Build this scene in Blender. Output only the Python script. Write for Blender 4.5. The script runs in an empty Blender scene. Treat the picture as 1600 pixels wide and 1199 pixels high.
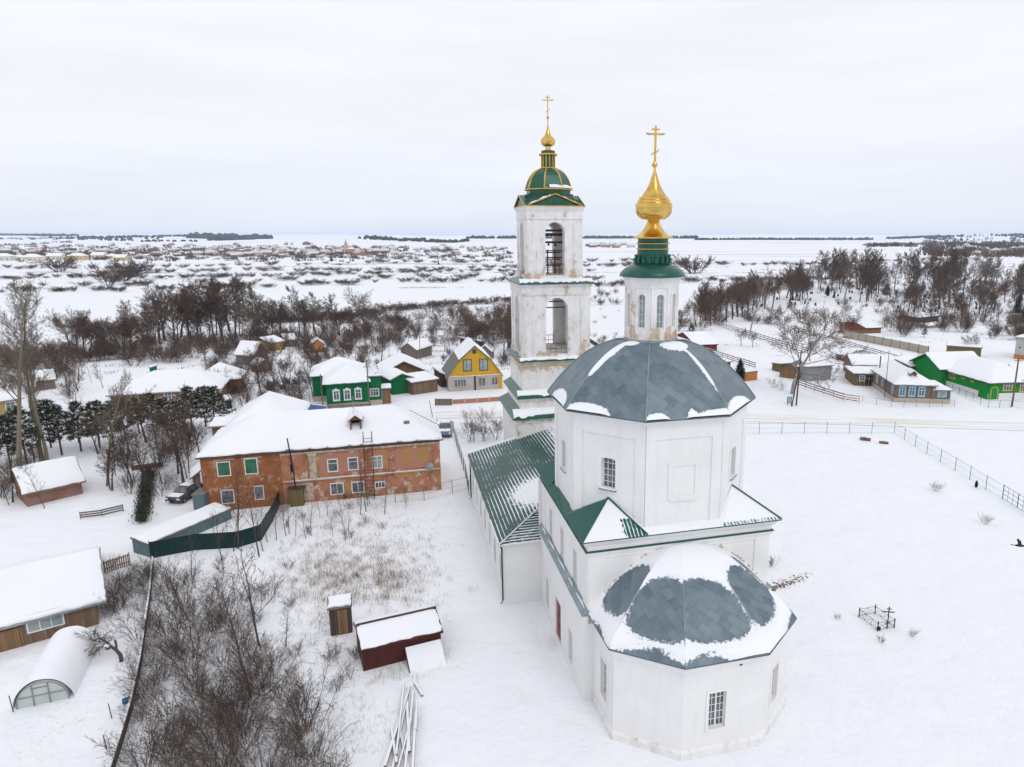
import bpy, math, random
from mathutils import Vector
R=random.Random(7)
rad=math.radians
# ------------------------------------------------------------------ camera
FPX,PX0,PY0,CAMH,HORY=1060.,900.,600.,27.,368.
PIT=math.atan((PY0-HORY)/FPX); cP,sP=math.cos(PIT),math.sin(PIT)
scene=bpy.context.scene; COL=scene.collection
cam=bpy.data.cameras.new('camera'); camo=bpy.data.objects.new('camera',cam); COL.objects.link(camo)
cam.sensor_fit='HORIZONTAL'; cam.sensor_width=36.; cam.lens=36.*FPX/1600.; cam.shift_x=-(PX0-800.)/1600.
cam.clip_start=.5; cam.clip_end=60000.
camo.location=(0,0,CAMH); camo.rotation_euler=(math.pi/2-PIT,0,0); scene.camera=camo
# ------------------------------------------------------------------ light
SUN_EL,SUN_AZ=rad(48),rad(150)     # azimuth clockwise from +y: behind and to the right of the camera
world=bpy.data.worlds.new('World'); scene.world=world; world.use_nodes=True
nt=world.node_tree; nt.nodes.clear(); N=nt.nodes.new; K=nt.links.new
out=N('ShaderNodeOutputWorld'); bg=N('ShaderNodeBackground'); bg.inputs['Strength'].default_value=.1
sky=N('ShaderNodeTexSky'); sky.sky_type='NISHITA'; sky.sun_disc=False; sky.sun_elevation=SUN_EL; sky.sun_rotation=SUN_AZ
tc=N('ShaderNodeTexCoord'); sep=N('ShaderNodeSeparateXYZ'); K(tc.outputs['Generated'],sep.inputs[0])
ramp=N('ShaderNodeValToRGB'); K(sep.outputs['Z'],ramp.inputs[0])
cr=ramp.color_ramp; cr.elements[0].position=.0; cr.elements[0].color=(.70,.76,.875,1)
cr.elements[1].position=1.; cr.elements[1].color=(.80,.82,.87,1)
for p,c in ((.03,(.755,.80,.89)),(.08,(.80,.825,.895)),(.18,(.85,.865,.915)),(.36,(.875,.885,.925))):
    e=cr.elements.new(p); e.color=(*c,1)
mp=N('ShaderNodeMapping'); mp.inputs['Scale'].default_value=(1.1,1.1,9.); K(tc.outputs['Generated'],mp.inputs[0])
noi=N('ShaderNodeTexNoise'); noi.inputs['Scale'].default_value=2.2; noi.inputs['Detail'].default_value=5.; noi.inputs['Roughness'].default_value=.55
K(mp.outputs[0],noi.inputs['Vector'])
nr=N('ShaderNodeMapRange'); nr.inputs['From Min'].default_value=.3; nr.inputs['From Max'].default_value=.72
nr.inputs['To Min'].default_value=9.35; nr.inputs['To Max'].default_value=10.25; K(noi.outputs['Fac'],nr.inputs['Value'])
vm=N('ShaderNodeVectorMath'); vm.operation='SCALE'; K(ramp.outputs['Color'],vm.inputs[0]); K(nr.outputs[0],vm.inputs['Scale'])
mx=N('ShaderNodeMixRGB'); mx.inputs['Fac'].default_value=.96; K(sky.outputs[0],mx.inputs['Color1']); K(vm.outputs[0],mx.inputs['Color2'])
K(mx.outputs[0],bg.inputs['Color']); K(bg.outputs[0],out.inputs[0])
sl=bpy.data.lights.new('sun','SUN'); sl.energy=.6; sl.angle=rad(25); sl.color=(1,.97,.93)
so=bpy.data.objects.new('sun',sl); COL.objects.link(so); so.location=(0,0,200)
sd=Vector((math.sin(SUN_AZ)*math.cos(SUN_EL),math.cos(SUN_AZ)*math.cos(SUN_EL),math.sin(SUN_EL)))
so.rotation_euler=(-sd).to_track_quat('-Z','Y').to_euler()
scene.view_settings.view_transform='Standard'; scene.view_settings.look='None'
scene.view_settings.exposure=.18; scene.view_settings.gamma=1.
scene.cycles.use_denoising=True
scene.cycles.max_bounces=6; scene.cycles.volume_bounces=1; scene.cycles.diffuse_bounces=3
# ------------------------------------------------------------------ terrain height and picture-to-ground helper
def ss(a,b,x):
    t=min(1,max(0,(x-a)/(b-a))); return t*t*(3-2*t)
def gz(x,y):
    d=math.hypot(x,y)
    z=-5*ss(125,240,y)
    z+=.05*math.sin(x*.31+1)*math.sin(y*.27)
    z-=1.2*ss(-17,-27,x)*ss(58,44,y)
    z+=3.5*math.exp(-((x-85)/70)**2-((y-215)/60)**2)
    if d>700:
        z+=ss(1300,2600,d)*(6*math.sin(x*.0016+y*.0007+.6)+4*math.sin(x*.0037-y*.0011+2.))+ss(2600,6000,d)*(12+7*math.sin(x*.0011+.4)+4*math.sin(x*.0026+1.))
        z+=13*ss(1000,3600,y)+5*ss(3600,7500,y)
        z+=13*math.exp(-((x-600)/560)**2-((y-1750)/520)**2)
        z+=(2.2*math.sin(x*.0021+1.3)+1.6*math.sin(x*.0047+y*.0013))*ss(900,2200,y)
        z+=4*math.exp(-((x+650)/700)**2-((y-2500)/500)**2)
    return z
def ray(px,py):
    a=(px-PX0)/FPX;b=-(py-PY0)/FPX
    return Vector((a,cP+b*sP,-sP+b*cP))
def P(px,py,dz=0):
    d=ray(px,py); z=0
    for _ in range(25):
        t=(z+dz-CAMH)/d.z if d.z<-1e-5 else 9e5
        z2=gz(d.x*t,d.y*t); z=z+(z2-z)*.7
    return Vector((d.x*t,d.y*t,gz(d.x*t,d.y*t)))
def PZ(px,py,z):
    d=ray(px,py); t=(z-CAMH)/d.z; return Vector((d.x*t,d.y*t,z))
def HT(p,py):   # height above p's ground of the point seen at picture row py over p
    b=-(py-PY0)/FPX; t=p.y/(cP+b*sP); return CAMH+t*(-sP+b*cP)-p.z
def toPX(x,y,z):
    dz=z-CAMH; dep=y*cP-dz*sP
    return PX0+FPX*x/dep, PY0-FPX*(y*sP+dz*cP)/dep
# ------------------------------------------------------------------ materials
def nodes(name):
    m=bpy.data.materials.new(name); m.use_nodes=True; t=m.node_tree; t.nodes.clear()
    o=t.nodes.new('ShaderNodeOutputMaterial'); b=t.nodes.new('ShaderNodeBsdfPrincipled'); t.links.new(b.outputs[0],o.inputs[0])
    return m,t,b
class NB:
    def __init__(s,t): s.t=t
    def n(s,k,**kw):
        x=s.t.nodes.new(k)
        for a,v in kw.items(): setattr(x,a,v)
        return x
    def l(s,a,b): s.t.links.new(a,b)
    def val(s,x,inp):
        if hasattr(x,'is_output'): s.l(x,inp)
        else: inp.default_value=x
    def co(s,kind='Object',scale=(1,1,1),rot=(0,0,0)):
        c=s.n('ShaderNodeTexCoord'); m=s.n('ShaderNodeMapping'); m.inputs['Scale'].default_value=scale; m.inputs['Rotation'].default_value=rot
        s.l(c.outputs[kind],m.inputs[0]); return m.outputs[0]
    def wco(s,scale=(1,1,1)):
        g=s.n('ShaderNodeNewGeometry'); m=s.n('ShaderNodeMapping'); m.inputs['Scale'].default_value=scale; s.l(g.outputs['Position'],m.inputs[0]); return m.outputs[0]
    def noise(s,vec,scale,det=4,rough=.55):
        x=s.n('ShaderNodeTexNoise'); x.inputs['Scale'].default_value=scale; x.inputs['Detail'].default_value=det; x.inputs['Roughness'].default_value=rough
        s.l(vec,x.inputs['Vector']); return x.outputs['Fac']
    def ramp(s,v,a,b,lo=0.,hi=1.):
        x=s.n('ShaderNodeMapRange'); s.val(v,x.inputs['Value'])
        for k,q in (('From Min',a),('From Max',b),('To Min',lo),('To Max',hi)): x.inputs[k].default_value=q
        return x.outputs[0]
    def math(s,op,a,b=0.,c=0.):
        x=s.n('ShaderNodeMath',operation=op); s.val(a,x.inputs[0]); s.val(b,x.inputs[1]); s.val(c,x.inputs[2]); return x.outputs[0]
    def mix(s,f,a,b):
        x=s.n('ShaderNodeMixRGB'); s.val(f,x.inputs[0])
        for q,i in ((a,1),(b,2)):
            if isinstance(q,(tuple,list)): x.inputs[i].default_value=(*q[:3],1)
            else: s.l(q,x.inputs[i])
        return x.outputs[0]
    def bump(s,h,strength,dist,bs):
        x=s.n('ShaderNodeBump'); x.inputs['Strength'].default_value=strength; x.inputs['Distance'].default_value=dist
        s.l(h,x.inputs['Height']); s.l(x.outputs[0],bs.inputs['Normal'])
    def attr(s,name):
        x=s.n('ShaderNodeAttribute'); x.attribute_name=name; return x.outputs['Fac']
    def orand(s): return s.n('ShaderNodeObjectInfo').outputs['Random']
SNOW=(.86,.872,.90)
def mat(name,c1,c2=None,scale=2.,rough=.85,metal=0.,spec=.3,bump=None,stretch=(1,1,1),rnd=None,lo=.35,hi=.65):
    m,t,b=nodes(name); q=NB(t); b.inputs['Roughness'].default_value=rough; b.inputs['Metallic'].default_value=metal
    b.inputs['Specular IOR Level'].default_value=spec
    v=q.co('Object',stretch)
    if c2 is None: c2=tuple(x*.82 for x in c1)
    col=q.mix(q.ramp(q.noise(v,scale),lo,hi),c1,c2)
    if rnd: col=q.mix(q.orand(),col,q.mix(q.ramp(q.noise(v,scale*1.7),lo,hi),rnd,tuple(x*.8 for x in rnd)))
    q.l(col,b.inputs['Base Color']) if hasattr(col,'is_output') else None
    if bump: q.bump(q.noise(v,bump[0],5),bump[1],bump[2],b)
    return m
def mat_snow(name='snow',flecks=False):
    m,t,b=nodes(name); q=NB(t); b.inputs['Roughness'].default_value=.75; b.inputs['Specular IOR Level'].default_value=.15
    v=q.wco(); n1=q.noise(v,.35,5); n2=q.noise(v,2.5,5,.6)
    col=q.mix(q.ramp(n1,.3,.7),SNOW,(.83,.845,.885))
    h=q.math('ADD',q.math('MULTIPLY',n1,1.),q.math('MULTIPLY',n2,.12))
    if flecks:
        c=q.n('ShaderNodeNewGeometry'); sp=q.n('ShaderNodeSeparateXYZ'); q.l(c.outputs['Position'],sp.inputs[0])
        X,Y=sp.outputs[0],sp.outputs[1]
        # dead grass and stubble pushing through thin snow, in patches
        grass=q.ramp(q.noise(v,2.8,6,.75),.60,.70)
        zone=q.math('MULTIPLY',q.ramp(q.noise(v,.05,3),.45,.60),q.math('MULTIPLY',q.ramp(Y,118,135),q.ramp(Y,420,300)))
        near=q.math('MULTIPLY',q.math('MULTIPLY',q.ramp(X,-8,-13),q.ramp(X,-36,-30)),q.math('MULTIPLY',q.ramp(Y,70,60),q.ramp(q.noise(v,.14,3),.40,.58)))
        rough=q.math('MULTIPLY',q.ramp(q.noise(v,.035,3),.52,.62),q.math('MULTIPLY',q.ramp(Y,110,118),.55))
        col=q.mix(q.math('MULTIPLY',grass,q.math('MINIMUM',q.math('ADD',zone,q.math('MULTIPLY',near,.75)),1.)),col,(.20,.135,.085))
        gr2=q.ramp(q.noise(v,6.5,4,.8),.58,.68)
        col=q.mix(q.math('MULTIPLY',gr2,q.math('MULTIPLY',near,.5)),col,(.25,.18,.11))
        # far fields: strips of bare stubble, long across the view
        vs=q.wco((.0016,.02,.0)); far=q.math('MULTIPLY',q.ramp(q.noise(vs,1.,5,.6),.58,.66),q.math('MULTIPLY',q.ramp(Y,480,900),.55))
        col=q.mix(far,col,(.26,.20,.16))
        n3=q.noise(v,.9,4); h=q.math('ADD',h,q.math('MULTIPLY',n3,.25))
        q.bump(h,.65,.55,b)
    else: q.bump(h,.5,.18,b)
    q.l(col,b.inputs['Base Color']); return m
def mat_plaster(name,damage=0.,grime=.25):
    m,t,b=nodes(name); q=NB(t); b.inputs['Roughness'].default_value=.9; b.inputs['Specular IOR Level'].default_value=.2
    v=q.co('Object'); vs=q.co('Object',(1.6,1.6,.22))
    base=q.mix(q.ramp(q.noise(v,.5,5),.3,.7),(.83,.825,.815),(.77,.765,.76))
    st=q.math('MULTIPLY',q.ramp(q.noise(vs,1.6,6,.65),.52,.74),grime)
    base=q.mix(st,base,(.46,.42,.37))
    base=q.mix(q.math('MULTIPLY',q.ramp(q.noise(v,7.,4,.7),.60,.66),.22*grime/.25),base,(.50,.46,.42))
    # brick courses showing faintly through the whitewash
    br=q.n('ShaderNodeTexBrick'); br.inputs['Scale'].default_value=1.; br.inputs['Brick Width'].default_value=.27; br.inputs['Row Height'].default_value=.09; br.inputs['Mortar Size'].default_value=.008
    cc=q.n('ShaderNodeTexCoord'); sp=q.n('ShaderNodeSeparateXYZ'); q.l(cc.outputs['Object'],sp.inputs[0]); cb=q.n('ShaderNodeCombineXYZ')
    q.l(q.math('ADD',sp.outputs[0],q.math('MULTIPLY',sp.outputs[1],.6)),cb.inputs[0]); q.l(sp.outputs[2],cb.inputs[1]); q.l(cb.outputs[0],br.inputs['Vector'])
    if damage:
        dm=q.noise(q.co('Object',(1,1,.75)),1.25,6,.66); at=q.attr('wear')
        k=q.math('ADD',dm,q.math('MULTIPLY',at,.235))
        msk=q.ramp(k,.715-damage*.05,.735-damage*.05)
        raw=q.mix(q.ramp(q.noise(v,5.,4),.35,.65),(.54,.42,.29),(.63,.54,.43))
        raw=q.mix(q.math('MULTIPLY',q.ramp(q.noise(v,2.,4),.52,.60),.6),raw,(.42,.22,.13))
        base=q.mix(msk,base,raw)
        dirt=q.math('MULTIPLY',q.ramp(k,.50,.72),.35); base=q.mix(dirt,base,(.50,.42,.33))
        h=q.math('SUBTRACT',q.math('MULTIPLY',q.noise(v,6,5),.35),msk)
    else: h=q.noise(v,5,5)
    hh=q.math('ADD',h,q.math('MULTIPLY',br.outputs['Fac'],-.25)); q.bump(hh,.35,.03,b)
    q.l(base,b.inputs['Base Color']); return m
def mat_sheet(name,c1,c2,tile,snowy=True,rough=.45,metal=.25):
    """metal roofing laid in diamonds (UV in metres) with snow where the 'snow' attribute says so"""
    m,t,b=nodes(name); q=NB(t)
    u=q.n('ShaderNodeUVMap'); u.uv_map='UVMap'; mp=q.n('ShaderNodeMapping'); mp.inputs['Rotation'].default_value=(0,0,rad(45)); q.l(u.outputs[0],mp.inputs[0])
    br=q.n('ShaderNodeTexBrick'); br.offset=.5
    for k,x in (('Scale',1.),('Brick Width',tile*1.5),('Row Height',tile),('Mortar Size',.007),('Bias',0.)): br.inputs[k].default_value=x
    br.inputs['Color1'].default_value=(*c1,1); br.inputs['Color2'].default_value=(*c2,1); br.inputs['Mortar'].default_value=(*[x*.7 for x in c1],1)
    q.l(mp.outputs[0],br.inputs['Vector'])
    col=q.mix(q.ramp(q.noise(u.outputs[0],1.3,5),.35,.7,0,.45),br.outputs['Color'],(.21,.26,.30))
    nz=q.noise(u.outputs[0],4.5,7,.68); nz2=q.noise(u.outputs[0],1.1,3)
    s=q.math('ADD',q.attr('snow'),q.math('ADD',q.math('MULTIPLY',q.math('SUBTRACT',nz,.5),.55),q.math('MULTIPLY',q.math('SUBTRACT',nz2,.5),.22)))
    mk=q.ramp(s,.47,.53)
    q.l(q.mix(mk,col,SNOW),b.inputs['Base Color'])
    q.l(q.ramp(mk,0,1,rough,.8),b.inputs['Roughness']); q.l(q.ramp(mk,0,1,metal,0),b.inputs['Metallic'])
    h=q.math('ADD',q.math('MULTIPLY',q.ramp(s,.42,.7),1.),q.math('MULTIPLY',q.math('MULTIPLY',br.outputs['Fac'],q.math('SUBTRACT',1.,mk)),-.12)); q.bump(h,.8,.045,b)
    return m
def mat_ribbed(name,c,pitch,lines=.8,edge=.0):
    """green profiled roofing: UV u runs along the eave in metres; snow lies beside ribs and in patches"""
    m,t,b=nodes(name); q=NB(t); b.inputs['Specular IOR Level'].default_value=.4
    u=q.n('ShaderNodeUVMap'); u.uv_map='UVMap'; sp=q.n('ShaderNodeSeparateXYZ'); q.l(u.outputs[0],sp.inputs[0])
    fr=q.math('FRACT',q.math('DIVIDE',sp.outputs[0],pitch))
    mp=q.n('ShaderNodeMapping'); mp.inputs['Scale'].default_value=(2.,.8,1); q.l(u.outputs[0],mp.inputs[0])
    nz=q.noise(mp.outputs[0],2.4,7,.72); nb=q.noise(u.outputs[0],.55,3)
    line=q.math('MULTIPLY',q.ramp(fr,.34,.14),lines)
    drift=q.math('MULTIPLY',q.ramp(fr,.75,.0),q.ramp(nb,.35,.7,0,.30))
    s=q.math('ADD',q.math('ADD',line,drift),q.math('ADD',q.attr('snow'),q.math('MULTIPLY',q.math('SUBTRACT',nz,.5),.95)))
    mk=q.ramp(s,.40,.56)
    col=q.mix(q.ramp(q.noise(u.outputs[0],1.5,4),.3,.7),c,tuple(x*.72 for x in c))
    q.l(q.mix(mk,col,SNOW),b.inputs['Base Color']); q.l(q.ramp(mk,0,1,.38,.8),b.inputs['Roughness'])
    h=q.math('ADD',q.ramp(fr,1.,.0),q.math('MULTIPLY',mk,.5)); q.bump(h,.8,.05,b)
    return m
def mat_planks(name,c1,c2,w=.14,axis=0,rough=.85,wear=None):
    m,t,b=nodes(name); q=NB(t); b.inputs['Roughness'].default_value=rough; b.inputs['Specular IOR Level'].default_value=.2
    cc=q.n('ShaderNodeTexCoord'); sp=q.n('ShaderNodeSeparateXYZ'); q.l(cc.outputs['Object'],sp.inputs[0])
    a=q.math('ADD',sp.outputs[0],sp.outputs[1]) if axis==0 else sp.outputs[2]
    d=q.math('DIVIDE',a,w); fl=q.math('FLOOR',d); fr=q.math('FRACT',d)
    wn=q.n('ShaderNodeTexWhiteNoise',noise_dimensions='1D'); q.l(fl,wn.inputs['W'])
    st=q.co('Object',(9,9,.9) if axis==0 else (.9,.9,9))
    col=q.mix(wn.outputs['Value'],c1,c2); col=q.mix(q.ramp(q.noise(st,1.5,5),.35,.7,0,.45),col,tuple(x*.55 for x in c1))
    if wear: col=q.mix(q.ramp(q.noise(q.co('Object'),.6,5,.65),.52,.62),col,wear)
    gap=q.ramp(fr,.10,.04); col=q.mix(gap,col,tuple(x*.3 for x in c1))
    q.l(col,b.inputs['Base Color']); q.bump(q.math('ADD',q.math('MULTIPLY',gap,-1.),q.math('MULTIPLY',q.noise(st,2.,4),.3)),.5,.02,b)
    return m
def mat_brick(name,c1,c2,flake=None,amount=.55,mortar=(.5,.45,.4)):
    m,t,b=nodes(name); q=NB(t); b.inputs['Roughness'].default_value=.92; b.inputs['Specular IOR Level'].default_value=.15
    cc=q.n('ShaderNodeTexCoord'); sp=q.n('ShaderNodeSeparateXYZ'); q.l(cc.outputs['Object'],sp.inputs[0]); cb=q.n('ShaderNodeCombineXYZ')
    q.l(q.math('ADD',sp.outputs[0],sp.outputs[1]),cb.inputs[0]); q.l(sp.outputs[2],cb.inputs[1])
    br=q.n('ShaderNodeTexBrick')
    for k,x in (('Scale',1.),('Brick Width',.26),('Row Height',.085),('Mortar Size',.012)): br.inputs[k].default_value=x
    br.inputs['Color1'].default_value=(*c1,1); br.inputs['Color2'].default_value=(*c2,1); br.inputs['Mortar'].default_value=(*mortar,1); q.l(cb.outputs[0],br.inputs['Vector'])
    v=q.co('Object'); col=br.outputs['Color']
    col=q.mix(q.ramp(q.noise(v,.7,5,.6),.38,.66,0,.55),col,tuple(x*.72 for x in c1))
    col=q.mix(q.ramp(q.noise(v,9.,5,.75),.5,.68,0,.6),col,tuple(x*.5 for x in c2))
    if flake:
        for i,(fc,sc,th) in enumerate(flake):
            mp=q.n('ShaderNodeMapping'); mp.inputs['Location'].default_value=(7.3*i,3.1*i,1.7*i); q.l(v,mp.inputs[0])
            col=q.mix(q.ramp(q.noise(mp.outputs[0],sc,7,.68),th,th+.05,0,amount),col,fc)
    q.l(col,b.inputs['Base Color']); q.bump(q.math('SUBTRACT',q.noise(v,6,5),q.math('MULTIPLY',br.outputs['Fac'],.4)),.6,.03,b)
    return m
def mat_glass(name,c=(.05,.06,.07),c2=(.16,.18,.2)):
    m,t,b=nodes(name); q=NB(t); b.inputs['Roughness'].default_value=.08; b.inputs['Specular IOR Level'].default_value=.6
    q.l(q.mix(q.ramp(q.noise(q.co('Object'),1.6,3),.35,.65),c,c2),b.inputs['Base Color']); return m
def mat_far(name,pal):
    m,t,b=nodes(name); q=NB(t); b.inputs['Roughness'].default_value=.9
    r=q.n('ShaderNodeValToRGB'); r.color_ramp.interpolation='CONSTANT'; q.l(q.orand(),r.inputs[0]); e=r.color_ramp.elements
    e[0].color=(*pal[0],1); e[1].position=1/len(pal); e[1].color=(*pal[1],1)
    for i in range(2,len(pal)): x=e.new(i/len(pal)); x.color=(*pal[i],1)
    q.l(r.outputs[0],b.inputs['Base Color']); return m
M={}
M['snow']=mat_snow(); M['ground']=mat_snow('snow_ground',True)
M['plaster']=mat_plaster('whitewashed_plaster',0,.13); M['tower']=mat_plaster('weathered_plaster',.6,.3); M['base']=mat_plaster('damp_plaster',.25,.6)
M['shingle']=mat_sheet('grey_metal_diamonds',(.085,.132,.160),(.160,.205,.235),.47)
M['greenrib']=mat_ribbed('green_ribbed_roof',(.007,.068,.056),.30,.42); M['greentile']=mat_ribbed('green_tile_roof',(.012,.105,.082),.22,.15)
M['greenmetal']=mat('green_sheet_metal',(.008,.10,.065),(.005,.065,.045),1.5,.32,.1,.5)
M['greyflash']=mat('grey_flashing',(.30,.36,.38),(.22,.27,.30),1.5,.5,.3)
M['gold']=mat('gilded_metal',(.78,.52,.15),(.62,.38,.09),2.,.2,1.,.5)
M['goldtrim']=mat('gold_trim_paint',(.72,.45,.07),(.55,.33,.05),3.,.4,.5)
M['glass']=mat_glass('window_glass'); M['glasspale']=mat_glass('pale_window_glass',(.19,.24,.25),(.33,.38,.38)); M['glassgreen']=mat_glass('green_curtain_glass',(.035,.13,.075),(.07,.18,.12))
M['white']=mat('white_paint',(.78,.78,.77),(.68,.68,.67),3.,.5); M['darkwood']=mat_planks('dark_boards',(.07,.055,.045),(.11,.085,.07),.16)
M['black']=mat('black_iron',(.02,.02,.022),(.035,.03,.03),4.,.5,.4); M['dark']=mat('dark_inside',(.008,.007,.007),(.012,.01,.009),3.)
M['reddoor']=mat('red_door_paint',(.20,.022,.018),(.15,.018,.015),2.,.5)
M['rust']=mat('rusty_metal',(.13,.06,.035),(.07,.045,.035),3.,.8,.3)
# ------------------------------------------------------------------ mesh builder
class MB:
    def __init__(s): s.v=[];s.f=[];s.m=[];s.uv={};s.at={}
    def add(s,pts): i=len(s.v); s.v.extend([tuple(p) for p in pts]); return i
    def face(s,pts,m=0,uv=None):
        i=s.add(pts); s.f.append(tuple(range(i,i+len(pts)))); s.m.append(m)
        if uv: s.uv[len(s.f)-1]=uv
    def idx(s,ids,m=0): s.f.append(tuple(ids)); s.m.append(m)
    def ob(s,o,a,b,c,m=0):
        o,a,b,c=Vector(o),Vector(a),Vector(b),Vector(c)
        if a.cross(b).dot(c)<0: a,b=b,a
        i=s.add([o,o+a,o+a+b,o+b,o+c,o+a+c,o+a+b+c,o+b+c])
        for q in ((0,3,2,1),(4,5,6,7),(0,1,5,4),(1,2,6,5),(2,3,7,6),(3,0,4,7)): s.idx([i+k for k in q],m)
    def bx(s,x0,x1,y0,y1,z0,z1,m=0): s.ob((x0,y0,z0),(x1-x0,0,0),(0,y1-y0,0),(0,0,z1-z0),m)
    def path(s,pts,rr,n=4,m=0,cap=True):
        pts=[Vector(p) for p in pts]; prev=None; up=Vector((0.31,.17,.93))
        for k,p in enumerate(pts):
            d=(pts[min(k+1,len(pts)-1)]-pts[max(k-1,0)]); d=d.normalized() if d.length>1e-9 else Vector((0,0,1))
            a=d.cross(up); a=a.normalized() if a.length>.05 else d.cross(Vector((1,0,0))).normalized(); b=d.cross(a); r=rr[k]
            cur=s.add([p+(a*math.cos(2*math.pi*j/n)+b*math.sin(2*math.pi*j/n))*r for j in range(n)])
            if prev is not None:
                for j in range(n): s.idx((prev+j,prev+(j+1)%n,cur+(j+1)%n,cur+j),m)
            elif cap: s.idx([cur+j for j in range(n)][::-1],m)
            prev=cur
        if cap: s.idx([prev+j for j in range(n)],m)
    def tube(s,p,q,r,r2=None,n=6,m=0): s.path([p,q],[r,r if r2 is None else r2],n,m)
    def lathe(s,prof,n,c=(0,0),rot=0.,m=0,caps=False):
        prev=None
        for r,z in prof:
            cur=s.add([(c[0]+r*math.cos(rot+2*math.pi*j/n),c[1]+r*math.sin(rot+2*math.pi*j/n),z) for j in range(n)])
            if prev is not None:
                for j in range(n): s.idx((prev+j,prev+(j+1)%n,cur+(j+1)%n,cur+j),m)
            elif caps: s.idx([cur+j for j in range(n)][::-1],m)
            prev=cur
        if caps: s.idx([prev+j for j in range(n)],m)
    def prism(s,poly,z0,z1,m=0,top=None):
        t=top or poly; n=len(poly); a=s.add([(x,y,z0) for x,y in poly]); b=s.add([(x,y,z1) for x,y in t])
        for j in range(n): s.idx((a+j,a+(j+1)%n,b+(j+1)%n,b+j),m)
        s.idx([a+j for j in range(n)][::-1],m); s.idx([b+j for j in range(n)],m)
    def build(s,name,mats,parent=None,loc=None,rz=0.,smooth=False,attr=None,deg=40):
        me=bpy.data.meshes.new(name); me.from_pydata(s.v,[],s.f)
        mats=mats if isinstance(mats,(list,tuple)) else [mats]
        for x in mats: me.materials.append(M[x] if isinstance(x,str) else x)
        if len(mats)>1: me.polygons.foreach_set('material_index',s.m)
        if smooth: me.polygons.foreach_set('use_smooth',[True]*len(s.f))
        if s.uv:
            L=me.uv_layers.new(name='UVMap')
            for pi,uv in s.uv.items():
                st=me.polygons[pi].loop_start
                for k,q in enumerate(uv): L.data[st+k].uv=q
        for k,vals in s.at.items():
            A=me.attributes.new(k,'FLOAT','POINT'); A.data.foreach_set('value',vals+[0.]*(len(s.v)-len(vals)))
        o=bpy.data.objects.new(name,me); COL.objects.link(o)
        if parent: o.parent=parent
        if loc is not None: o.location=loc
        if rz: o.rotation_euler=(0,0,rz)
        if smooth and deg<180: me.set_sharp_from_angle(angle=rad(deg))
        return o
def tag(o,label=None,cat=None,group=None,kind=None):
    if label: o['label']=label
    if cat: o['category']=cat
    if group: o['group']=group
    if kind: o['kind']=kind
    return o
def thing(name,label,cat,loc=(0,0,0),rz=0.,group=None):
    o=bpy.data.objects.new(name,None); o.empty_display_size=.3; COL.objects.link(o); o.location=loc; o.rotation_euler=(0,0,rz)
    return tag(o,label,cat,group)
def kids(o): return [c for c in COL.objects if c.parent==o]
def dup(src,loc,rz=0.,sc=1.,label=None,group=None,ch=None):
    c=src.copy(); COL.objects.link(c); c.location=loc; c.rotation_euler=(src.rotation_euler[0],src.rotation_euler[1],rz); c.scale=(sc,)*3 if not isinstance(sc,tuple) else sc
    for k in (ch or []):
        d=k.copy(); COL.objects.link(d); d.parent=c
    return tag(c,label,None,group)
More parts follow.
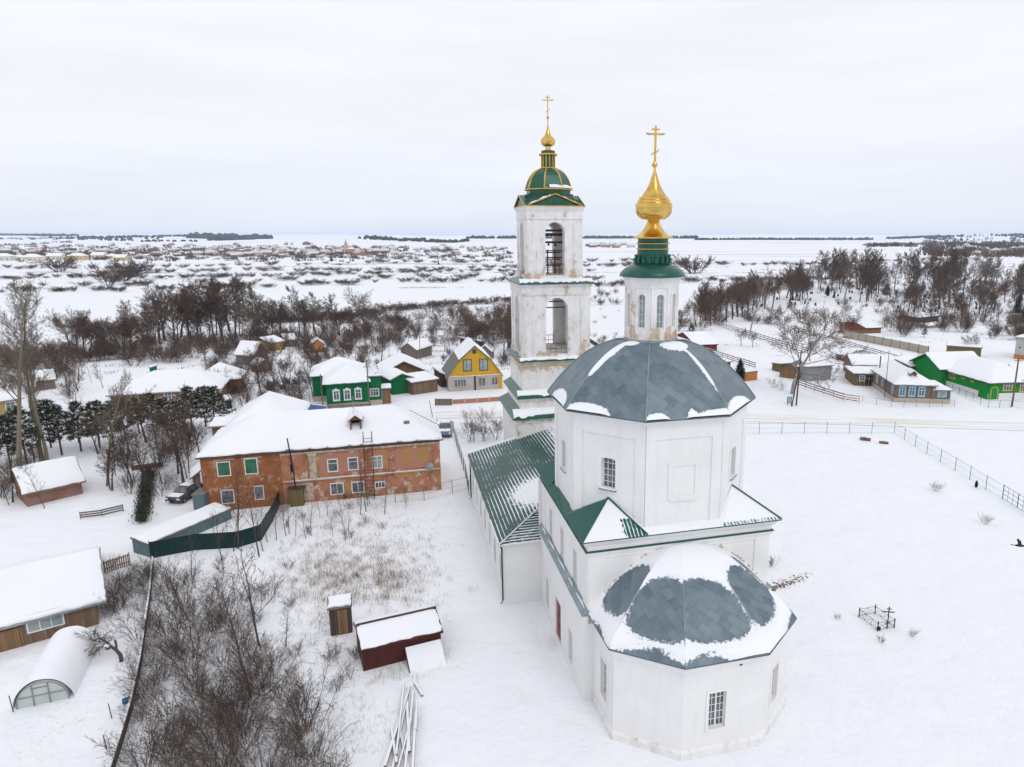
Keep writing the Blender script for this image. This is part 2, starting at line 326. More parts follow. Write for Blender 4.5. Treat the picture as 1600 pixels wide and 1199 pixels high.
class Wall:
    """a vertical wall from p0 to p1 (outside on the right hand), with window and door openings"""
    def __init__(s,p0,p1,z0,z1,ops=(),depth=.3,m=0,mr=None):
        s.p0=Vector((*p0,0)); d=Vector((*p1,0))-s.p0; s.L=d.length; s.t=d.normalized(); s.n=Vector((s.t.y,-s.t.x,0))
        s.z0,s.z1,s.ops,s.depth,s.m,s.mr=z0,z1,ops,depth,m,m if mr is None else mr
    def pt(s,u,z,d=0.): return s.p0+s.t*u+s.n*d+Vector((0,0,z))
    def build(s,mb,du=1.5,dz=1.5):
        us={0.,s.L}; zs={s.z0,s.z1}
        for o in s.ops: us|={o[0],o[1]}; zs|={o[2],o[3]}
        def fill(a,st):
            a=sorted(a); r=[]
            for i in range(len(a)-1):
                k=max(1,int((a[i+1]-a[i])/st+.5)); r+=[a[i]+(a[i+1]-a[i])*j/k for j in range(k)]
            return r+[a[-1]]
        us,zs=fill(us,du),fill(zs,dz)
        for i in range(len(us)-1):
            for j in range(len(zs)-1):
                uc,zc=(us[i]+us[i+1])/2,(zs[j]+zs[j+1])/2
                if any(o[0]<uc<o[1] and o[2]<zc<o[3] for o in s.ops): continue
                mb.face([s.pt(us[i],zs[j]),s.pt(us[i+1],zs[j]),s.pt(us[i+1],zs[j+1]),s.pt(us[i],zs[j+1])],s.m)
        for o in s.ops:
            a,b,c,d=o[:4]; arch=len(o)>4 and o[4]; dp=-s.depth
            if not arch: loop=[(a,c),(b,c),(b,d),(a,d)]
            else:
                r=(b-a)/2*1.; ry=(b-a)/2*(arch if arch is not True else 1.); n=12; arc=[((a+b)/2+r*math.cos(math.pi*k/n),d-ry+ry*math.sin(math.pi*k/n)) for k in range(n+1)]
                loop=[(a,c),(b,c)]+arc
                h=n//2
                for k in range(h): mb.face([s.pt(*arc[k]),s.pt(b,d),s.pt(*arc[k+1])][::1],s.m)
                for k in range(h,n): mb.face([s.pt(*arc[k]),s.pt(a,d),s.pt(*arc[k+1])],s.m)
            for k in range(len(loop)):
                p,q=loop[k],loop[(k+1)%len(loop)]
                if abs(p[0]-q[0])+abs(p[1]-q[1])<1e-6: continue
                mb.face([s.pt(*p),s.pt(*p,dp),s.pt(*q,dp),s.pt(*q)],s.mr)
    def frame(s,o,inset,mb,nx=2,nz=3,bw=.06,bar=.035,dp=.05,m=0,pane=None,mullion=0.):
        """window frame inside opening o; pane goes to its own builder"""
        a,b,c,d=o[:4]; arch=len(o)>4 and o[4]; D=-inset
        def barq(u0,u1,z0,z1): mb.ob(s.pt(u0,z0,D-dp),s.t*(u1-u0),s.n*dp,Vector((0,0,z1-z0)),m)
        ry=0 if not arch else (b-a)/2*(arch if arch is not True else 1.)
        barq(a,b,c,c+bw); barq(a,a+bw,c+bw,d-ry*.9); barq(b-bw,b,c+bw,d-ry*.9)
        if not arch: barq(a+bw,b-bw,d-bw,d)
        else:
            n=8
            for k in range(n):
                p0=((a+b)/2+(b-a)/2*math.cos(math.pi*k/n),d-ry+ry*math.sin(math.pi*k/n)); p1=((a+b)/2+(b-a)/2*math.cos(math.pi*(k+1)/n),d-ry+ry*math.sin(math.pi*(k+1)/n))
                mb.path([s.pt(*p0,D-dp/2),s.pt(*p1,D-dp/2)],[bw*.7]*2,4,m)
        for k in range(1,nx):
            u=a+(b-a)*k/nx; w=mullion if (mullion and k==nx//2) else bar; top=d-bw if not arch else d-.03-ry*(1-math.sqrt(max(0,1-((u-(a+b)/2)/((b-a)/2))**2)))
            barq(u-w/2,u+w/2,c+bw,top)
        for k in range(1,nz):
            z=c+(d-c)*k/nz
            if arch and z>d-ry*.6: continue
            barq(a+bw,b-bw,z-bar/2-.001,z+bar/2-.001) if False else mb.ob(s.pt(a+bw,z-bar/2,D-dp+.004),s.t*(b-a-2*bw),s.n*(dp-.008),Vector((0,0,bar)),m)
        if pane is not None:
            if not arch: pane.face([s.pt(a,c,D-dp-.01),s.pt(b,c,D-dp-.01),s.pt(b,d,D-dp-.01),s.pt(a,d,D-dp-.01)])
            else:
                n=12; pane.face([s.pt(a,c,D-dp-.01),s.pt(b,c,D-dp-.01)]+[s.pt((a+b)/2+(b-a)/2*math.cos(math.pi*k/n),d-ry+ry*math.sin(math.pi*k/n),D-dp-.01) for k in range(n+1)])
    def window(s,o,parent,inset=.22,glass='glass',fm='white',name='window',**kw):
        f=MB(); p=MB(); s.frame(o,inset,f,pane=p,**kw); fo=f.build(name,fm,parent); p.build('pane',glass,fo); return fo
def offset_chain(ch,d):
    r=[]
    for i,p in enumerate(ch):
        ns=[]
        for a,b in ((i-1,i),(i,i+1)):
            if a>=0 and b<len(ch):
                t=Vector(ch[b])-Vector(ch[a]); t.normalize(); ns.append(Vector((t.y,-t.x)))
        n=ns[0] if len(ns)==1 else (ns[0]+ns[1])/(1+ns[0].dot(ns[1]))
        r.append((p[0]+n.x*d,p[1]+n.y*d))
    return r
def rect(u0,u1,v0,v1): return [(u0,v0),(u1,v0),(u1,v1),(u0,v1)]
def octa(c,a,rot=0.): return [(c[0]+a/math.cos(math.pi/8)*math.cos(rot+math.pi/8+k*math.pi/4-math.pi/2-math.pi/4),c[1]+a/math.cos(math.pi/8)*math.sin(rot+math.pi/8+k*math.pi/4-math.pi/2-math.pi/4)) for k in range(8)]
def ring(mb,poly_lo,poly_hi,z0,z1,m=0,inner=None):
    """closed band between two outlines; inner closes the top towards it"""
    n=len(poly_lo); a=mb.add([(x,y,z0) for x,y in poly_lo]); b=mb.add([(x,y,z1) for x,y in poly_hi])
    for j in range(n): mb.idx((a+j,a+(j+1)%n,b+(j+1)%n,b+j),m)
def oct_off(poly,d):
    n=len(poly); r=[]
    for i in range(n):
        t0=(Vector(poly[i])-Vector(poly[i-1])).normalized(); t1=(Vector(poly[(i+1)%n])-Vector(poly[i])).normalized()
        n0=Vector((t0.y,-t0.x)); n1=Vector((t1.y,-t1.x)); nn=(n0+n1)/(1+n0.dot(n1)); r.append((poly[i][0]+nn.x*d,poly[i][1]+nn.y*d))
    return r
def cornice(mb,poly,steps,m=0):
    """steps: list of (offset,z); stacked mouldings round a closed outline"""
    prev=None
    for d,z in steps:
        q=oct_off(poly,d); cur=mb.add([(x,y,z) for x,y in q]); n=len(poly)
        if prev is not None:
            for j in range(n): mb.idx((prev+j,prev+(j+1)%n,cur+(j+1)%n,cur+j),m)
        prev=cur
    mb.idx([prev+j for j in range(n)],m)
def cross8(mb,c,z0,h,w,t=.05,ang=0.,m=0):
    """eight-pointed cross standing at c from z0, height h, main arm half-width w"""
    ca,sa=math.cos(ang),math.sin(ang); X=Vector((ca,sa,0)); Y=Vector((-sa,ca,0)); Zv=Vector((0,0,1)); o=Vector((*c,z0))
    mb.ob(o-X*t/2-Y*t/2,X*t,Y*t,Zv*h,m)
    za=h*.77
    for s in (-1,1):
        mb.ob(o+X*(s*t/2)-Y*t*.4+Zv*(za-t*.5),X*s*(w-t/2),Y*t*.8,Zv*t,m)
        mb.ob(o+X*(s*t/2)-Y*t*.4+Zv*(h*.90-t*.4),X*s*(w*.38),Y*t*.8,Zv*t*.8,m)
        mb.ob(o+X*(s*t/2)-Y*t*.4+Zv*(h*.27-t*.4),(X*s*w*.36)+Zv*(s*w*.30),Y*t*.8,Zv*t*.8,m)
        mb.lathe([(t*.3,z0+za+s*.0-.0),(t*1.0,z0+za+t*.5)],6,(c[0]+ca*s*w,c[1]+sa*s*w),0,m,True)
# ------------------------------------------------------------------ the church
C0=P(911,1096); _b=P(787,945); _d=P(738,785); TH=math.atan2(-(_d.x-_b.x),_d.y-_b.y)
church=thing('church','white church with grey faceted domes, green roofs, gilded onion domes and bell tower','church',(C0.x,C0.y,0),TH)
def facets(name,edges,apex_fn,mats,parent,snowfn,nu=16,nt=18,thick=.07):
    """curved roof of facets: edges = eave segments (p,q); apex_fn(p,t)->point at plan fraction t"""
    mb=MB(); sn=[]
    for fi,(p,q) in enumerate(edges):
        base=len(mb.v); W=(Vector(q)-Vector(p)).length; G=[]; acc=[0.]
        mid=lambda t:(apex_fn(p,t)+apex_fn(q,t))/2
        for j in range(nt): acc.append(acc[-1]+(mid((j+1)/nt)-mid(j/nt)).length)
        for j in range(nt+1):
            t=j/nt; a,b=apex_fn(p,t),apex_fn(q,t)
            for i in range(nu+1):
                un=i/nu; sv=snowfn(fi,un,t); w_=a.lerp(b,un); w_.z+=.09*ss(.35,.8,sv); mb.v.append(tuple(w_)); sn.append(sv); G.append((((un-.5)*(b-a).length)+fi*7.7,acc[j]))
        for j in range(nt):
            for i in range(nu):
                k=j*(nu+1)+i; q4=(k,k+1,k+nu+2,k+nu+1); mb.idx([base+x for x in q4]); mb.uv[len(mb.f)-1]=[G[x] for x in q4]
    # eave board under the edge
    for p,q in edges:
        a,b=apex_fn(p,0),apex_fn(q,0); d=Vector((0,0,-thick)); mb.face([a+d,b+d,b,a]); mb.uv[len(mb.f)-1]=[(0,0)]*4
        c,e=apex_fn(p,.06),apex_fn(q,.06); c.z=e.z=a.z-thick; mb.face([b+d,a+d,c,e]); mb.uv[len(mb.f)-1]=[(0,0)]*4
    mb.at['snow']=sn
    o=mb.build(name,mats,parent)
    # seams along the ridges
    s=MB()
    for p,q in edges:
        s.path([apex_fn(p,k/14)+Vector((0,0,.02)) for k in range(15)],[.035]*15,4)
    s.build('ridge_seam','greyflash',o)
    return o
# --- apse
AP=[(.62,.05),(.75,-3.4),(3.75,-5.8),(8.25,-5.8),(11.25,-3.4),(11.38,.05)]
mb=MB(); apw=[]
aops={0:[(1.45,2.45,1.5,3.85)],2:[(1.45,2.42,1.55,3.7)],3:[(1.5,2.4,1.55,3.7)]}
for i in range(5):
    w=Wall(AP[i],AP[i+1],-.3,5.15,aops.get(i,[]),.3); w.build(mb); apw.append(w)
apse=mb.build('apse_wall','plaster',church)
mb=MB()
for off,z0,z1,off2 in ((.14,-.5,.42,.14),(.14,.42,.55,.0)):
    lo,hi=offset_chain(AP,off),offset_chain(AP,off2)
    for i in range(5): mb.face([(*lo[i],z0),(*lo[i+1],z0),(*hi[i+1],z1),(*hi[i],z1)])
mb.build('plinth','base',apse)
mb=MB(); prev=None
for off,z in ((0,4.98),(.06,5.0),(.06,5.1),(.14,5.16),(.22,5.35),(.26,5.62),(.26,5.66)):
    cur=[(*p,z) for p in offset_chain(AP,off)]
    if prev:
        for i in range(5): mb.face([prev[i],prev[i+1],cur[i+1],cur[i]])
    prev=cur
mb.build('cornice','plaster',apse)
for i in aops:
    for o in aops[i]:
        apw[i].window(o,church,.17,'glass',nx=4,nz=5,bw=.05,bar=.03,mullion=.09)
        # flat raised surround
        w=apw[i]; a,b,c,d=o; f=MB(); g=.17
        for u0,u1,z0,z1 in ((a-g,a,c-g,d+g),(b,b+g,c-g,d+g),(a,b,d,d+g),(a,b,c-g,c)): f.ob(w.pt(u0,z0,.001),w.t*(u1-u0),w.n*.045,Vector((0,0,z1-z0)))
        f.build('window_surround','plaster',apse)
mb=MB(); mb.lathe([(.0,0),(.09,0),(.09,.05),(.04,.07)],8,(0,0),0,0,True); vent=mb.build('vent','rust',apse,loc=apw[2].pt(3.1,5.22,.12)); vent.rotation_euler=(rad(90),0,0)
EV=offset_chain(AP,.36); EV[0]=(EV[0][0],.2); EV[-1]=(EV[-1][0],.2)
def apse_pt(p,t): return Vector((p[0]+(6.0-p[0])*t,p[1]+(.2-p[1])*t,5.68+3.72*(1-(1-t)**2.0)))
def apse_snow(fi,un,t):
    cu,ct,ru,rt,sk=[(.60,.33,.50,.215,.12),(.62,.31,.62,.215,.02),(.40,.31,.60,.215,-.05),(.49,.32,.50,.21,.05),(.4,.3,.36,.2,0)][fi]
    d=(abs((un-cu)/ru)**2.6+abs((t-ct-sk*(un-.5))/rt)**2.6)**(1/2.6); s=.5+(d-1)*1.0
    if t<.06 and fi in (0,1,2,3): s=min(s,[.34,.12,.14,.2][fi]+abs(un-[.5,.58,.22,.95][fi])*[.5,.8,1.1,.9][fi]+t*6.5)
    return max(-.4,min(1.3,s))
facets('apse_roof',[(EV[i],EV[i+1]) for i in range(5)],apse_pt,'shingle',church,apse_snow,20,26)
# flaking render along the line where the half dome meets the wall
M['crumb']=mat('crumbled_render',(.45,.32,.22),(.62,.55,.46),5.,.95)
for s_,e in ((EV[0],-1),(EV[-1],1)):
    for k in range(40):
        t=k/40*.97; p=apse_pt(s_,t); p.y=-.0; p.z+=.05+R.random()*.12
        if R.random()<.75 and k<34: mb=MB(); mb.ob(p+Vector((R.uniform(-.05,.05),-.03-R.random()*.05,-.1)),(R.uniform(.08,.22),0,R.uniform(-.06,.06)),(0,.1,0),(0,0,R.uniform(.05,.16))); mb.build('crumbling_brick','crumb',apse)
# --- the cube (nave)
mb=MB()
lops=[(12-9.6-.45,12-9.6+.45,.7,2.9),(12-7.05,12-5.55,.1,3.0),(12-3.45,12-2.55,.6,2.8)]
Wl=Wall((0,12.4),(0,0),-.3,5.75,[(a+.4,b+.4,c,d) for a,b,c,d in lops],.3); Wl.build(mb)
Wf=Wall((0,0),(.62,0),-.3,5.75); Wf.build(mb); Wr=Wall((11.38,0),(12,0),-.3,5.75); Wr.build(mb); Wr=Wall((12,0),(12,12.4),-.3,5.75); Wr.build(mb); Wall((12,12.4),(0,12.4),-.3,9.4).build(mb,6,5)
nave=mb.build('nave_lower_wall','plaster',church)
mb=MB(); uops=[(12.4-v-.43,12.4-v+.43,6.15,8.2) for v in (9.6,6.3,3.0)]
Ul=Wall((.3,12.4),(.3,.0),5.7,9.45,uops,.32); Ul.build(mb); Uf=Wall((.3,.0),(11.7,.0),5.0,9.45); Uf.build(mb); Wall((11.7,.0),(11.7,12.4),5.7,9.45).build(mb)
# shallow corner pilasters
for x0,x1 in ((.3,1.25),(10.75,11.7)): mb.bx(x0,x1,-.06,.0-.001,5.9,9.45)
mb.bx(.24,.299,0,1.0,5.9,9.45); mb.bx(.24,.299,11.3,12.4,5.9,9.45)
mb.build('nave_upper_wall','plaster',church)
mb=MB()
mb.face([(-.12,12.4,5.68),(-.12,-.12,5.68),(.3,.0,6.0),(.3,12.4,6.0)]); mb.face([(-.12,12.4,5.60),(-.12,-.12,5.60),(-.12,-.12,5.68),(-.12,12.4,5.68)]); mb.face([(-.12,-.12,5.60),(.7,-.12,5.60),(.7,-.12,5.68),(-.12,-.12,5.68)]); mb.face([(-.12,-.12,5.68),(.7,-.12,5.68),(.6,.0,6.0),(.3,.0,6.0)])
mb.build('belt_flashing','greyflash',nave); mb=MB(); mb.ob((11.7,-.1,5.68),(.42,0,0),(0,12.4,0),(0,0,.06)); mb.build('belt_flashing','greyflash',nave)
v=.2
while v<11.6:
    l=R.uniform(1.2,3.2); mb=MB(); mb.path([(.12,v,5.93),(.14,v+l*.3,5.95),(.13,v+l*.7,5.94),(.12,v+l,5.92)],[.02,.055,.05,.02],6); mb.build('snow_lump','snow',nave,smooth=True); v+=l+R.uniform(.3,1.6)
for o in Wl.ops:
    if o[1]-o[0]>1.2:
        f=MB(); f.ob(Wl.pt(o[0],o[2],-.12),Wl.t*(o[1]-o[0]),-Wl.n*.06,Vector((0,0,o[3]-o[2])))
        for k in range(1,4): f.ob(Wl.pt(o[0]+.12,o[2]+.1+(k-1)*.95,-.119),Wl.t*(o[1]-o[0]-.24),Wl.n*.025,Vector((0,0,.8)))
        f.build('door','reddoor',church)
    else: Wl.window(o,church,.2,'glasspale',nx=2,nz=4)
for o in Ul.ops:
    Ul.window(o,church,.22,'glasspale',nx=2,nz=4)
    f=MB(); f.ob(Ul.pt(o[0]-.08,o[2]-.02,-.3),Ul.t*(o[1]-o[0]+.16),Ul.n*.42,Vector((0,0,-.05))); f.build('window_sill','greyflash',church)
SQ=rect(.3,11.7,.0,12.4)
mb=MB(); cornice(mb,SQ,[(0,9.0),(.05,9.05),(.05,9.3),(.16,9.36),(.16,9.52),(.08,9.56),(.08,9.85),(.2,9.95),(.3,10.12),(.42,10.28),(.42,10.34)])
mb.build('nave_cornice','plaster',church)
mb=MB(); q1,q2=oct_off(SQ,.24),oct_off(SQ,.04)
for z0,z1,a,b in ((9.50,9.56,oct_off(SQ,.17),q1),(9.56,9.60,q1,oct_off(SQ,.10))): ring(mb,a,b,z0,z1)
ring(mb,q1,oct_off(SQ,.14),9.555,9.60)
mb.build('drip_flashing','greenmetal',church)
# corner roofs over the cornice and the strips beside the octagon
OC=(6.0,5.8); OW=octa(OC,5.65); K_=5.65*math.tan(math.pi/8)
RO=oct_off(SQ,.50)
mb=MB(); sn=[]
def rtri(a,b,c,s,n=14):
    a,b,c=Vector(a),Vector(b),Vector(c); L=(b-a).length
    ex=(b-a).normalized()
    for j in range(n):
        for i in range(n-j):
            def pt(i,j): return a+(b-a)*(i/n)+(c-a)*(j/n)
            tr=[(i,j),(i+1,j),(i,j+1)]
            for T in ([tr,[(i+1,j),(i+1,j+1),(i,j+1)]] if i+j<n-1 else [tr]):
                pp=[pt(*x) for x in T]; mb.face(pp,0,[((p-a).dot(ex),((p-a)-ex*(p-a).dot(ex)).length) for p in pp])
                for p in pp: sn.append(s(p))
zE=10.36
cl=(RO[0][0],RO[0][1],zE); crr=(RO[1][0],RO[1][1],zE); cbr=(RO[2][0],RO[2][1],zE); cbl=(RO[3][0],RO[3][1],zE)
apl=(OC[0]-4.02,OC[1]-4.02,11.9); apr=(OC[0]+4.02,OC[1]-4.02,11.9); abl=(OC[0]-4.02,OC[1]+4.02,11.9); abr=(OC[0]+4.02,OC[1]+4.02,11.9)
fl=(OC[0]-K_,RO[0][1],zE); fr_=(OC[0]+K_,RO[0][1],zE); ll=(RO[0][0],OC[1]-K_,zE); lb=(RO[0][0],OC[1]+K_,zE)
fl2=(OC[0]-K_,OC[1]-5.6,zE+.28); fr2=(OC[0]+K_,OC[1]-5.6,zE+.28); ll2=(OC[0]-5.6,OC[1]-K_,zE+.3); lb2=(OC[0]-5.6,OC[1]+K_,zE+.3)
snowy=lambda p:.95; bare=lambda p:-.25
halfs=lambda p:.85 if (p.x<2.3 or p.z>11.1) else .30
rtri(cl,fl,apl,halfs); rtri(fl,fl2,apl,snowy,6); rtri(ll,cl,apl,bare); rtri(ll2,ll,apl,bare,6)
rtri(fr_,crr,apr,lambda p:.75 if p.z>10.55 else .45); rtri(fr2,fr_,apr,snowy,6)
rr1=(RO[1][0],OC[1]-K_,zE); rr2=(OC[0]+5.6,OC[1]-K_,zE+.3); rrb=(RO[1][0],OC[1]+K_,zE); rrb2=(OC[0]+5.6,OC[1]+K_,zE+.3)
rtri(crr,rr1,apr,snowy); rtri(rr1,rr2,apr,snowy,6)
for a,b,c,d,s in ((lb,ll,ll2,lb2,bare),(rr1,rrb,rrb2,rr2,snowy),(fl,fr_,fr2,fl2,snowy)):
    rtri(a,b,d,s,10); rtri(b,c,d,s,10)
rtri(cbl,lb,abl,bare); rtri(cbr,cbl,abl,snowy); rtri(cbr,abl,abr,snowy)
mb.at['snow']=sn
rf=mb.build('corner_roof','greentile',church)
mb=MB(); ring(mb,oct_off(SQ,.5),oct_off(SQ,.5),zE-.07,zE-.002); n4=oct_off(SQ,.5); n5=oct_off(SQ,.2)
for j in range(4): mb.face([(*n4[(j+1)%4],zE-.07),(*n4[j],zE-.07),(*n5[j],zE-.07),(*n5[(j+1)%4],zE-.07)])
mb.build('eave_edge','greenmetal',rf)
for a,b in ((cl,apl),(crr,apr),(fl,apl)):
    mb=MB(); mb.tube(Vector(a)+Vector((0,0,.03)),Vector(b)+Vector((0,0,.03)),.055,n=5); mb.build('hip_cap','greenmetal',rf)
# --- octagon
mb=MB(); ow=[]
for i in range(8):
    a,b=OW[i],OW[(i+1)%8]; ops=[]
    L=(Vector(b)-Vector(a)).length; nx_=(b[1]-a[1])/L; ny_=-(b[0]-a[0])/L
    if i%2==0 and True: pass
    ops=[(L/2-.46,L/2+.46,12.45,14.35,.35)] if not(ny_<-.9) else []
    w=Wall(a,b,9.9,16.95,ops,.35); w.build(mb); ow.append((w,ops,ny_))
octo=mb.build('octagon_wall','plaster',church)
fm=MB()
for w,ops,ny_ in ow:
    L=w.L
    def fr4(u0,u1,z0,z1,g,d):
        for p in ((u0-g,u0,z0-g,z1+g),(u1,u1+g,z0-g,z1+g),(u0,u1,z1,z1+g),(u0,u1,z0-g,z0)): fm.ob(w.pt(p[0],p[2],.001),w.t*(p[1]-p[0]),w.n*d,Vector((0,0,p[3]-p[2])))
    # tall shallow panel: corner lesenes and frieze stand proud
    for u0,u1,z0,z1 in ((.0,.62,10.4,16.95),(L-.62,L,10.4,16.95),(.62,L-.62,15.75,16.95)): fm.ob(w.pt(u0,z0,.001),w.t*(u1-u0),w.n*.07,Vector((0,0,z1-z0)))
    if ops:
        w.window(ops[0],church,.25,'glass',nx=3,nz=5,bw=.05,bar=.035); fr4(L/2-.46,L/2+.46,12.45,14.35,.30,.035)
        s=MB(); s.ob(w.pt(L/2-.56,12.44,-.25),w.t*1.12,w.n*.42,Vector((0,0,-.06))); s.build('window_sill','greyflash',octo)
        s=MB(); s.ob(w.pt(L/2-.5,12.45,-.18),w.t*1.0,w.n*.3,Vector((0,0,.06))); s.build('snow_on_sill','snow',octo)
    elif ny_<-.9:
        fr4(L/2-.72,L/2+.72,12.3,14.1,.22,.06); fm.ob(w.pt(L/2-.8,12.0,.001),w.t*1.6,w.n*.12,Vector((0,0,.09)))
fm.build('octagon_panels','plaster',octo)
mb=MB(); mb.ob(ow[2][0].pt(1.6,12.09,.0),ow[2][0].t*1.5,ow[2][0].n*.11,Vector((0,0,.05))); mb.build('snow_on_ledge','snow',octo) if False else None
mb=MB(); cornice(mb,OW,[(.0,16.6),(.09,16.62),(.09,16.72),(.2,16.8),(.34,16.9),(.34,16.95)]); mb.build('octagon_cornice','plaster',octo)
OE=oct_off(OW,.5)
def dome_pt(p,t):
    x,y=OC[0]+(p[0]-OC[0])*(1-t*.755),OC[1]+(p[1]-OC[1])*(1-t*.755)
    return Vector((x,y,17.0+3.55*(1-(1-t)**1.95)))
DW=[]
for i in range(8):
    a,b=OE[i],OE[(i+1)%8]; DW.append(((b[1]-a[1]),-(b[0]-a[0])))
# facet facing: index of the front face and the left diagonal
fi_front=min(range(8),key=lambda i:DW[i][1]); fi_ld=(fi_front-1)%8; fi_l=(fi_front-2)%8; fi_rd=(fi_front+1)%8; fi_r=(fi_front+2)%8
def dome_snow(fi,un,t):
    s=-.35
    def blob(cu,ct,ru,rt): return .5+(1-math.hypot((un-cu)/ru,(t-ct)/rt))*.9
    if fi==fi_ld: s=max(s,blob(.0,.72,.20,.24),blob(.22,.93,.32,.10),blob(.02,.5,.10,.20),blob(.25,.0,.30,.075))
    if fi==fi_l: s=max(s,blob(.55,.02,.30,.08),blob(1.,.66,.05,.2))
    if fi==fi_front: s=max(s,blob(.98,.86,.62,.15),blob(1.0,.55,.07,.35),blob(.90,.0,.38,.05),blob(.55,.0,.06,.07),blob(.12,.0,.16,.05))
    if fi==fi_rd: s=max(s,blob(.08,.87,.5,.13),blob(.35,.0,.42,.09),blob(0.,.6,.03,.3))
    if fi in (fi_r,): s=max(s,blob(.3,.0,.4,.09))
    if fi not in (fi_ld,fi_l,fi_front,fi_rd): s=max(s,blob(.5,.1,.6,.12),blob(.5,.9,.7,.15))
    return s
facets('dome_roof',[(OE[i],OE[(i+1)%8]) for i in range(8)],dome_pt,'shingle',church,dome_snow,22,24)
# --- drum
DA=octa(OC,1.5); DT=octa(OC,1.66)
mb=MB(); sn=[]; cornice(mb,octa(OC,1.5),[(.12,20.3),(.12,20.62),(.03,20.7),(.0,20.72)]); mb.build('drum_flashing','greyflash',church)
mb=MB(); dws=[]
for i in range(8):
    a,b=DA[i],DA[(i+1)%8]; L=(Vector(b)-Vector(a)).length
    o=(L/2-.23,L/2+.23,21.45,23.5,True); w=Wall(a,b,20.6,24.0,[o],.22); w.build(mb,.4,.4); dws.append((w,o))
    for u0,u1 in ((0,.2),(L-.2,L)): mb.ob(w.pt(u0,20.72,.001),w.t*(u1-u0),w.n*.05,Vector((0,0,3.2)))
cornice(mb,octa(OC,1.5),[(0,23.85),(.05,23.88),(.06,24.0),(.15,24.35),(.2,24.5),(.2,24.58)])
mb.at['wear']=[.72 if v[2]<21.35 else (.3 if v[2]<21.7 else .12) for v in mb.v]
drum=mb.build('drum_wall','tower',church)
for w,o in dws: w.window(o,church,.12,'glasspale',nx=2,nz=5,bw=.04,bar=.025)
mb=MB(); E8=octa(OC,1.9)
mb.lathe([(1.72,24.48),(2.02,24.52),(2.03,24.60),(1.93,24.78),(1.72,24.98),(1.42,25.16),(1.12,25.28),(1.0,25.32)],32,OC,0)
mb.build('drum_skirt_roof','greenmetal',church,smooth=True)
mb=MB()
mb.lathe([(1.0,25.28),(1.04,25.34),(1.0,25.86),(.95,25.9),(.94,26.1),(.98,26.14),(.98,26.2),(.93,26.24),(.93,26.42),(1.0,26.46),(1.0,26.52),(.93,26.56),(.93,26.8)],32,OC,0)
for k in range(18):
    a=2*math.pi*k/18; c=Vector((OC[0]+math.cos(a)*1.0,OC[1]+math.sin(a)*1.0,25.34)); X=Vector((math.cos(a),math.sin(a),0)); T=Vector((-math.sin(a),math.cos(a),0))
    mb.ob(c-T*.09,T*.18,X*.16,Vector((0,0,.28))+X*.02); mb.ob(c-T*.09+Vector((0,0,.28)),T*.18,X*.08,Vector((0,0,.2))+X*.06)
mb.build('drum_collar','greenmetal',church,smooth=True)
mb=MB()
for z in (26.17,26.49): mb.lathe([(.99,z-.035),(1.03,z-.02),(1.03,z+.02),(.99,z+.035)],32,OC)
mb.build('gold_band','gold',church,smooth=True)
def onion(name,c,z0,k,parent,prof,ang):
    mb=MB(); mb.lathe([(r*k,z0+z*k) for r,z in prof],28,c); return mb.build(name,'gold',parent,smooth=True,deg=28)
PRO=[(.95,-.06),(1.22,-.04),(1.22,.04),(1.12,.08),(.9,.2),(.7,.38),(.55,.58),(.43,.82),(.36,1.02),(.42,1.05),(.66,1.09),(.86,1.2),(1.0,1.36),(1.07,1.52),(1.07,1.72),(1.11,1.74),(1.11,2.02),(1.0,2.06),(.99,2.2),(.9,2.24),(.89,2.38),(.74,2.44),(.64,2.58),(.50,2.78),(.36,3.04),(.22,3.40),(.12,3.75),(.06,4.08),(.05,4.15)]
on=onion('onion_dome',OC,26.84,1.0,church,PRO,0)
mb=MB(); 
for j in range(14):
    a=2*math.pi*j/14; mb.path([(OC[0]+r*math.cos(a)*1.004,OC[1]+r*math.sin(a)*1.004,26.84+z) for r,z in PRO[10:15]],[.012]*5,4)
mb.build('onion_seams','gold',on); mb=MB()
for j in range(14):
    a=2*math.pi*j/14; mb.path([(OC[0]+r*math.cos(a)*1.004,OC[1]+r*math.sin(a)*1.004,26.84+z) for r,z in PRO[21:27]],[.012]*6,4)
mb.build('cone_seams','gold',on)
mb=MB(); mb.lathe([(.02,0),(.12,.03),(.175,.12),(.175,.22),(.12,.31),(.03,.34)],16,OC,0); 
for v in range(len(mb.v)): mb.v[v]=(mb.v[v][0],mb.v[v][1],mb.v[v][2]+30.94)
mb.build('finial_ball','gold',church,smooth=True)
mb=MB(); cross8(mb,OC,31.26,2.05,.5,.115,-TH+rad(8)); mb.build('cross','gold',church)
# --- refectory
RU0,RU1,RV0,RV1=-2.85,14.85,11.8,33.0
mb=MB(); nW=7
rops=[(1.6+k*3.0,2.5+k*3.0,1.5,3.5) for k in range(nW)]
Rl=Wall((RU0,RV1),(RU0,RV0),-.3,4.9,rops,.25); Rl.build(mb); Wall((RU0,RV0),(.0,RV0),-.3,4.9).build(mb); Wall((12,RV0),(RU1,RV0),-.3,4.9).build(mb); Wall((RU1,RV0),(RU1,RV1),-.3,4.9).build(mb,4,3)
g=RV1; zr=7.35
mb.face([(RU1,g,-.3),(RU0,g,-.3),(RU0,g,4.9),(6,g,zr-.1),(RU1,g,4.9)])
mb.ob((RU0-.03,RV0+.0,-.3),(.03,0,0),(0,.7,0),(0,0,5.1)); mb.ob((RU0,RV0-.03,4.45),(2.85,0,0),(0,.029,0),(0,0,.4))
refec=mb.build('refectory_wall','plaster',church)
for o in rops: Rl.window(o,church,.16,'glass',nx=2,nz=3)
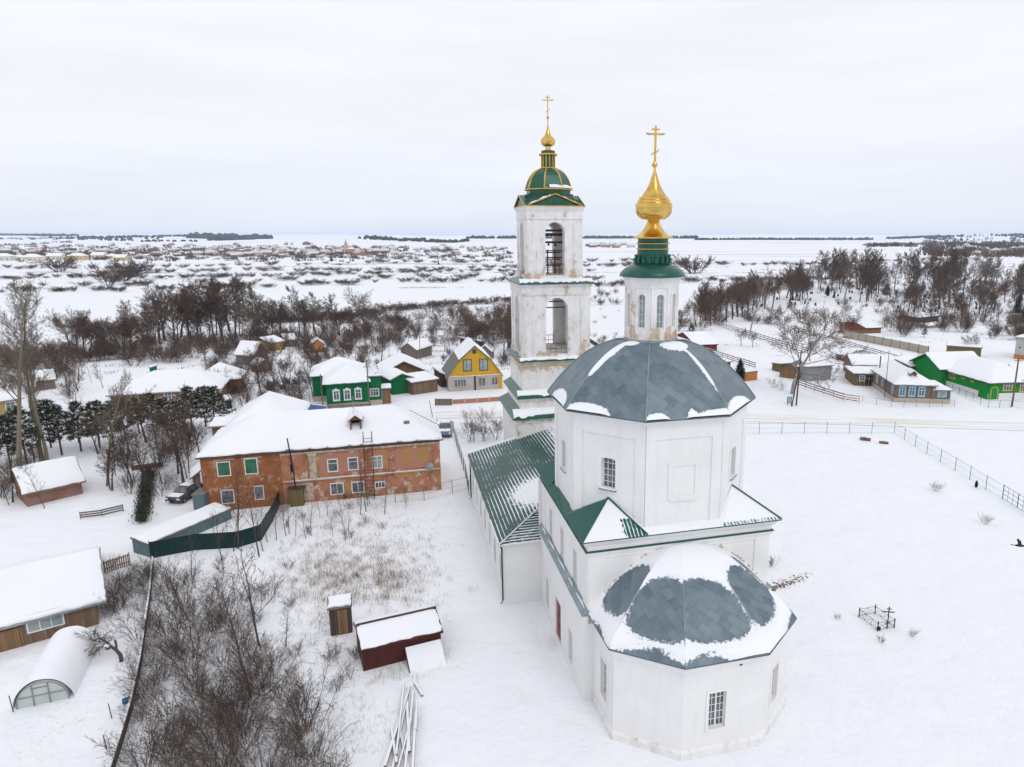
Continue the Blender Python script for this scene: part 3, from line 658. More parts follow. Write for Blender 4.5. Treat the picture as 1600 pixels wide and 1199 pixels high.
mb=MB(); sn=[]; zE2=5.0; U0,U1,V0,V1=RU0-.3,RU1+.3,RV0-.3,RV1+.25; hw=6-U0; sl_=(zr-zE2)/hw
def rz_(u,v): return zE2+sl_*min(u-U0,U1-u,v-V0)
NUu,NVv=36,44
def rsnow(u,v):
    s=-.13
    s=max(s,.95-math.hypot((u-1.2)/3.4,(v-18.6)/4.4)*.78)
    s=max(s,.55-abs(u-5.5)/1.6*.5 if v>25 else -.3)
    s=max(s,.5-(V1-v)*.8,.3-(u-U0)*.5 if v<16 else -.3)
    s=max(s,.32-math.hypot((u+1.2)/1.6,(v-31)/2.5)*.4)
    return s
for side in (0,1):
    for j in range(NVv):
        for i in range(NUu):
            def pt(i,j):
                v=V0+(V1-V0)*j/NVv; x=i/NUu; u=U0+hw*x if side==0 else U1-hw*x; return Vector((u,v,rz_(u,v)))
            q=[pt(i,j),pt(i+1,j),pt(i+1,j+1),pt(i,j+1)]
            if side==0: q=q[::-1]
            c=sum(q,Vector())/4
            hip=(c.y-V0)<min(c.x-U0,U1-c.x)
            mb.face(q,0,[((p.y-V0,p.x) if hip else (min(p.x-U0,U1-p.x),p.y)) for p in q])
            for p in q: sn.append(.35-.0*p.x if (hip and p.z<5.5) else (.12 if hip else rsnow(p.x,p.y)))
mb.at['snow']=sn
rr=mb.build('refectory_roof','greenrib',church)
mb=MB(); mb.tube((U0,V0,zE2+.03),(6,V0+hw,zr+.03),.06,n=5); mb.tube((6,V0+hw,zr+.03),(6,V1,zr+.03),.07,n=5)
mb.ob((U0-.01,V0,zE2-.1),(0,V1-V0,0),(.05,0,0),(0,0,.1)); mb.ob((U0,V0-.01,zE2-.1),(3.2,0,0),(0,.05,0),(0,0,.1))
mb.ob((U0,V1,zE2-.12),(hw,0,zr-zE2),(0,.06,0),(0,0,.12)); mb.build('roof_edge','white',rr)
mb=MB(); mb.ob((U0,V1-.12,zE2+.02),(hw,0,zr-zE2),(0,.28,0),(0,0,.07)); mb.ob((5.7,V0+hw,zr-.03),(.6,0,0),(0,V1-V0-hw,0),(0,0,.14)); mb.build('snow_along_edge','snow',rr)
for vv in (RV0-.12,RV1-.3):
    mb=MB(); uu=RU0-.08; mb.path([(uu-.15,vv,4.95),(uu,vv,4.6),(uu,vv,.5),(uu-.15,vv-.15,.3)],[.06]*4,8); mb.build('downpipe',mat('dark_green_pipe',(.02,.05,.045),None,3,.5),church)
# --- bell tower
TC=(6.6,37.4)
def sq(h): return rect(TC[0]-h,TC[0]+h,TC[1]-h,TC[1]+h)
def stage(mb,h,z0,z1,ops=None,depth=.9,du=.6):
    q=sq(h); ws=[]
    for i in range(4):
        w=Wall(q[i],q[(i+1)%4],z0,z1,ops(i) if ops else [],depth); w.build(mb,du,.55); ws.append(w)
    return ws
def twear(zs):
    return lambda v: max([k*max(0,1-abs(v[2]-z)/s) for z,s,k in zs]+[0])
def tb(name,mb,zs):
    f=twear(zs); mb.at['wear']=[f(v) for v in mb.v]; return mb.build(name,'tower',church)
mb=MB(); stage(mb,4.6,-.3,8.5); cornice(mb,sq(4.6),[(0,7.9),(.08,7.95),(.08,8.2),(.25,8.4),(.3,8.55)])
for s in (-1,1): mb.bx(TC[0]+s*4.6-.5*(s>0)-.5*(s>0)*0-(.0 if s>0 else -.0),TC[0]+s*4.6+(.5 if s<0 else 0),TC[1]-4.68,TC[1]-4.601,0,7.9)
tb('tower_base_wall',mb,[(8.3,1.2,.8)])
mb=MB(); stage(mb,4.05,8.4,10.5); cornice(mb,sq(4.05),[(0,10.0),(.1,10.1),(.25,10.5),(.3,10.6)]); tb('tower_second_wall',mb,[(8.8,.8,.7),(10.3,.6,.8)])
mb=MB(); stage(mb,3.75,10.5,14.0)
for z in (11.3,11.9,12.5): 
    q=sq(3.75); 
    for i in range(4):
        w=Wall(q[i],q[(i+1)%4],z,z+.03); mb.ob(w.pt(.0,z,.001),w.t*w.L,w.n*.02,Vector((0,0,.04)))
cornice(mb,sq(3.75),[(0,13.7),(.08,13.75),(.08,14.0),(.22,14.25),(.25,14.35)]); tb('tower_third_wall',mb,[(13.8,1.5,1.35)])
def skirt(name,h0,h1,z0,z1,snow=0.):
    mb=MB(); a,b=sq(h0),sq(h1); ring(mb,a,b,z0,z1); ring(mb,a,a,z0-.1,z0); ring(mb,sq(h1),a,z0-.1,z0-.1)
    o=mb.build(name,'greenmetal',church)
    if snow:
        s=MB()
        for i,(a0,a1,hh) in enumerate(((0,.97,.9),)):
            f=lambda x,k:(TC[0]-h0+.12+(2*h0-.24)*x,TC[1]-h0+(h0-h1)*k)
            n=26; rows=[]
            for j in range(4):
                k=[.06,.35,.75,1.][j]; rows.append([(*f(i/n,k if j else k+R.random()*.35),z0+(z1-z0)*k+[.01,.10,.13,.05][j]*snow*(.5+.5*math.sin(i*.7+1)**2)) for i in range(n+1)])
            for j in range(3):
                for i in range(n): s.face([rows[j][i],rows[j][i+1],rows[j+1][i+1],rows[j+1][i]])
        s.build('snow_cover','snow',o,smooth=True)
    return o
skirt('tower_lower_roof',5.05,4.05,8.55,9.35,1.2); skirt('tower_middle_roof',4.5,3.75,10.6,11.25,.6); skirt('tower_ledge_roof',4.15,3.5,14.36,14.6,1.2)
def belfry(h,z0,z1,sill,top,ow,name,zs):
    mb=MB(); op=lambda i:[(h-ow,h+ow,sill,top,True)]
    ws=stage(mb,h,z0,z1,op,.95)
    hi=h-.95; q=sq(hi)
    for i in range(4):   # inner faces and floor
        Wall(q[(i+1)%4],q[i],z0,z1,[(hi-ow,hi+ow,sill,top,True)],0.).build(mb,.8,.8)
    mb.face([(*p,sill-.02) for p in q]); mb.face([(*p,z1-.1) for p in q][::-1])
    for w in ws:
        L=w.L
        for u0,u1 in ((.12,.95),(L-.95,L-.12)):
            mb.ob(w.pt(u0,z0+.3,.001),w.t*(u1-u0),w.n*.09,Vector((0,0,z1-z0-1.5)))
        n=14; rr_=ow+.12   # archivolt
        for k in range(n):
            a0,a1=math.pi*k/n,math.pi*(k+1)/n; c=(L/2,top-ow)
            for d in (0,):
                P0=[w.pt(c[0]+rr*math.cos(a0),c[1]+rr*math.sin(a0),.05) for rr in (rr_-.1,rr_+.12)]; P1=[w.pt(c[0]+rr*math.cos(a1),c[1]+rr*math.sin(a1),.05) for rr in (rr_-.1,rr_+.12)]
                mb.face([P0[0],P0[1],P1[1],P1[0]]); mb.face([P0[1],P0[1]-w.n*.05,P1[1]-w.n*.05,P1[1]]); mb.face([P1[0],P1[0]-w.n*.05,P0[0]-w.n*.05,P0[0]])
        for u in (L/2-rr_-.12,L/2+rr_-.1): mb.ob(w.pt(u,sill,.001),w.t*.22,w.n*.05,Vector((0,0,top-ow-sill)))
        mb.ob(w.pt(0,z0,.001),w.t*(L/2-ow-.02),w.n*.14,Vector((0,0,.3))); mb.ob(w.pt(L/2+ow+.02,z0,.001),w.t*(L/2-ow-.02),w.n*.14,Vector((0,0,.3)))
    return mb,ws
mb,ws=belfry(3.5,14.5,21.9,14.85,20.7,1.16,'lower_belfry',None)
cornice(mb,sq(3.5),[(0,20.95),(.08,21.0),(.10,21.2),(.10,21.75),(.2,21.9),(.3,22.15),(.34,22.2)]); tb('lower_belfry_wall',mb,[(15.0,.9,.75),(21.4,1.0,.62),(18,3.,.22)])
skirt('lower_belfry_roof',3.95,2.85,22.22,22.62,1.0)
mb,ws=belfry(2.85,22.5,29.3,22.95,28.25,1.0,'upper_belfry',None)
cornice(mb,sq(2.85),[(0,28.5),(.08,28.55),(.10,28.7),(.05,28.75),(.05,29.3),(.15,29.5),(.28,29.8),(.28,29.86)]); tb('upper_belfry_wall',mb,[(22.9,.9,.85),(28.7,.8,.3)])
# pediments
mb=MB(); hh=3.12; z0=29.86; zp=30.95
for i in range(4):
    q=sq(hh); w=Wall(q[i],q[(i+1)%4],0,1); L=w.L
    mb.face([w.pt(.55,z0,-.12),w.pt(L-.55,z0,-.12),w.pt(L/2,zp-.06,-.12)],0)
    for s in (0,1):
        e=.35 if s==0 else L-.35; d=(w.pt(L/2,zp)-w.pt(e,z0))
        mb.face([w.pt(e,z0+.06,.03),w.pt(L/2,zp+.06,.03),w.pt(L/2,zp+.06,-2.2),w.pt(e,z0+.06,-1.3)] if s==0 else [w.pt(L/2,zp+.06,.03),w.pt(e,z0+.06,.03),w.pt(e,z0+.06,-1.3),w.pt(L/2,zp+.06,-2.2)],0)
    # corner hoods
mb.prism(sq(2.75),29.8,30.5)
mb.lathe([(2.55,30.4),(2.55,30.95),(2.62,31.0),(2.62,31.1),(2.3,31.15),(2.3,31.5)],8,TC,math.pi/8)
q=sq(hh)
for i in range(4):
    c=Vector((*q[i],z0)); ctr=Vector((*TC,z0)); d=(ctr-c).normalized()
    for pa in (q[i-1],q[(i+1)%4]):
        t=(Vector((*pa,z0))-c).normalized(); mb.face([c,c+t*.9+Vector((0,0,.02)),c+t*.9+d*1.3+Vector((0,0,.75)),c+d*1.3+Vector((0,0,.75))]); mb.face([c+t*.9,c,c+Vector((0,0,.03)),c+t*.9+Vector((0,0,.05))])
mb.build('pediment_roof','greenmetal',church)
mb=MB()
for i in range(4):
    q=sq(hh); w=Wall(q[i],q[(i+1)%4],0,1); L=w.L
    mb.ob(w.pt(-.02,z0-.06,.0),w.t*(L+.04),w.n*.05,Vector((0,0,.09)))
    for e in (.35,L-.35):
        d=w.pt(L/2,zp,.0)-w.pt(e,z0,.0); mb.ob(w.pt(e,z0+.02,.0),d,w.n*.06,Vector((0,0,.11)))
mb.lathe([(2.46,31.5),(2.56,31.52),(2.56,31.62),(2.46,31.64)],8,TC,math.pi/8)
mb.build('pediment_trim','goldtrim',church)
mb=MB()
for i,(a,b) in enumerate(((.08,.44),(.62,.95))):
    w=Wall(sq(hh)[0],sq(hh)[1],0,1); L=w.L; PP=lambda x,d:w.pt(x,z0+.12+(zp-z0)*(1-abs(x-L/2)/(L/2-.35)),d)
    n=10; X=[a*L+(b-a)*L*k/n for k in range(n+1)]
    for k in range(n):
        t=.1+.05*math.sin(k*1.3); mb.face([PP(X[k],.02),PP(X[k+1],.02),PP(X[k+1],-.5)+Vector((0,0,t)),PP(X[k],-.5)+Vector((0,0,t))])
mb.build('snow_on_pediment','snow',church)
# dome, lantern, onion, cross
mb=MB(); prof=[(2.42,31.62),(2.36,31.78),(2.28,32.05),(2.12,32.5),(1.9,32.9),(1.6,33.25),(1.25,33.5),(.95,33.62),(.7,33.66)]
mb.lathe(prof,8,TC,math.pi/8); td=mb.build('tower_dome','greenmetal',church)
mb=MB()
for k in range(8):
    a=math.pi/8+k*math.pi/4; mb.path([(TC[0]+r*math.cos(a)*1.01,TC[1]+r*math.sin(a)*1.01,z+.01) for r,z in prof],[.07]*len(prof),5)
mb.build('gilded_ribs','goldtrim',td)
mb=MB()
for a0,a1 in ((-100,-20),(-15,20)):
    n=12
    for k in range(n):
        f=lambda kk,r,z:(TC[0]+r*math.cos(rad(a0+(a1-a0)*kk/n)),TC[1]+r*math.sin(rad(a0+(a1-a0)*kk/n)),z)
        mb.face([f(k,2.45,31.68),f(k+1,2.45,31.68),f(k+1,2.42,31.84),f(k,2.42,31.84)]); mb.face([f(k,2.42,31.84),f(k+1,2.42,31.84),f(k+1,2.15,32.0),f(k,2.15,32.0)])
mb.build('snow_on_dome','snow',td)
mb=MB(); mb.lathe([(.78,33.62),(.78,33.78),(.66,33.8),(.66,35.0),(.92,35.02),(.92,35.12),(.72,35.16),(.72,35.42),(.4,35.5)],16,TC); mb.build('lantern','greenmetal',church)
mb=MB()
for k in range(12):
    a=2*math.pi*k/12; mb.tube((TC[0]+.7*math.cos(a),TC[1]+.7*math.sin(a),33.8),(TC[0]+.7*math.cos(a),TC[1]+.7*math.sin(a),34.98),.055,n=6)
mb.lathe([(.8,33.66),(.84,33.7),(.84,33.76),(.8,33.8)],16,TC); mb.lathe([(.93,34.98),(.97,35.0),(.97,35.1),(.93,35.14)],16,TC)
mb.build('lantern_columns','goldtrim',church)
PR2=[(.42,-.0),(.34,.06),(.3,.3),(.34,.44),(.55,.5),(.72,.66),(.79,.86),(.80,.92),(.82,.93),(.82,1.1),(.79,1.13),(.72,1.30),(.58,1.44),(.46,1.52),(.37,1.66),(.26,1.88),(.16,2.2),(.09,2.55),(.05,2.85)]
onion('onion_dome',TC,35.44,.92,church,PR2,0)
mb=MB(); mb.tube((*TC,38.0),(*TC,38.55),.05,n=8); mb.build('spire_rod','gold',church)
mb=MB(); mb.lathe([(.02,38.5),(.12,38.54),(.16,38.64),(.12,38.76),(.02,38.8)],12,TC); mb.build('finial_ball','gold',church,smooth=True)
mb=MB(); cross8(mb,TC,38.78,2.0,.52,.10,-TH+rad(3)); mb.build('cross','gold',church)
# inside the belfries: beams, bells, railings, a ladder
mb=MB()
for z in (26.9,27.35,26.15): mb.bx(TC[0]-2.0,TC[0]+2.0,TC[1]-.9,TC[1]-.65,z,z+.22)
mb.bx(TC[0]-2.0,TC[0]+2.0,TC[1]+.6,TC[1]+.85,26.9,27.2); mb.bx(TC[0]-1.2,TC[0]-1.0,TC[1]-1.9,TC[1]+1.9,27.15,27.34)
mb.build('bell_beams','darkwood',church)
for x,y,s in ((-.75,-.78,.34),(-.2,-.78,.24),(.5,-.78,.28)):
    mb=MB(); mb.lathe([(.05,.0),(.3,-.1),(.4,-.35),(.48,-.7),(.7,-.95),(.74,-1.0),(.6,-1.0),(.35,-.4)],14,(0,0)); mb.build('bell',mat('bronze',(.09,.07,.045),(.05,.055,.04),4,.5,.7),church,loc=(TC[0]+x,TC[1]+y,26.16)).scale=(s,)*3
mb=MB()
for h,z,zz in ((2.85,22.95,1.1),(3.5,14.85,1.1)):
    for a,b in (((-1,-1),(1,-1)),((1,-1),(1,1)),((1,1),(-1,1)),((-1,1),(-1,-1))):
        mb=MB(); e=h-.45; p=Vector((TC[0]+a[0]*(e if a[0]==b[0] else 1.1),TC[1]+a[1]*(e if a[1]==b[1] else 1.1),z)); q=Vector((TC[0]+b[0]*(e if a[0]==b[0] else 1.1),TC[1]+b[1]*(e if a[1]==b[1] else 1.1),z))
        for k in (.5,1.) : mb.tube(p+Vector((0,0,zz*k)),q+Vector((0,0,zz*k)),.03,n=4)
        for k in range(5): r=p.lerp(q,k/4); mb.tube(r,r+Vector((0,0,zz)),.025,n=4)
        mb.build('belfry_railing','rust',church)
mb=MB()
for z in (23.9,24.6,25.3):   # timber stair frame in the upper belfry
    mb.bx(TC[0]-1.5,TC[0]+1.5,TC[1]+.3,TC[1]+.42,z,z+.12); mb.bx(TC[0]-1.5,TC[0]+1.5,TC[1]+1.1,TC[1]+1.22,z-.2,z-.08)
for x in (-.9,-.1,.7): mb.bx(TC[0]+x,TC[0]+x+.12,TC[1]+.45,TC[1]+.57,22.95,25.5)
mb.build('belfry_timber_frame','rust',church)
mb=MB()
for s in (0,.5): mb.tube((TC[0]-1.5+s*.3,TC[1]-.2+s,14.9),(TC[0]-.9+s*.3,TC[1]+.2+s,19.6),.05,n=4); mb.tube((TC[0]-.2+s*.3,TC[1]+.8+s,14.9),(TC[0]-1.3+s*.3,TC[1]+.3+s,19.8),.05,n=4)
for k in range(14): mb.tube((TC[0]-1.5+k*.045,TC[1]-.2+k*.03,15.2+k*.32),(TC[0]-1.35+k*.045,TC[1]+.3+k*.03,15.2+k*.32),.03,n=4)
mb.tube((TC[0]-2,TC[1]-1.2,19.5),(TC[0]+2,TC[1]-1.2,19.5),.06,n=5); mb.tube((TC[0]-2.4,TC[1]+1.2,19.9),(TC[0]+2.4,TC[1]+1.2,19.9),.07,n=5)
mb.build('belfry_ladder','darkwood',church)
# ------------------------------------------------------------------ ground
mb=MB(); radii=[4.]
while radii[-1]<12000: radii.append(radii[-1]+max(.9,radii[-1]*.022))
na=400; a0=rad(-105); a1=rad(105)
for r in radii:
    for j in range(na+1):
        a=a0+(a1-a0)*j/na; x,y=r*math.sin(a),r*math.cos(a); mb.v.append((x,y,gz(x,y)))
for i in range(len(radii)-1):
    for j in range(na): k=i*(na+1)+j; mb.idx((k,k+1,k+na+2,k+na+1))
mb.idx(list(range(na+1))[::-1]) if False else None
tag(mb.build('ground','ground',smooth=True,deg=180),kind='structure')
# packed-snow road
m,t,b=nodes('packed_snow_road'); q=NB(t); b.inputs['Roughness'].default_value=.8
u=q.n('ShaderNodeUVMap'); u.uv_map='UVMap'; sp=q.n('ShaderNodeSeparateXYZ'); q.l(u.outputs[0],sp.inputs[0])
mp=q.n('ShaderNodeMapping'); mp.inputs['Scale'].default_value=(.06,2.2,1); q.l(u.outputs[0],mp.inputs[0])
rut=q.ramp(q.noise(mp.outputs[0],1.5,5,.6),.40,.62); ed=q.ramp(q.math('ABSOLUTE',sp.outputs[1]),.95,.5)
q.l(q.mix(q.math('MULTIPLY',q.math('MULTIPLY',rut,ed),.85),SNOW,(.68,.63,.54)),b.inputs['Base Color']); q.bump(rut,.4,.05,b); M['road']=m
def strip(name,pts,w,m,dz=.012):
    mb=MB(); L=0; rows=[]
    P2=[]
    for i in range(len(pts)-1):
        n=max(1,int((pts[i+1]-pts[i]).length/2.5))
        for k in range(n): P2.append(pts[i].lerp(pts[i+1],k/n))
    P2.append(pts[-1])
    for i,p in enumerate(P2):
        d=(P2[min(i+1,len(P2)-1)]-P2[max(i-1,0)]); d.z=0; d.normalize(); n=Vector((-d.y,d.x,0))
        if i: L+=(p-P2[i-1]).length
        rows.append([(p+n*(w/2*s)) for s in (-1,-.6,-.2,.2,.6,1)]); rows[-1]=[(Vector((a.x,a.y,gz(a.x,a.y)+dz+.035)),(L,s)) for a,s in zip(rows[-1],(-1,-.6,-.2,.2,.6,1))]
    for i in range(len(rows)-1):
        for j in range(5): mb.face([rows[i][j][0],rows[i][j+1][0],rows[i+1][j+1][0],rows[i+1][j][0]],0,[rows[i][j][1],rows[i][j+1][1],rows[i+1][j+1][1],rows[i+1][j][1]])
    return tag(mb.build(name,m,smooth=True,deg=180),kind='structure')
strip('road',[P(430,655),P(560,652),P(700,648),P(790,646),P(1180,653),P(1400,660),P(1640,668),P(1800,676)],5.2,'road')
# ------------------------------------------------------------------ houses
M['orange']=mat_brick('orange_brick',(.37,.14,.055),(.29,.11,.05),[((.52,.38,.30),1.1,.545),((.22,.085,.04),.8,.52)],.6,(.36,.17,.08))
M['facade']=mat_brick('peeling_facade',(.44,.19,.09),(.36,.16,.085),[((.46,.19,.13),.55,.46),((.40,.25,.09),.6,.54),((.33,.13,.06),1.1,.56),((.60,.50,.42),1.1,.545),((.17,.10,.07),1.5,.585)],.85,(.42,.25,.15))
M['salmon']=mat('salmon_plaster',(.45,.19,.135),(.38,.21,.13),1.9,.9,bump=(5,.3,.02)); M['ochrewall']=mat('ochre_plaster',(.42,.25,.085),(.38,.19,.09),2.2,.9,bump=(5,.3,.02))
M['stucco']=mat('pale_moulding',(.58,.50,.42),(.36,.25,.18),2.2,.9,bump=(6,.4,.02))
M['redbrick']=mat_brick('red_brick',(.26,.09,.055),(.20,.075,.05),[((.36,.25,.2),1.4,.62)],.4)
M['greywood']=mat_planks('grey_boards',(.16,.135,.115),(.24,.20,.17),.15); M['brownwood']=mat_planks('brown_boards',(.20,.115,.06),(.30,.19,.11),.16); M['agedwood']=mat_planks('aged_brown_boards',(.17,.10,.06),(.26,.19,.14),.17)
M['greenpaint']=mat_planks('green_painted_boards',(.008,.145,.055),(.01,.17,.065),.14); M['brightgreen']=mat_planks('bright_green_boards',(.015,.25,.045),(.02,.29,.055),.12); M['greenfence']=mat_planks('dark_green_sheet',(.008,.036,.035),(.011,.045,.042),.2,rough=.5)
M['tealmetal']=mat_planks('teal_sheet',(.12,.19,.21),(.14,.22,.24),.2,rough=.5); M['yellow']=mat_planks('yellow_boards',(.62,.36,.035),(.67,.40,.045),.13,1); M['siding']=mat_planks('tan_boards',(.34,.145,.05),(.38,.17,.065),.14,1)
M['sandbrick']=mat_brick('sand_lime_brick',(.50,.46,.41),(.43,.39,.35),None,.5,(.55,.52,.48)); M['stonebase']=mat('stone_base',(.50,.43,.34),(.42,.36,.30),2.5,.9,bump=(5,.4,.03)); M['roofgrey']=mat('grey_roof_sheet',(.20,.19,.18),(.15,.14,.135),2,.8)
M['maroon']=mat_planks('maroon_sheet',(.075,.018,.015),(.09,.024,.02),.2,rough=.55); M['orangehut']=mat_planks('orange_boards',(.55,.20,.06),(.6,.24,.08),.18); M['bluetrim']=mat('blue_trim',(.25,.50,.66),(.30,.55,.70),3,.6)
M['yellowtrim']=mat('yellow_trim',(.72,.50,.06),None,3,.6); M['paleblock']=mat('pale_blocks',(.50,.50,.48),(.42,.42,.41),2,.9); M['beigewall']=mat('beige_concrete',(.42,.38,.30),(.35,.32,.26),1.5,.9); M['darkred']=mat_planks('dark_red_boards',(.14,.035,.03),(.17,.05,.04),.16)
M['tarnished']=mat('tarnished_zinc',(.33,.35,.36),(.25,.26,.27),2,.6,.4); M['poly']=mat('frosted_polycarbonate',(.52,.56,.54),(.45,.50,.48),1.,.3); M['olive']=mat_planks('olive_boards',(.16,.12,.05),(.2,.15,.07),.15)
WN=[0]
def house(name,label,cat,A,B,depth,h,roof,wall,wins=(),doors=(),base=None,over=.45,snow=.22,roofm='roofgrey',group=None,root=None,off=(0,0),Lx=None,cell=.55,glass='glass',frame='white',trimw=.1,nx=2,nz=2,z0=0.,bare=None):
    """A,B: foot of the front wall seen left to right; local x runs A->B, y goes away from the front"""
    if root is None:
        d=B-A; Lx=math.hypot(d.x,d.y) if Lx is None else Lx; root=thing(name,label,cat,(A.x,A.y,min(A.z,B.z)),math.atan2(d.y,d.x),group)
    ox,oy=off; D=depth; kind,rise=roof[0],roof[1]
    def zr(x,y):
        if kind=='gx': return h+rise*(1-abs(y-D/2)/(D/2))
        if kind=='gy': return h+rise*(1-abs(x-Lx/2)/(Lx/2))
        if kind=='hip': return h+rise*min(x,Lx-x,y,D-y)/(min(Lx,D)/2)
        if kind=='hipf': return h+rise*min(x,Lx-x,y,1e3)/(min(Lx,2*D)/2)
        if kind=='shf': return h+rise*y/D
        if kind=='shb': return h+rise*(1-y/D)
        if kind=='shl': return h+rise*(1-x/Lx)
        if kind=='shr': return h+rise*x/Lx
        if kind=='gamb':
            k=roof[2]; e=min(x,Lx-x); kx=Lx*.20; return h+(k*e/kx if e<kx else k+(rise-k)*(e-kx)/(Lx/2-kx))
    zl=-.25+z0
    mb=MB()
    def side(pts):
        n=24; bot=[]; tp=[]
        (xa,ya),(xb,yb)=pts
        xs=sorted({i/n for i in range(n+1)})
        for f in xs: x,y=xa+(xb-xa)*f,ya+(yb-ya)*f; bot.append((x+ox,y+oy,zl)); tp.append((x+ox,y+oy,zr(x,y)-.02))
        if kind in('gx','gy','gamb') :
            for i in range(n): mb.face([bot[i],bot[i+1],tp[i+1],tp[i]])
        else: mb.face([bot[0],bot[-1],tp[-1],tp[0]])
    e=.02
    side(((0,0),(Lx,0))); side(((Lx,0),(Lx,D))); side(((Lx,D),(0,D))); side(((0,D),(0,0)))
    wo=mb.build('wall',wall,root)
    if base:
        bm_,bh=base; mb=MB(); g=.06
        mb.bx(ox-g,ox+Lx+g,oy-g,oy-.001,zl,bh); mb.bx(ox-g,ox+Lx+g,oy+D+.001,oy+D+g,zl,bh); mb.bx(ox-g,ox-.001,oy,oy+D,zl,bh); mb.bx(ox+Lx+.001,ox+Lx+g,oy,oy+D,zl,bh); mb.build('foundation',bm_,root)
    # roof board and the snow lying on it
    ex=over if not isinstance(over,tuple) else over[0]; ey=over if not isinstance(over,tuple) else over[1]
    def axis(L,e,brk):
        s={-e,L+e}|set(brk); n=max(2,int((L+2*e)/cell)); s|={-e+(L+2*e)*i/n for i in range(n+1)}; s=sorted(s); r=[s[0]]
        for v in s[1:]:
            if v-r[-1]>.12 or v in brk or v==s[-1]:
                if v-r[-1]<.12 and r[-1] not in brk and len(r)>1: r.pop()
                r.append(v)
        return r
    bx_=[Lx/2] if kind in('gy','hip','gamb') else []
    if kind=='gamb': bx_+= [Lx*.2,Lx*.8]
    by_=[D/2] if kind in('gx','hip') else []
    X=axis(Lx,ex,bx_); Y=axis(D,ey,by_); nX,nY=len(X),len(Y)
    def sheet(top,thick,m,nm,par,inset=0.,keep=None):
        mb=MB(); jit=[[0.]*nY for _ in range(nX)]
        for i in range(nX):
            for j in range(nY):
                x,y=X[i],Y[j]
                if inset: x=min(max(x,-ex+inset*R.uniform(.2,1.6)),Lx+ex-inset*R.uniform(.2,1.6)) if i in(0,nX-1) else x; y=min(max(y,-ey+inset*R.uniform(.2,1.6)),D+ey-inset*R.uniform(.2,1.6)) if j in(0,nY-1) else y
                z=zr(x,y); edge=min(i,j,nX-1-i,nY-1-j)
                mb.v.append((x+ox,y+oy,z+top*(1. if edge else .55)+(R.uniform(-.25,.25)*top*.35 if top>.1 else 0)))
        nb=len(mb.v)
        for i in range(nX):
            for j in range(nY): v=mb.v[i*nY+j]; mb.v.append((v[0],v[1],v[2]-thick if not inset else zr(v[0]-ox,v[1]-oy)+.012))
        for i in range(nX-1):
            for j in range(nY-1):
                if keep and not keep((X[i]+X[i+1])/2,(Y[j]+Y[j+1])/2): continue
                a=i*nY+j; mb.idx((a,a+nY,a+nY+1,a+1))
                if not inset: mb.idx((nb+a,nb+a+1,nb+a+nY+1,nb+a+nY))
        def rim(a,b): mb.idx((a,b,nb+b,nb+a))
        if not keep:
            for i in range(nX-1): rim((i+1)*nY,i*nY); rim(i*nY+nY-1,(i+1)*nY+nY-1)
            for j in range(nY-1): rim(j,j+1); rim((nX-1)*nY+j+1,(nX-1)*nY+j)
        if keep:
            used=sorted({i for f in mb.f for i in f}); mp_={o:i for i,o in enumerate(used)}; mb.v=[mb.v[i] for i in used]; mb.f=[tuple(mp_[i] for i in f) for f in mb.f]
        return mb.build(nm,m,par,smooth=(top>.1),deg=50)
    ro=sheet(.03,.14,roofm,'roof',root)
    if snow: sheet(snow,0,'snow','snow_cover',ro,.07,bare)
    def onface(f,u,z):
        if f=='F': return Vector((ox+u,oy,z)),Vector((1,0,0)),Vector((0,-1,0))
        if f=='L': return Vector((ox,oy+D-u,z)),Vector((0,-1,0)),Vector((-1,0,0))
        if f=='R': return Vector((ox+Lx,oy+u,z)),Vector((0,1,0)),Vector((1,0,0))
        return Vector((ox+Lx-u,oy+D,z)),Vector((-1,0,0)),Vector((0,1,0))
    for w in wins:
        f,u,z,ww,hh=w[:5]; opt=w[5] if len(w)>5 else {}
        p,t,n=onface(f,u-ww/2,z); Z=Vector((0,0,1)); fr=MB(); tw=opt.get('trim',trimw); gl=opt.get('glass',glass); fm=opt.get('frame',frame); nnx=opt.get('nx',nx); nnz=opt.get('nz',nz)
        mats=[fm,'white']
        for a,b,c,d in ((-tw,0,-tw,hh+tw),(ww,ww+tw,-tw,hh+tw),(0,ww,hh,hh+tw),(0,ww,-tw,0)): fr.ob(p+t*a+Z*c+n*.002,t*(b-a),n*.07,Z*(d-c),0)
        if opt.get('crown'):   # carved headboard
            c0=p+Z*(hh+tw)+n*.003; fr.ob(c0-t*(tw+.05),t*(ww+2*tw+.1),n*.10,Z*.09,0); fr.ob(c0+t*(ww*.15)+Z*.09,t*ww*.7,n*.06,Z*.12,0); fr.ob(c0+t*(ww*.35)+Z*.21,t*ww*.3,n*.06,Z*.1,0); fr.ob(p-t*(tw+.05)+Z*(-tw-.1)+n*.003,t*(ww+2*tw+.1),n*.08,Z*.1,0)
        for k in range(1,nnx): fr.ob(p+t*(ww*k/nnx-.025)+n*.045,t*.05,n*.03,Z*hh,1)
        for k in range(1,nnz): fr.ob(p+Z*(hh*(k/nnz if nnz>2 else .68)-.022)+n*.047,t*ww,n*.025,Z*.045,1)
        wobj=fr.build('window',mats,root); pn=MB(); pn.face([p+n*.042,p+t*ww+n*.042,p+t*ww+Z*hh+n*.042,p+Z*hh+n*.042]); pn.build('pane',gl,wobj)
    for d_ in doors:
        f,u,z,ww,hh,dm=d_[:6]; p,t,n=onface(f,u-ww/2,z); Z=Vector((0,0,1)); mb=MB(); mb.ob(p+n*.002,t*ww,n*.05,Z*hh); mb.ob(p+n*.052+t*ww*.8+Z*hh*.45,t*.06,n*.04,Z*.14)
        do=mb.build('door',dm,root)
    return root
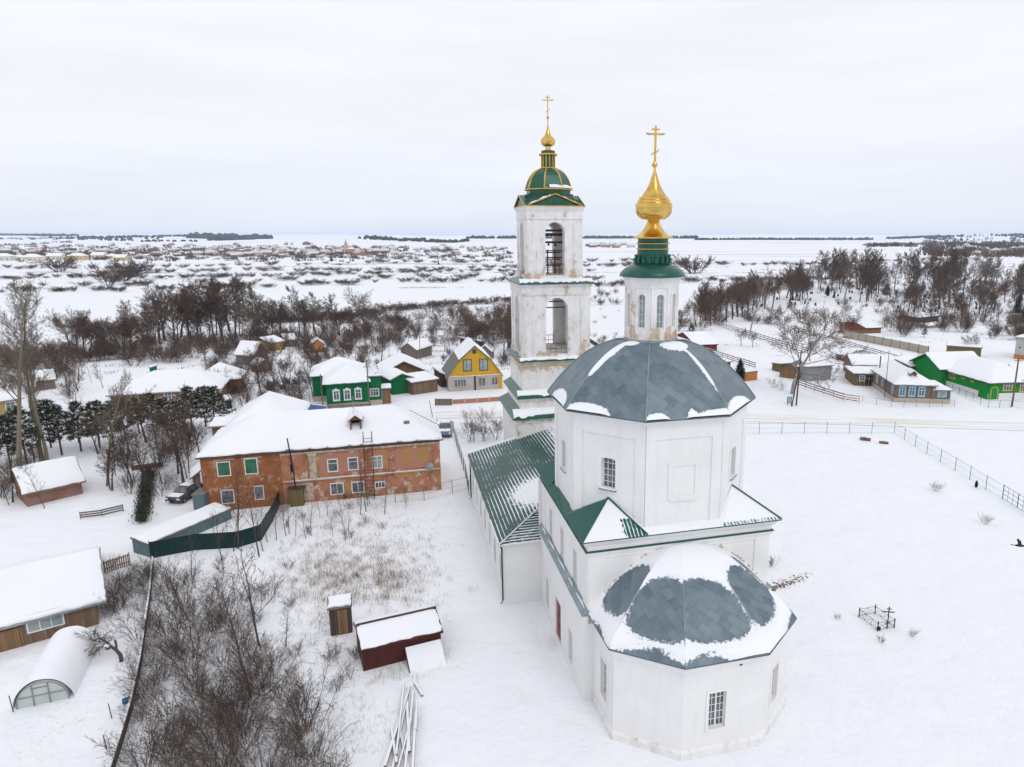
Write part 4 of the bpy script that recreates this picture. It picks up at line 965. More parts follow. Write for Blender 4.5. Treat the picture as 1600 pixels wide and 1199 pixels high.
def lbox(root,name,m,x0,x1,y0,y1,z0,z1): mb=MB(); mb.bx(x0,x1,y0,y1,z0,z1); return mb.build(name,m,root)
def chimney(root,x,y,z0,z1,s=.45,m='redbrick'):
    mb=MB(); mb.bx(x-s/2,x+s/2,y-s/2,y+s/2,z0,z1); mb.bx(x-s/2-.06,x+s/2+.06,y-s/2-.06,y+s/2+.06,z1,z1+.12); c=mb.build('chimney',m,root)
    mb=MB(); mb.bx(x-s/2-.04,x+s/2+.04,y-s/2-.04,y+s/2+.04,z1+.121,z1+.24); mb.build('snow_cap','snow',c)
# --- the long two-storey brick house
A,B=P(323,802),P(690,766)
ww=[]
for px,w_,z,hh,o in ((352,1.05,3.75,1.35,dict(glass='glassgreen',nx=1,nz=1,trim=.09)),(394,1.05,3.72,1.5,dict(glass='glassgreen',nx=1,nz=1,trim=.09)),(353,1.05,.85,1.3,dict(nx=1,nz=1,trim=.07)),(402,.75,.95,1.35,dict(nx=1,nz=1,frame='white',trim=.07)),
   (452,.65,3.55,.75,dict(nx=1,nz=1,frame='agedwood',trim=.06,glass='dark')),(520,.85,3.25,1.2,dict(nx=1,nz=2)),(552,.85,3.25,1.2,dict(nx=1,nz=2)),(590,.85,3.2,1.2,dict(nx=2,nz=2,glass='glasspale')),(524,1.15,.72,1.1,dict(nx=2,nz=1,trim=.1)),(557,1.1,.72,1.05,dict(nx=2,nz=1,trim=.1)),(592,.9,1.0,.55,dict(nx=3,nz=1))):
    u=23.03*(px-318)/(690-318)*1.0; u=u+ .35*math.sin(math.pi*u/23.03)*-1.
    ww.append(('F',u,z,w_,hh,o))
brickhouse=house('brick_house','long two-storey brick house with peeling orange and salmon front and white snowy roof','house',A,B,9.2,6.0,('hip',2.5),['facade'],ww,over=.35,snow=.26,roofm='darkwood',frame='white')
r=brickhouse; LB=math.hypot(B.x-A.x,B.y-A.y)
mb=MB(); mb.bx(-.03,7.2,-.032,-.002,-.2,5.75); mb.bx(-.035,-.002,-.03,9.2,-.2,5.75); mb.build('plain_brick_front','orange',r)
# keep openings visible: the plain part is a skin set just behind the window frames
house(None,None,None,None,None,11.,6.0,('hip',2.45),'orange',root=r,off=(.5,8.8),Lx=7.4,over=.4,snow=.26,roofm='greywood')
house(None,None,None,None,None,2.4,5.3,('shf',.3),'brownwood',root=r,off=(-2.0,13.8),Lx=2.45,over=.3,snow=.25,wins=[])
def fb(name,m,u0,u1,z0,z1,d,base=-.002): mb=MB(); mb.bx(u0,u1,-d,base,z0,z1); return mb.build(name,m,r)
fb('plaster_panel','salmon',10.9,14.9,2.95,5.05,.012); fb('plaster_panel','salmon',15.9,17.7,2.95,5.05,.012); fb('plaster_panel','salmon',18.3,21.9,2.8,5.0,.012)
fb('plaster_panel','ochrewall',19.0,20.1,3.3,4.9,.02); fb('plaster_panel','ochrewall',20.8,21.8,3.4,4.9,.02); fb('plaster_panel','ochrewall',16.9,17.65,3.1,4.8,.02); fb('plaster_panel','ochrewall',18.3,20.5,1.9,2.5,.014)
fb('plaster_panel','stucco',8.9,10.1,.3,2.2,.012)
for u0,u1 in ((7.4,8.1),(9.9,10.6),(15.0,15.6),(17.8,18.25),(22.35,23.0)):
    mb=MB(); mb.bx(u0,u1,-.13,-.03,2.75,5.1); mb.bx(u0-.08,u1+.08,-.18,-.03,5.1,5.3); mb.bx(u0-.06,u1+.06,-.19,-.03,2.5,2.75); mb.bx(u0+.14,u1-.14,-.16,-.131,3.1,4.8); mb.build('pilaster',R.choice(['stucco','facade','stucco']),r)
mb=MB(); mb.bx(7.3,23.05,-.16,-.03,2.42,2.56); mb.build('string_course','stucco',r)
mb=MB(); mb.bx(7.3,23.05,-.2,-.03,2.561,2.60); mb.build('snow_on_string_course','snow',r)
mb=MB(); mb.bx(7.3,23.05,-.12,-.03,5.3,5.42); mb.bx(7.3,23.08,-.22,-.03,5.42,5.55); mb.bx(7.3,23.1,-.26,-.03,5.8,6.0); mb.build('cornice_moulding','stucco',r)
for u in (2.1,4.6): fb('drip_moulding','stucco',u-.95,u+.95,5.32,5.42,.08,-.034)
for u in (4.7,): pass
# dormer on the roof
def dormer(root,x,y,z,w,h,d,m,mr):
    mb=MB(); t=.14
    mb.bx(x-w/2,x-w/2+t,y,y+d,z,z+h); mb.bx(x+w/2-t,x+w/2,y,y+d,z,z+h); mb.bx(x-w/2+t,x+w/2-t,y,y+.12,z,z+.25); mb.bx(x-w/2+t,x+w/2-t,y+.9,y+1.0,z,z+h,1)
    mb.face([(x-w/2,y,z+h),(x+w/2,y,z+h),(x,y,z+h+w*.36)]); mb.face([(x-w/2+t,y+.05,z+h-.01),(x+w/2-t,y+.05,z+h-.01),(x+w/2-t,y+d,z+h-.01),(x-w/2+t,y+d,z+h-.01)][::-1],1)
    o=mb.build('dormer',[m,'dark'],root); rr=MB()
    for s in (-1,1):
        a=Vector((x+s*(w/2+.18),y-.25,z+h-.12)); b=Vector((x,y-.25,z+h+w*.40)); rr.ob(a,b-a,Vector((0,d+.25,0)),Vector((0,0,.07)))
    q=rr.build('roof',mr,o); sn=MB()
    for s in (-1,1):
        a=Vector((x+s*(w/2+.15),y-.2,z+h-.03)); b=Vector((x,y-.2,z+h+w*.40+.08)); sn.ob(a,b-a,Vector((0,d+.1,0)),Vector((0,0,.16)))
    sn.build('snow_cover','snow',q)
dormer(r,14.6,1.5,6.75,1.15,1.35,2.4,'brownwood','rust')
lbox(r,'roof_hatch','redbrick',19.5,20.1,1.75,1.85,7.0,7.55)
mb=MB(); mb.path([(8.5,-.55,.2),(8.45,-.6,3.6),(8.15,-.62,7.25)],[.075,.07,.065],8); mb.build('stovepipe','black',r)
mb=MB(); mb.bx(7.9,9.2,-.9,-.14,-.2,1.95); mb.build('wooden_lean_to','olive',r)
mb=MB(); 
for k in range(9): mb.bx(7.75+k*0.19,7.93+k*.19,-1.02,-.14,1.95+k*0,2.02)
mb.build('lean_to_roof','darkwood',r)
mb=MB()
for x in (15.25,16.1): mb.tube((x,-.7,-.2),(x+.1,-.1,7.2),.045,n=5)
for k in range(18): mb.tube((15.25+k*.0045,-.7+.032*k,.2+k*.37),(16.1+k*.0045,-.7+.032*k,.2+k*.37),.025,n=4)
mb.build('ladder','rust',r)
mb=MB(); mb.lathe([(.0,.10),(.2,.07),(.42,.0),(.44,.02),(.2,.1),(0,.13)],16,(0,0)); ds=mb.build('satellite_dish','tarnished',r,loc=(21.9,-.45,2.95)); ds.rotation_euler=(rad(70),0,rad(-25))
mb=MB(); mb.tube((21.9,-.45,2.95),(21.95,-.02,2.8),.03,n=5); mb.build('dish_bracket','tarnished',r)
mb=MB(); mb.tube((14.4,2.0,8.3),(14.5,2.0,10.6),.03,n=4); mb.tube((13.7,2.0,10.3),(15.2,2.0,10.35),.015,n=4); mb.tube((13.9,2.0,9.9),(15.0,2.0,9.92),.015,n=4); mb.tube((14.4,2.,9.6),(13.8,2.,8.2),.012,n=3); mb.tube((14.4,2.,9.6),(15.1,2.,8.2),.012,n=3); mb.build('antenna','tarnished',r)
mb=MB(); mb.tube((22.9,7.5,6.),(22.6,7.6,8.2),.035,n=4); mb.tube((22.9,6.8,6.),(22.65,6.9,7.8),.03,n=4); mb.build('roof_prop','darkwood',r)
mb=MB()
for k in range(16): mb.bx(20.2+k*.26*.9,20.34+k*.26*.9,3.2-k*.19,3.3-k*.19,8.26-k*.10,8.34-k*.10)
mb.build('bare_ridge_tiles','darkwood',r)
# small annex and yard at its left end
house('wooden_annex','small wooden porch with snowy lean-to roof at the brick house left end','porch',P(304,776),P(316,774),2.5,2.2,('shr',.5),'greywood',over=.25,snow=.2,wins=[])
# --- green house across the road (left)
A,B=P(512,641),P(577,636); 
gh=house('green_house','dark green wooden house with three white carved windows and hipped snowy roof','house',A,B,8.5,HT(A,598),('hip',1.9),'greenpaint',
 [('F',1.45,1.55,.75,1.35,dict(crown=1,trim=.16,nx=2,nz=2)),('F',3.1,1.55,.75,1.35,dict(crown=1,trim=.16)),('F',4.75,1.55,.75,1.35,dict(crown=1,trim=.16))],base=('stonebase',.85),over=.55,snow=.24,roofm='greenmetal')
h0=HT(A,598)
house(None,None,None,None,None,7.5,h0,('hip',2.0),'greenpaint',root=gh,off=(-2.2,6.5),Lx=8.4,over=.4,snow=.24,roofm='greenmetal',base=('stonebase',.85))
house(None,None,None,None,None,3.5,h0-.2,('shb',.5),'greenpaint',root=gh,off=(6.3,1.0),Lx=2.1,over=.25,snow=.22,wins=[('F',1.0,1.5,1.2,1.1,dict(nx=3,nz=2,trim=.12))],base=('stonebase',.8))
house(None,None,None,None,None,1.0,2.7,('shf',.3),'brownwood',root=gh,off=(8.5,.9),Lx=1.3,over=.2,snow=.22,doors=[('F',.65,.05,1.05,2.2,'brownwood')])
A2,B2=P(613,618),P(644,614)
gsh=house('green_shed','dark green plank shed with long snowy roof joined to green house','shed',A2,B2,7,2.9,('gy',.75),'greenpaint',over=.5,snow=.24,doors=[('F',1.4,.0,2.2,2.3,'greenpaint')])
A3,B3=P(645,618),P(684,612)
house('brown_shed','low brown board shed with flat snowy roof beside green shed','shed',A3,B3,4.5,2.3,('shf',.5),'agedwood',over=.3,snow=.24,doors=[('F',1.,.0,1.6,1.9,'agedwood')])
house('timber_barn','old timber barn with open dark gable behind the green house','barn',P(600,600),P(664,596),9,2.2,('gy',1.9),'brownwood',over=.7,snow=.25,roofm='brownwood')
house('plank_hut','narrow tall dark plank hut with steep roof in the field behind','hut',P(651,562),P(675,556),4,2.6,('gx',1.4),'greywood',over=.3,snow=.2)
house('low_lean_to','small snowy lean-to shelter beside the narrow plank hut','shelter',P(636,560),P(650,560),3,1.5,('shr',.6),'greywood',over=.3,snow=.2)
house('field_barn','dark barn with sloping snowy roof behind the yellow house','barn',P(733,552),P(757,550),5,2.5,('shl',.8),'darkwood',over=.4,snow=.22)
house('garden_hut','small hut with pointed snowy roof right behind the yellow house','hut',P(748,562),P(768,562),4,1.9,('gy',1.3),'greywood',over=.3,snow=.22)
# --- yellow gambrel house
A,B=P(701,613),P(785,608); h1=HT(A,589); LY=math.hypot(B.x-A.x,B.y-A.y); rise=HT(A,543)-h1
yh=house('yellow_house','yellow gambrel-roofed house over grey brick ground floor','house',A,B,10,h1,('gamb',rise,rise*.52),'sandbrick',[('F',LY*.22,.9,LY*.2,1.15,dict(nx=4,nz=1)),('F',LY*.62,.8,LY*.11,1.35,dict(nx=2,nz=1)),('F',LY*.86,.9,LY*.1,1.25,dict(nx=2,nz=1))],over=.35,snow=.24,bare=lambda x,y:.2*LY<x<.8*LY,trimw=.13,frame='stucco')
mb=MB(); kx=LY*.2; k=rise*.52
g=[(0,h1-.05),(LY,h1-.05),(LY,h1+.02),(LY-kx,h1+k-.06),(LY/2,h1+rise-.06),(kx,h1+k-.06),(0,h1+.02)]
mb.face([(x,-.06,z) for x,z in g]); mb.face([(g[0][0],-.06,g[0][1]),(g[0][0],0,g[0][1]),(g[1][0],0,g[1][1]),(g[1][0],-.06,g[1][1])]); mb.build('yellow_gable_boarding','yellow',yh)
for u in (.36,.66):
    w=LY*.135; x0=LY*u-w/2; z0=h1+rise*.17; hh=rise*.36; mb=MB()
    for a,b,c,d in ((-.12,0,-.12,hh+.12),(w,w+.12,-.12,hh+.12),(0,w,hh,hh+.12),(0,w,-.12,0)): mb.bx(x0+a,x0+b,-.12,-.061,z0+c,z0+d)
    mb.bx(x0+w*.35,x0+w*.40,-.1,-.07,z0,z0+hh); f=mb.build('window','darkwood',yh); p=MB(); p.face([(x0,-.07,z0),(x0+w,-.07,z0),(x0+w,-.07,z0+hh),(x0,-.07,z0+hh)]); p.build('pane','glasspale',f)
mb=MB(); mb.bx(LY*.46,LY*.53,-.1,-.061,h1+rise*.74,h1+rise*.88); mb.build('attic_vent','darkwood',yh)
mb=MB(); mb.bx(-.05,LY+.05,-.12,-.061,h1-.14,h1-.02); mb.build('trim_board','white',yh)
mb=MB(); mb.bx(LY*.475,LY*.505,-.06,-.003,0,h1-.15); mb.build('downpipe','black',yh)
mb=MB(); mb.bx(LY*.93,LY+.02,-.05,-.004,0,h1-.15); mb.build('yellow_corner','yellow',yh)
house('lean_to_garage','dark open lean-to with snowy roof against yellow house left side','shed',P(690,606),P(699,605),5,2.2,('shl',.5),'darkwood',over=.3,snow=.22)
M['creamwall']=mat_planks('cream_yellow_boards',(.46,.31,.11),(.50,.35,.13),.14,1)
def leftwall(C,Bk,W):
    d=Bk-C; d.z=0; D=d.length; d.normalize(); return C,C+Vector((d.y,-d.x,0))*W,D
# --- grey house with blue window frames
A=P(1397,629); A,B,D=leftwall(A,P(1363,604),6.0); hg=HT(A,599)
gy=house('grey_house','grey-brown wooden house with four light blue framed windows','house',A,B,D,hg,('hipf',1.7),'greywood',
 [('F',1.1,1.25,.75,1.25,dict(frame='bluetrim',crown=1,trim=.16)),('F',2.6,1.25,.75,1.25,dict(frame='bluetrim',crown=1,trim=.16)),('F',4.1,1.25,.75,1.25,dict(frame='bluetrim',crown=1,trim=.16)),('L',D-1.2,1.3,.7,1.2,dict(frame='bluetrim',trim=.14)),('L',D*.45,1.3,.7,1.2,dict(frame='bluetrim',trim=.14)),('L',D*.2,1.3,.7,1.2,dict(frame='white',trim=.14))],base=('stonebase',.75),over=.45,snow=.17)
house(None,None,None,None,None,D*.6,hg-1.0,('shr',-0.0),'greywood',root=gy,off=(6.02,.1),Lx=2.6,over=.3,snow=.18,base=('stonebase',.7),wins=[('F',1.3,1.15,1.1,1.0,dict(frame='bluetrim',trim=.14,nx=1,nz=1,glass='glasspale'))])
lbox(gy,'corner_post','brownwood',-.12,.45,-.14,-.003,.75,hg-.05); lbox(gy,'corner_post','brownwood',5.6,6.15,-.14,-.003,.75,hg-.05)
dormer(gy,3.0,1.2,hg+.55,.95,.85,2.2,'greywood','roofgrey')
house(None,None,None,None,None,6.5,hg-.9,('shl',-.0),'agedwood',root=gy,off=(-3.2,D+.02),Lx=8.6,over=.4,snow=.22,wins=[('F',1.3,1.0,.8,.9,dict(trim=.1)),('F',2.5,.2,.8,1.8,dict(frame='brownwood',glass='dark',trim=.1))])
house(None,None,None,None,None,7.,hg-.4,('gx',1.2),'agedwood',root=gy,off=(-1.8,D+6.6),Lx=7.6,over=.4,snow=.22)
mb=MB(); mb.path([(.6,D*.9,hg),(.6,D*.9,hg+2.6)],[.12,.10],6); mb.build('stovepipe','rust',gy)
# --- bright green house
C=P(1543,625); A,B,D=leftwall(C,P(1478,603),9.5); hb=HT(A,597)
bg_=house('bright_green_house','bright green boarded house with yellow window trim and broad snowy roof','house',A,B,D,hb,('hipf',2.3),'brightgreen',
 [('L',D*.13,.9+.9,1.3,1.0,dict(frame='yellowtrim',trim=.12)),('L',D-1.4,1.7,1.2,.95,dict(frame='yellowtrim',trim=.14,nx=3)),('L',D*.62,2.2,.55,.6,dict(frame='yellowtrim',trim=.1,nx=1)),('L',D*.4,2.3,.55,.6,dict(frame='yellowtrim',trim=.1,nx=1)),
  ('F',3.4,1.5,1.5,1.1,dict(frame='yellowtrim',trim=.14,nx=3)),('F',6.2,1.3,.8,1.4,dict(frame='yellowtrim',trim=.16)),('F',8.3,1.3,.8,1.4,dict(frame='yellowtrim',trim=.16))],
 doors=[('F',1.0,.05,.9,2.0,'greenpaint')],base=('white',1.0),over=.5,snow=.26,roofm='greenmetal')
mb=MB(); P_=[(1.0+.62*math.cos(math.pi*k/10),-.08,1.55+.62*math.sin(math.pi*k/10)) for k in range(11)]
mb.path([(1.62,-.08,0)]+P_+[(.38,-.08,0)],[.07]*13,4); mb.build('door_arch','yellowtrim',bg_)
mb=MB(); mb.bx(-.02,1.9,-.09,-.065,0,hb-.1); mb.bx(-.08,-.062,0,2.2,0,hb-.1); mb.build('porch_boarding','brightgreen',bg_)
house(None,None,None,None,None,8,hb+.3,('gx',2.0),'brightgreen',root=bg_,off=(-1.5,D+.03),Lx=9,over=.5,snow=.26,roofm='greenmetal')
house('maroon_lean_to','dark maroon lean-to shed joining the bright green house','shed',P(1421,590),P(1450,588),5,2.2,('shf',.7),'darkred',over=.4,snow=.25)
house('green_porch_house','green house end with white gable trim at the right frame edge','house',P(1584,622),P(1640,626),7,3.4,('gx',1.7),'brightgreen',[('F',.9,1.3,.9,1.4,dict(frame='yellowtrim',trim=.14))],base=('white',1.),over=.4,snow=.26)
house('pale_block_house','pale block house with orange base at the right frame edge','house',P(1584,561),P(1680,574),8,HT(P(1584,561),526),('hip',1.8),'paleblock',[('F',.9,2.4,.5,.4,dict(nx=1,nz=1,trim=.03))],base=('orangehut',1.0),over=.35,snow=.14,roofm='tarnished')
# --- sheds and huts on the right
A,B,D=leftwall(P(1076,548),P(1052,530),5.5)
house('dark_red_shed','dark red board shed with small pale window behind the gold-domed drum','shed',P(1050,540),P(1087,551),5.5,2.4,('gy',1.9),'darkred',[('F',2.6,.9,1.0,.8,dict(frame='stonebase',nx=1,nz=1,glass='glasspale',trim=.12))],over=.3,snow=.18,roofm='darkred')
house('orange_hut','small bright orange board hut beside a thuja','hut',P(1163,597),P(1183,594),2.0,1.75,('shf',.25),'orangehut',over=.1,snow=.16)
house('dark_hut','small dark hut behind the two little spruces','hut',P(1124,579),P(1141,577),2.,1.6,('shf',.3),'darkwood',over=.25,snow=.18)
house('weathered_shed','weathered grey shed with wide flat snow roof by the birch','shed',P(1260,597),P(1298,594),5.5,1.9,('shb',.9),'tarnished',over=(.3,.5),snow=.24)
house('brown_hut','brown hut with pointed roof behind the big birch','hut',P(1218,590),P(1250,594),4.5,1.4,('gy',1.6),'brownwood',over=.3,snow=0.)
house('olive_hut','low olive hut next to the brown pointed hut','hut',P(1206,579),P(1220,583),2.5,1.5,('shr',.3),'olive',over=.2,snow=.15)
house('red_roof_barn','long low barn with dark red roof in the field','barn',P(1328,523),P(1376,521),5,1.6,('shf',1.0),'brownwood',over=.4,snow=.18,roofm='darkred',bare=lambda x,y:x>4.8)
house('dark_field_shed','low dark shed with snowy roof near the cemetery','shed',P(1433,505),P(1466,504),5,2.4,('shf',.5),'darkwood',over=.3,snow=.22)
house('grey_field_shed','flat grey shed right below the dark field shed','shed',P(1450,514),P(1476,513),3,1.2,('shf',.3),'tarnished',over=.2,snow=.2)
house('long_green_shed','long mossy green shed behind the bright green house roof','shed',P(1478,556),P(1532,560),3.5,2.3,('shf',.3),'olive',over=.2,snow=.2)
# --- left side
brick=house('brick_barn','small red brick barn with a thick snowy roof among the poplars','barn',P(43,793),P(130,772),5.,HT(P(43,793),768),('gx',1.75),'redbrick',over=(.35,.4),snow=.26,roofm='brownwood')
A=P(176,644); B=P(345,633); ht=HT(A,616)
tan=house('tan_house','long tan boarded house with wide hipped snow roof behind pines','house',A,B,10,ht,('hip',2.2),'siding',[('F',3.3,1.1,.9,1.4,{}),('F',5.6,1.1,.9,1.4,{}),('F',7.9,1.1,.9,1.4,{}),('F',11.5,1.1,.9,1.4,{})],base=('stonebase',.6),over=.5,snow=.26)
house(None,None,None,None,None,6,ht,('hip',2.),'siding',root=tan,off=(10.5,8.),Lx=6.5,over=.4,snow=.26)
A=P(-62,668); B=P(35,650)
house('cream_house','yellowish house with hipped snowy roof at the left frame edge','house',A,B,9,3.1,('hip',2.5),'creamwall',[('F',9.0,1.2,1.1,1.1,dict(nx=2)),('F',6.2,1.2,1.1,1.1,{}),('R',2.5,1.1,1.,1.1,{})],base=('stonebase',.8),over=.5,snow=.24,roofm='tarnished')
house('hay_shed','dark open shed with snowy roof behind the cream house','shed',P(62,611),P(88,608),5,1.9,('gx',1.2),'greywood',over=.3,snow=.2)
house('toilet_hut','small green garden hut with a slanted snowy roof','hut',P(236,590),P(247,589),1.4,1.9,('shr',.3),'greenpaint',over=.12,snow=.15)
house('field_cabin','narrow grey cabin with steep snowy roof among garden trees','cabin',P(398,572),P(420,568),5,2.6,('gy',2.3),'greywood',[('F',1.9,2.3,.9,.8,dict(frame='darkwood'))],over=.35,snow=.2)
house('cabin_porch','grey veranda with snowy roof in front of the garden cabin','porch',P(404,583),P(425,580),3,1.6,('gy',1.0),'greywood',over=.25,snow=.18)
house('ochre_cabin','ochre garden cabin with flat snowy roof under the riverside trees','cabin',P(425,549),P(446,547),4,2.3,('shf',1.0),'ochrewall',over=.3,snow=.22)
house('storage_cabin','long pale storage cabin with snowy roof beside ochre cabin','cabin',P(447,543),P(464,542),4,2.0,('shf',1.0),'greywood',over=.3,snow=.22)
house('orange_cabin','small orange-brown cabin with pointed snowy roof under tall trees','cabin',P(487,552),P(507,551),4,2.2,('gy',1.2),'orangehut',over=.4,snow=.22,base=('greywood',.8))
house('green_box_hut','tiny dark green hut in the snowy garden','hut',P(441,610),P(446,609),.8,.9,('shf',.1),'greenpaint',over=.05,snow=.08)
house('dark_side_hut','dark green hut behind the tan house right end','hut',P(355,640),P(363,639),2,1.5,('shf',.3),'greenfence',over=.2,snow=.2)
# teal shed with the yard fence
A,B=P(209,864),P(235,872); D=(PZ(301,790,2.)-PZ(235,851,2.)).length
house('teal_shed','narrow teal sheet-metal shed with a snowy roof next to parked car','shed',A,B,D,HT(B,851),('shl',.25),'tealmetal',over=.08,snow=.16)
house('zinc_lean_to','pale zinc lean-to leaning on the brick house left corner','shed',P(304,806),P(322,806),1.5,2.2,('shf',.1),'tealmetal',over=.05,snow=.0)
# big plank barn in the lower left corner
A0,B=P(-0,1020),P(155,976); d=(A0-B); d.normalize(); A=B+d*9.5; hb2=HT(B,937); LL=9.5
pb=house('plank_barn','large aged plank barn with wide white snow roof in lower left','barn',A,B,10.2,hb2,('gx',1.75),'agedwood',[('F',LL-3.0,.95,1.95,1.25,dict(nx=3,nz=1,glass='glasspale',trim=.09))],over=(.7,.35),snow=.3,roofm='tarnished',cell=.4)
lbox(pb,'plank_gate','brownwood',LL-6.1,LL-4.5,-.06,-.002,-.1,1.45); mb=MB(); mb.bx(LL-6.3,LL-4.3,-.09,-.003,1.46,1.54); mb.bx(LL-4.42,LL-4.34,-.1,-.003,-.1,1.45); mb.bx(LL+.001,LL+.06,-.06,9.,hb2-.2,hb2); mb.build('batten','brownwood',pb)
lbox(pb,'mail_box','tealmetal',LL-7.2,LL-6.8,-.25,-.002,.9,1.3)
# --- maroon shed, lean-to boards, outhouse
A,B=P(568,1050),P(690,1018); hm=HT(A,1013)
ms=house('maroon_shed','maroon metal shed with a snowy gable roof near the churchyard','shed',A,B,3.1,hm,('gx',.55),'maroon',over=(.12,.22),snow=.16,roofm='maroon',cell=.3)
L_=math.hypot(B.x-A.x,B.y-A.y); mb=MB(); mb.ob((L_*.52,-1.55,-.08),(L_*.46,0,0),(0,1.5,1.02),(0,0,.05))
mb.build('leaning_panel','rust',ms); mb=MB(); mb.ob((L_*.53,-1.6,-.06),(L_*.455,0,0),(0,1.45,.986),(0,0,.13)); mb.build('snow_on_panel','snow',ms)
lbox(ms,'ridge_board','rust',-.1,L_+.1,1.5,1.62,hm+.60,hm+.78)
oh=house('outhouse','narrow dark plank outhouse with flat snowy top by maroon shed','outhouse',P(517,995),P(551,989),1.2,HT(P(517,995),951),('shf',.12),'darkwood',over=.1,snow=.2,cell=.2,doors=[('F',.85,.08,.62,1.8,'brownwood')])
# --- greenhouse tunnel
A,B=P(27,1109),P(108,1092); d=B-A; d.z=0; W=d.length; H_=HT((A+B)/2,1064)*.93; D=(P(138,1012)-B).length
gr=thing('greenhouse','rounded polycarbonate greenhouse tunnel under a thick snow cover','greenhouse',(A.x,A.y,A.z),math.atan2(d.y,d.x))
arc=lambda f,e=0.:(W/2-(W/2+e)*math.cos(math.pi*f),(H_+e)*math.sin(math.pi*f)**.8)
mb=MB(); n=20
for k in range(n):
    a,b=arc(k/n),arc((k+1)/n); mb.face([(a[0],0,a[1]),(a[0],D,a[1]),(b[0],D,b[1]),(b[0],0,b[1])])
mb.build('tunnel_cover','poly',gr,smooth=True)
mb=MB(); mb.face([(*(lambda q:(q[0],0.02,q[1]))(arc(k/n)),) for k in range(n+1)][::-1]); mb.build('end_panel','poly',gr)
mb=MB(); mb.path([(arc(k/n)[0],-.02,arc(k/n)[1]) for k in range(n+1)],[.035]*(n+1),5)
for x in (W*.33,W*.64): mb.bx(x-.025,x+.025,-.05,-.002,-.1,H_*math.sin(math.pi*math.acos(1-2*x/W)/math.pi)**.8)
mb.bx(0.05,W-.05,-.045,-.004,H_*.42,H_*.42+.045); mb.bx(W*.33,W*.64,-.046,-.004,H_*.76,H_*.76+.04); mb.build('door_frame','tarnished',gr)
mb=MB(); rows=12
G=[]
for j in range(rows+1):
    y=.12+(D)*j/rows
    for k in range(n+1):
        f=-.02+1.04*k/n; f2=min(1,max(0,f)); q=arc(f2,.0); t=.10+.14*math.sin(math.pi*f2)+.02*math.sin(j*1.7+k)*(0<k<n); s=.5+.5*min(1,j/1.5)
        out=(f2-.5); mb.v.append((q[0]+out*.55*(1-math.sin(math.pi*f2)),y,q[1]+t*s-(.15 if k in(0,n) else 0)))
for j in range(rows):
    for k in range(n): a=j*(n+1)+k; mb.idx((a,a+n+1,a+n+2,a+1))
mb.build('snow_cover','snow',gr,smooth=True)
# --- distant small tunnel on the right
A=P(1326,562); g2=thing('greenhouse','small snow-covered arched greenhouse behind the red board fence','greenhouse',(A.x,A.y,A.z),rad(-10)); mb=MB()
for k in range(12):
    a,b=[(2.6-2.6*math.cos(math.pi*f/12),1.9*math.sin(math.pi*f/12)) for f in (k,k+1)]; mb.face([(a[0],0,a[1]),(a[0],4,a[1]),(b[0],4,b[1]),(b[0],0,b[1])])
mb.build('tunnel_cover','poly',g2,smooth=True); mb=MB(); mb.face([(2.6-2.6*math.cos(math.pi*f/12),0,1.9*math.sin(math.pi*f/12)) for f in range(13)][::-1]); mb.build('end_panel','poly',g2); mb=MB()
for k in range(2,10):
    a,b=[(2.6-2.68*math.cos(math.pi*f/12),2.0*math.sin(math.pi*f/12)+.05) for f in (k,k+1)]; mb.face([(a[0],.1,a[1]),(a[0],4,a[1]),(b[0],4,b[1]),(b[0],.1,b[1])])
mb.build('snow_cover','snow',g2,smooth=True)
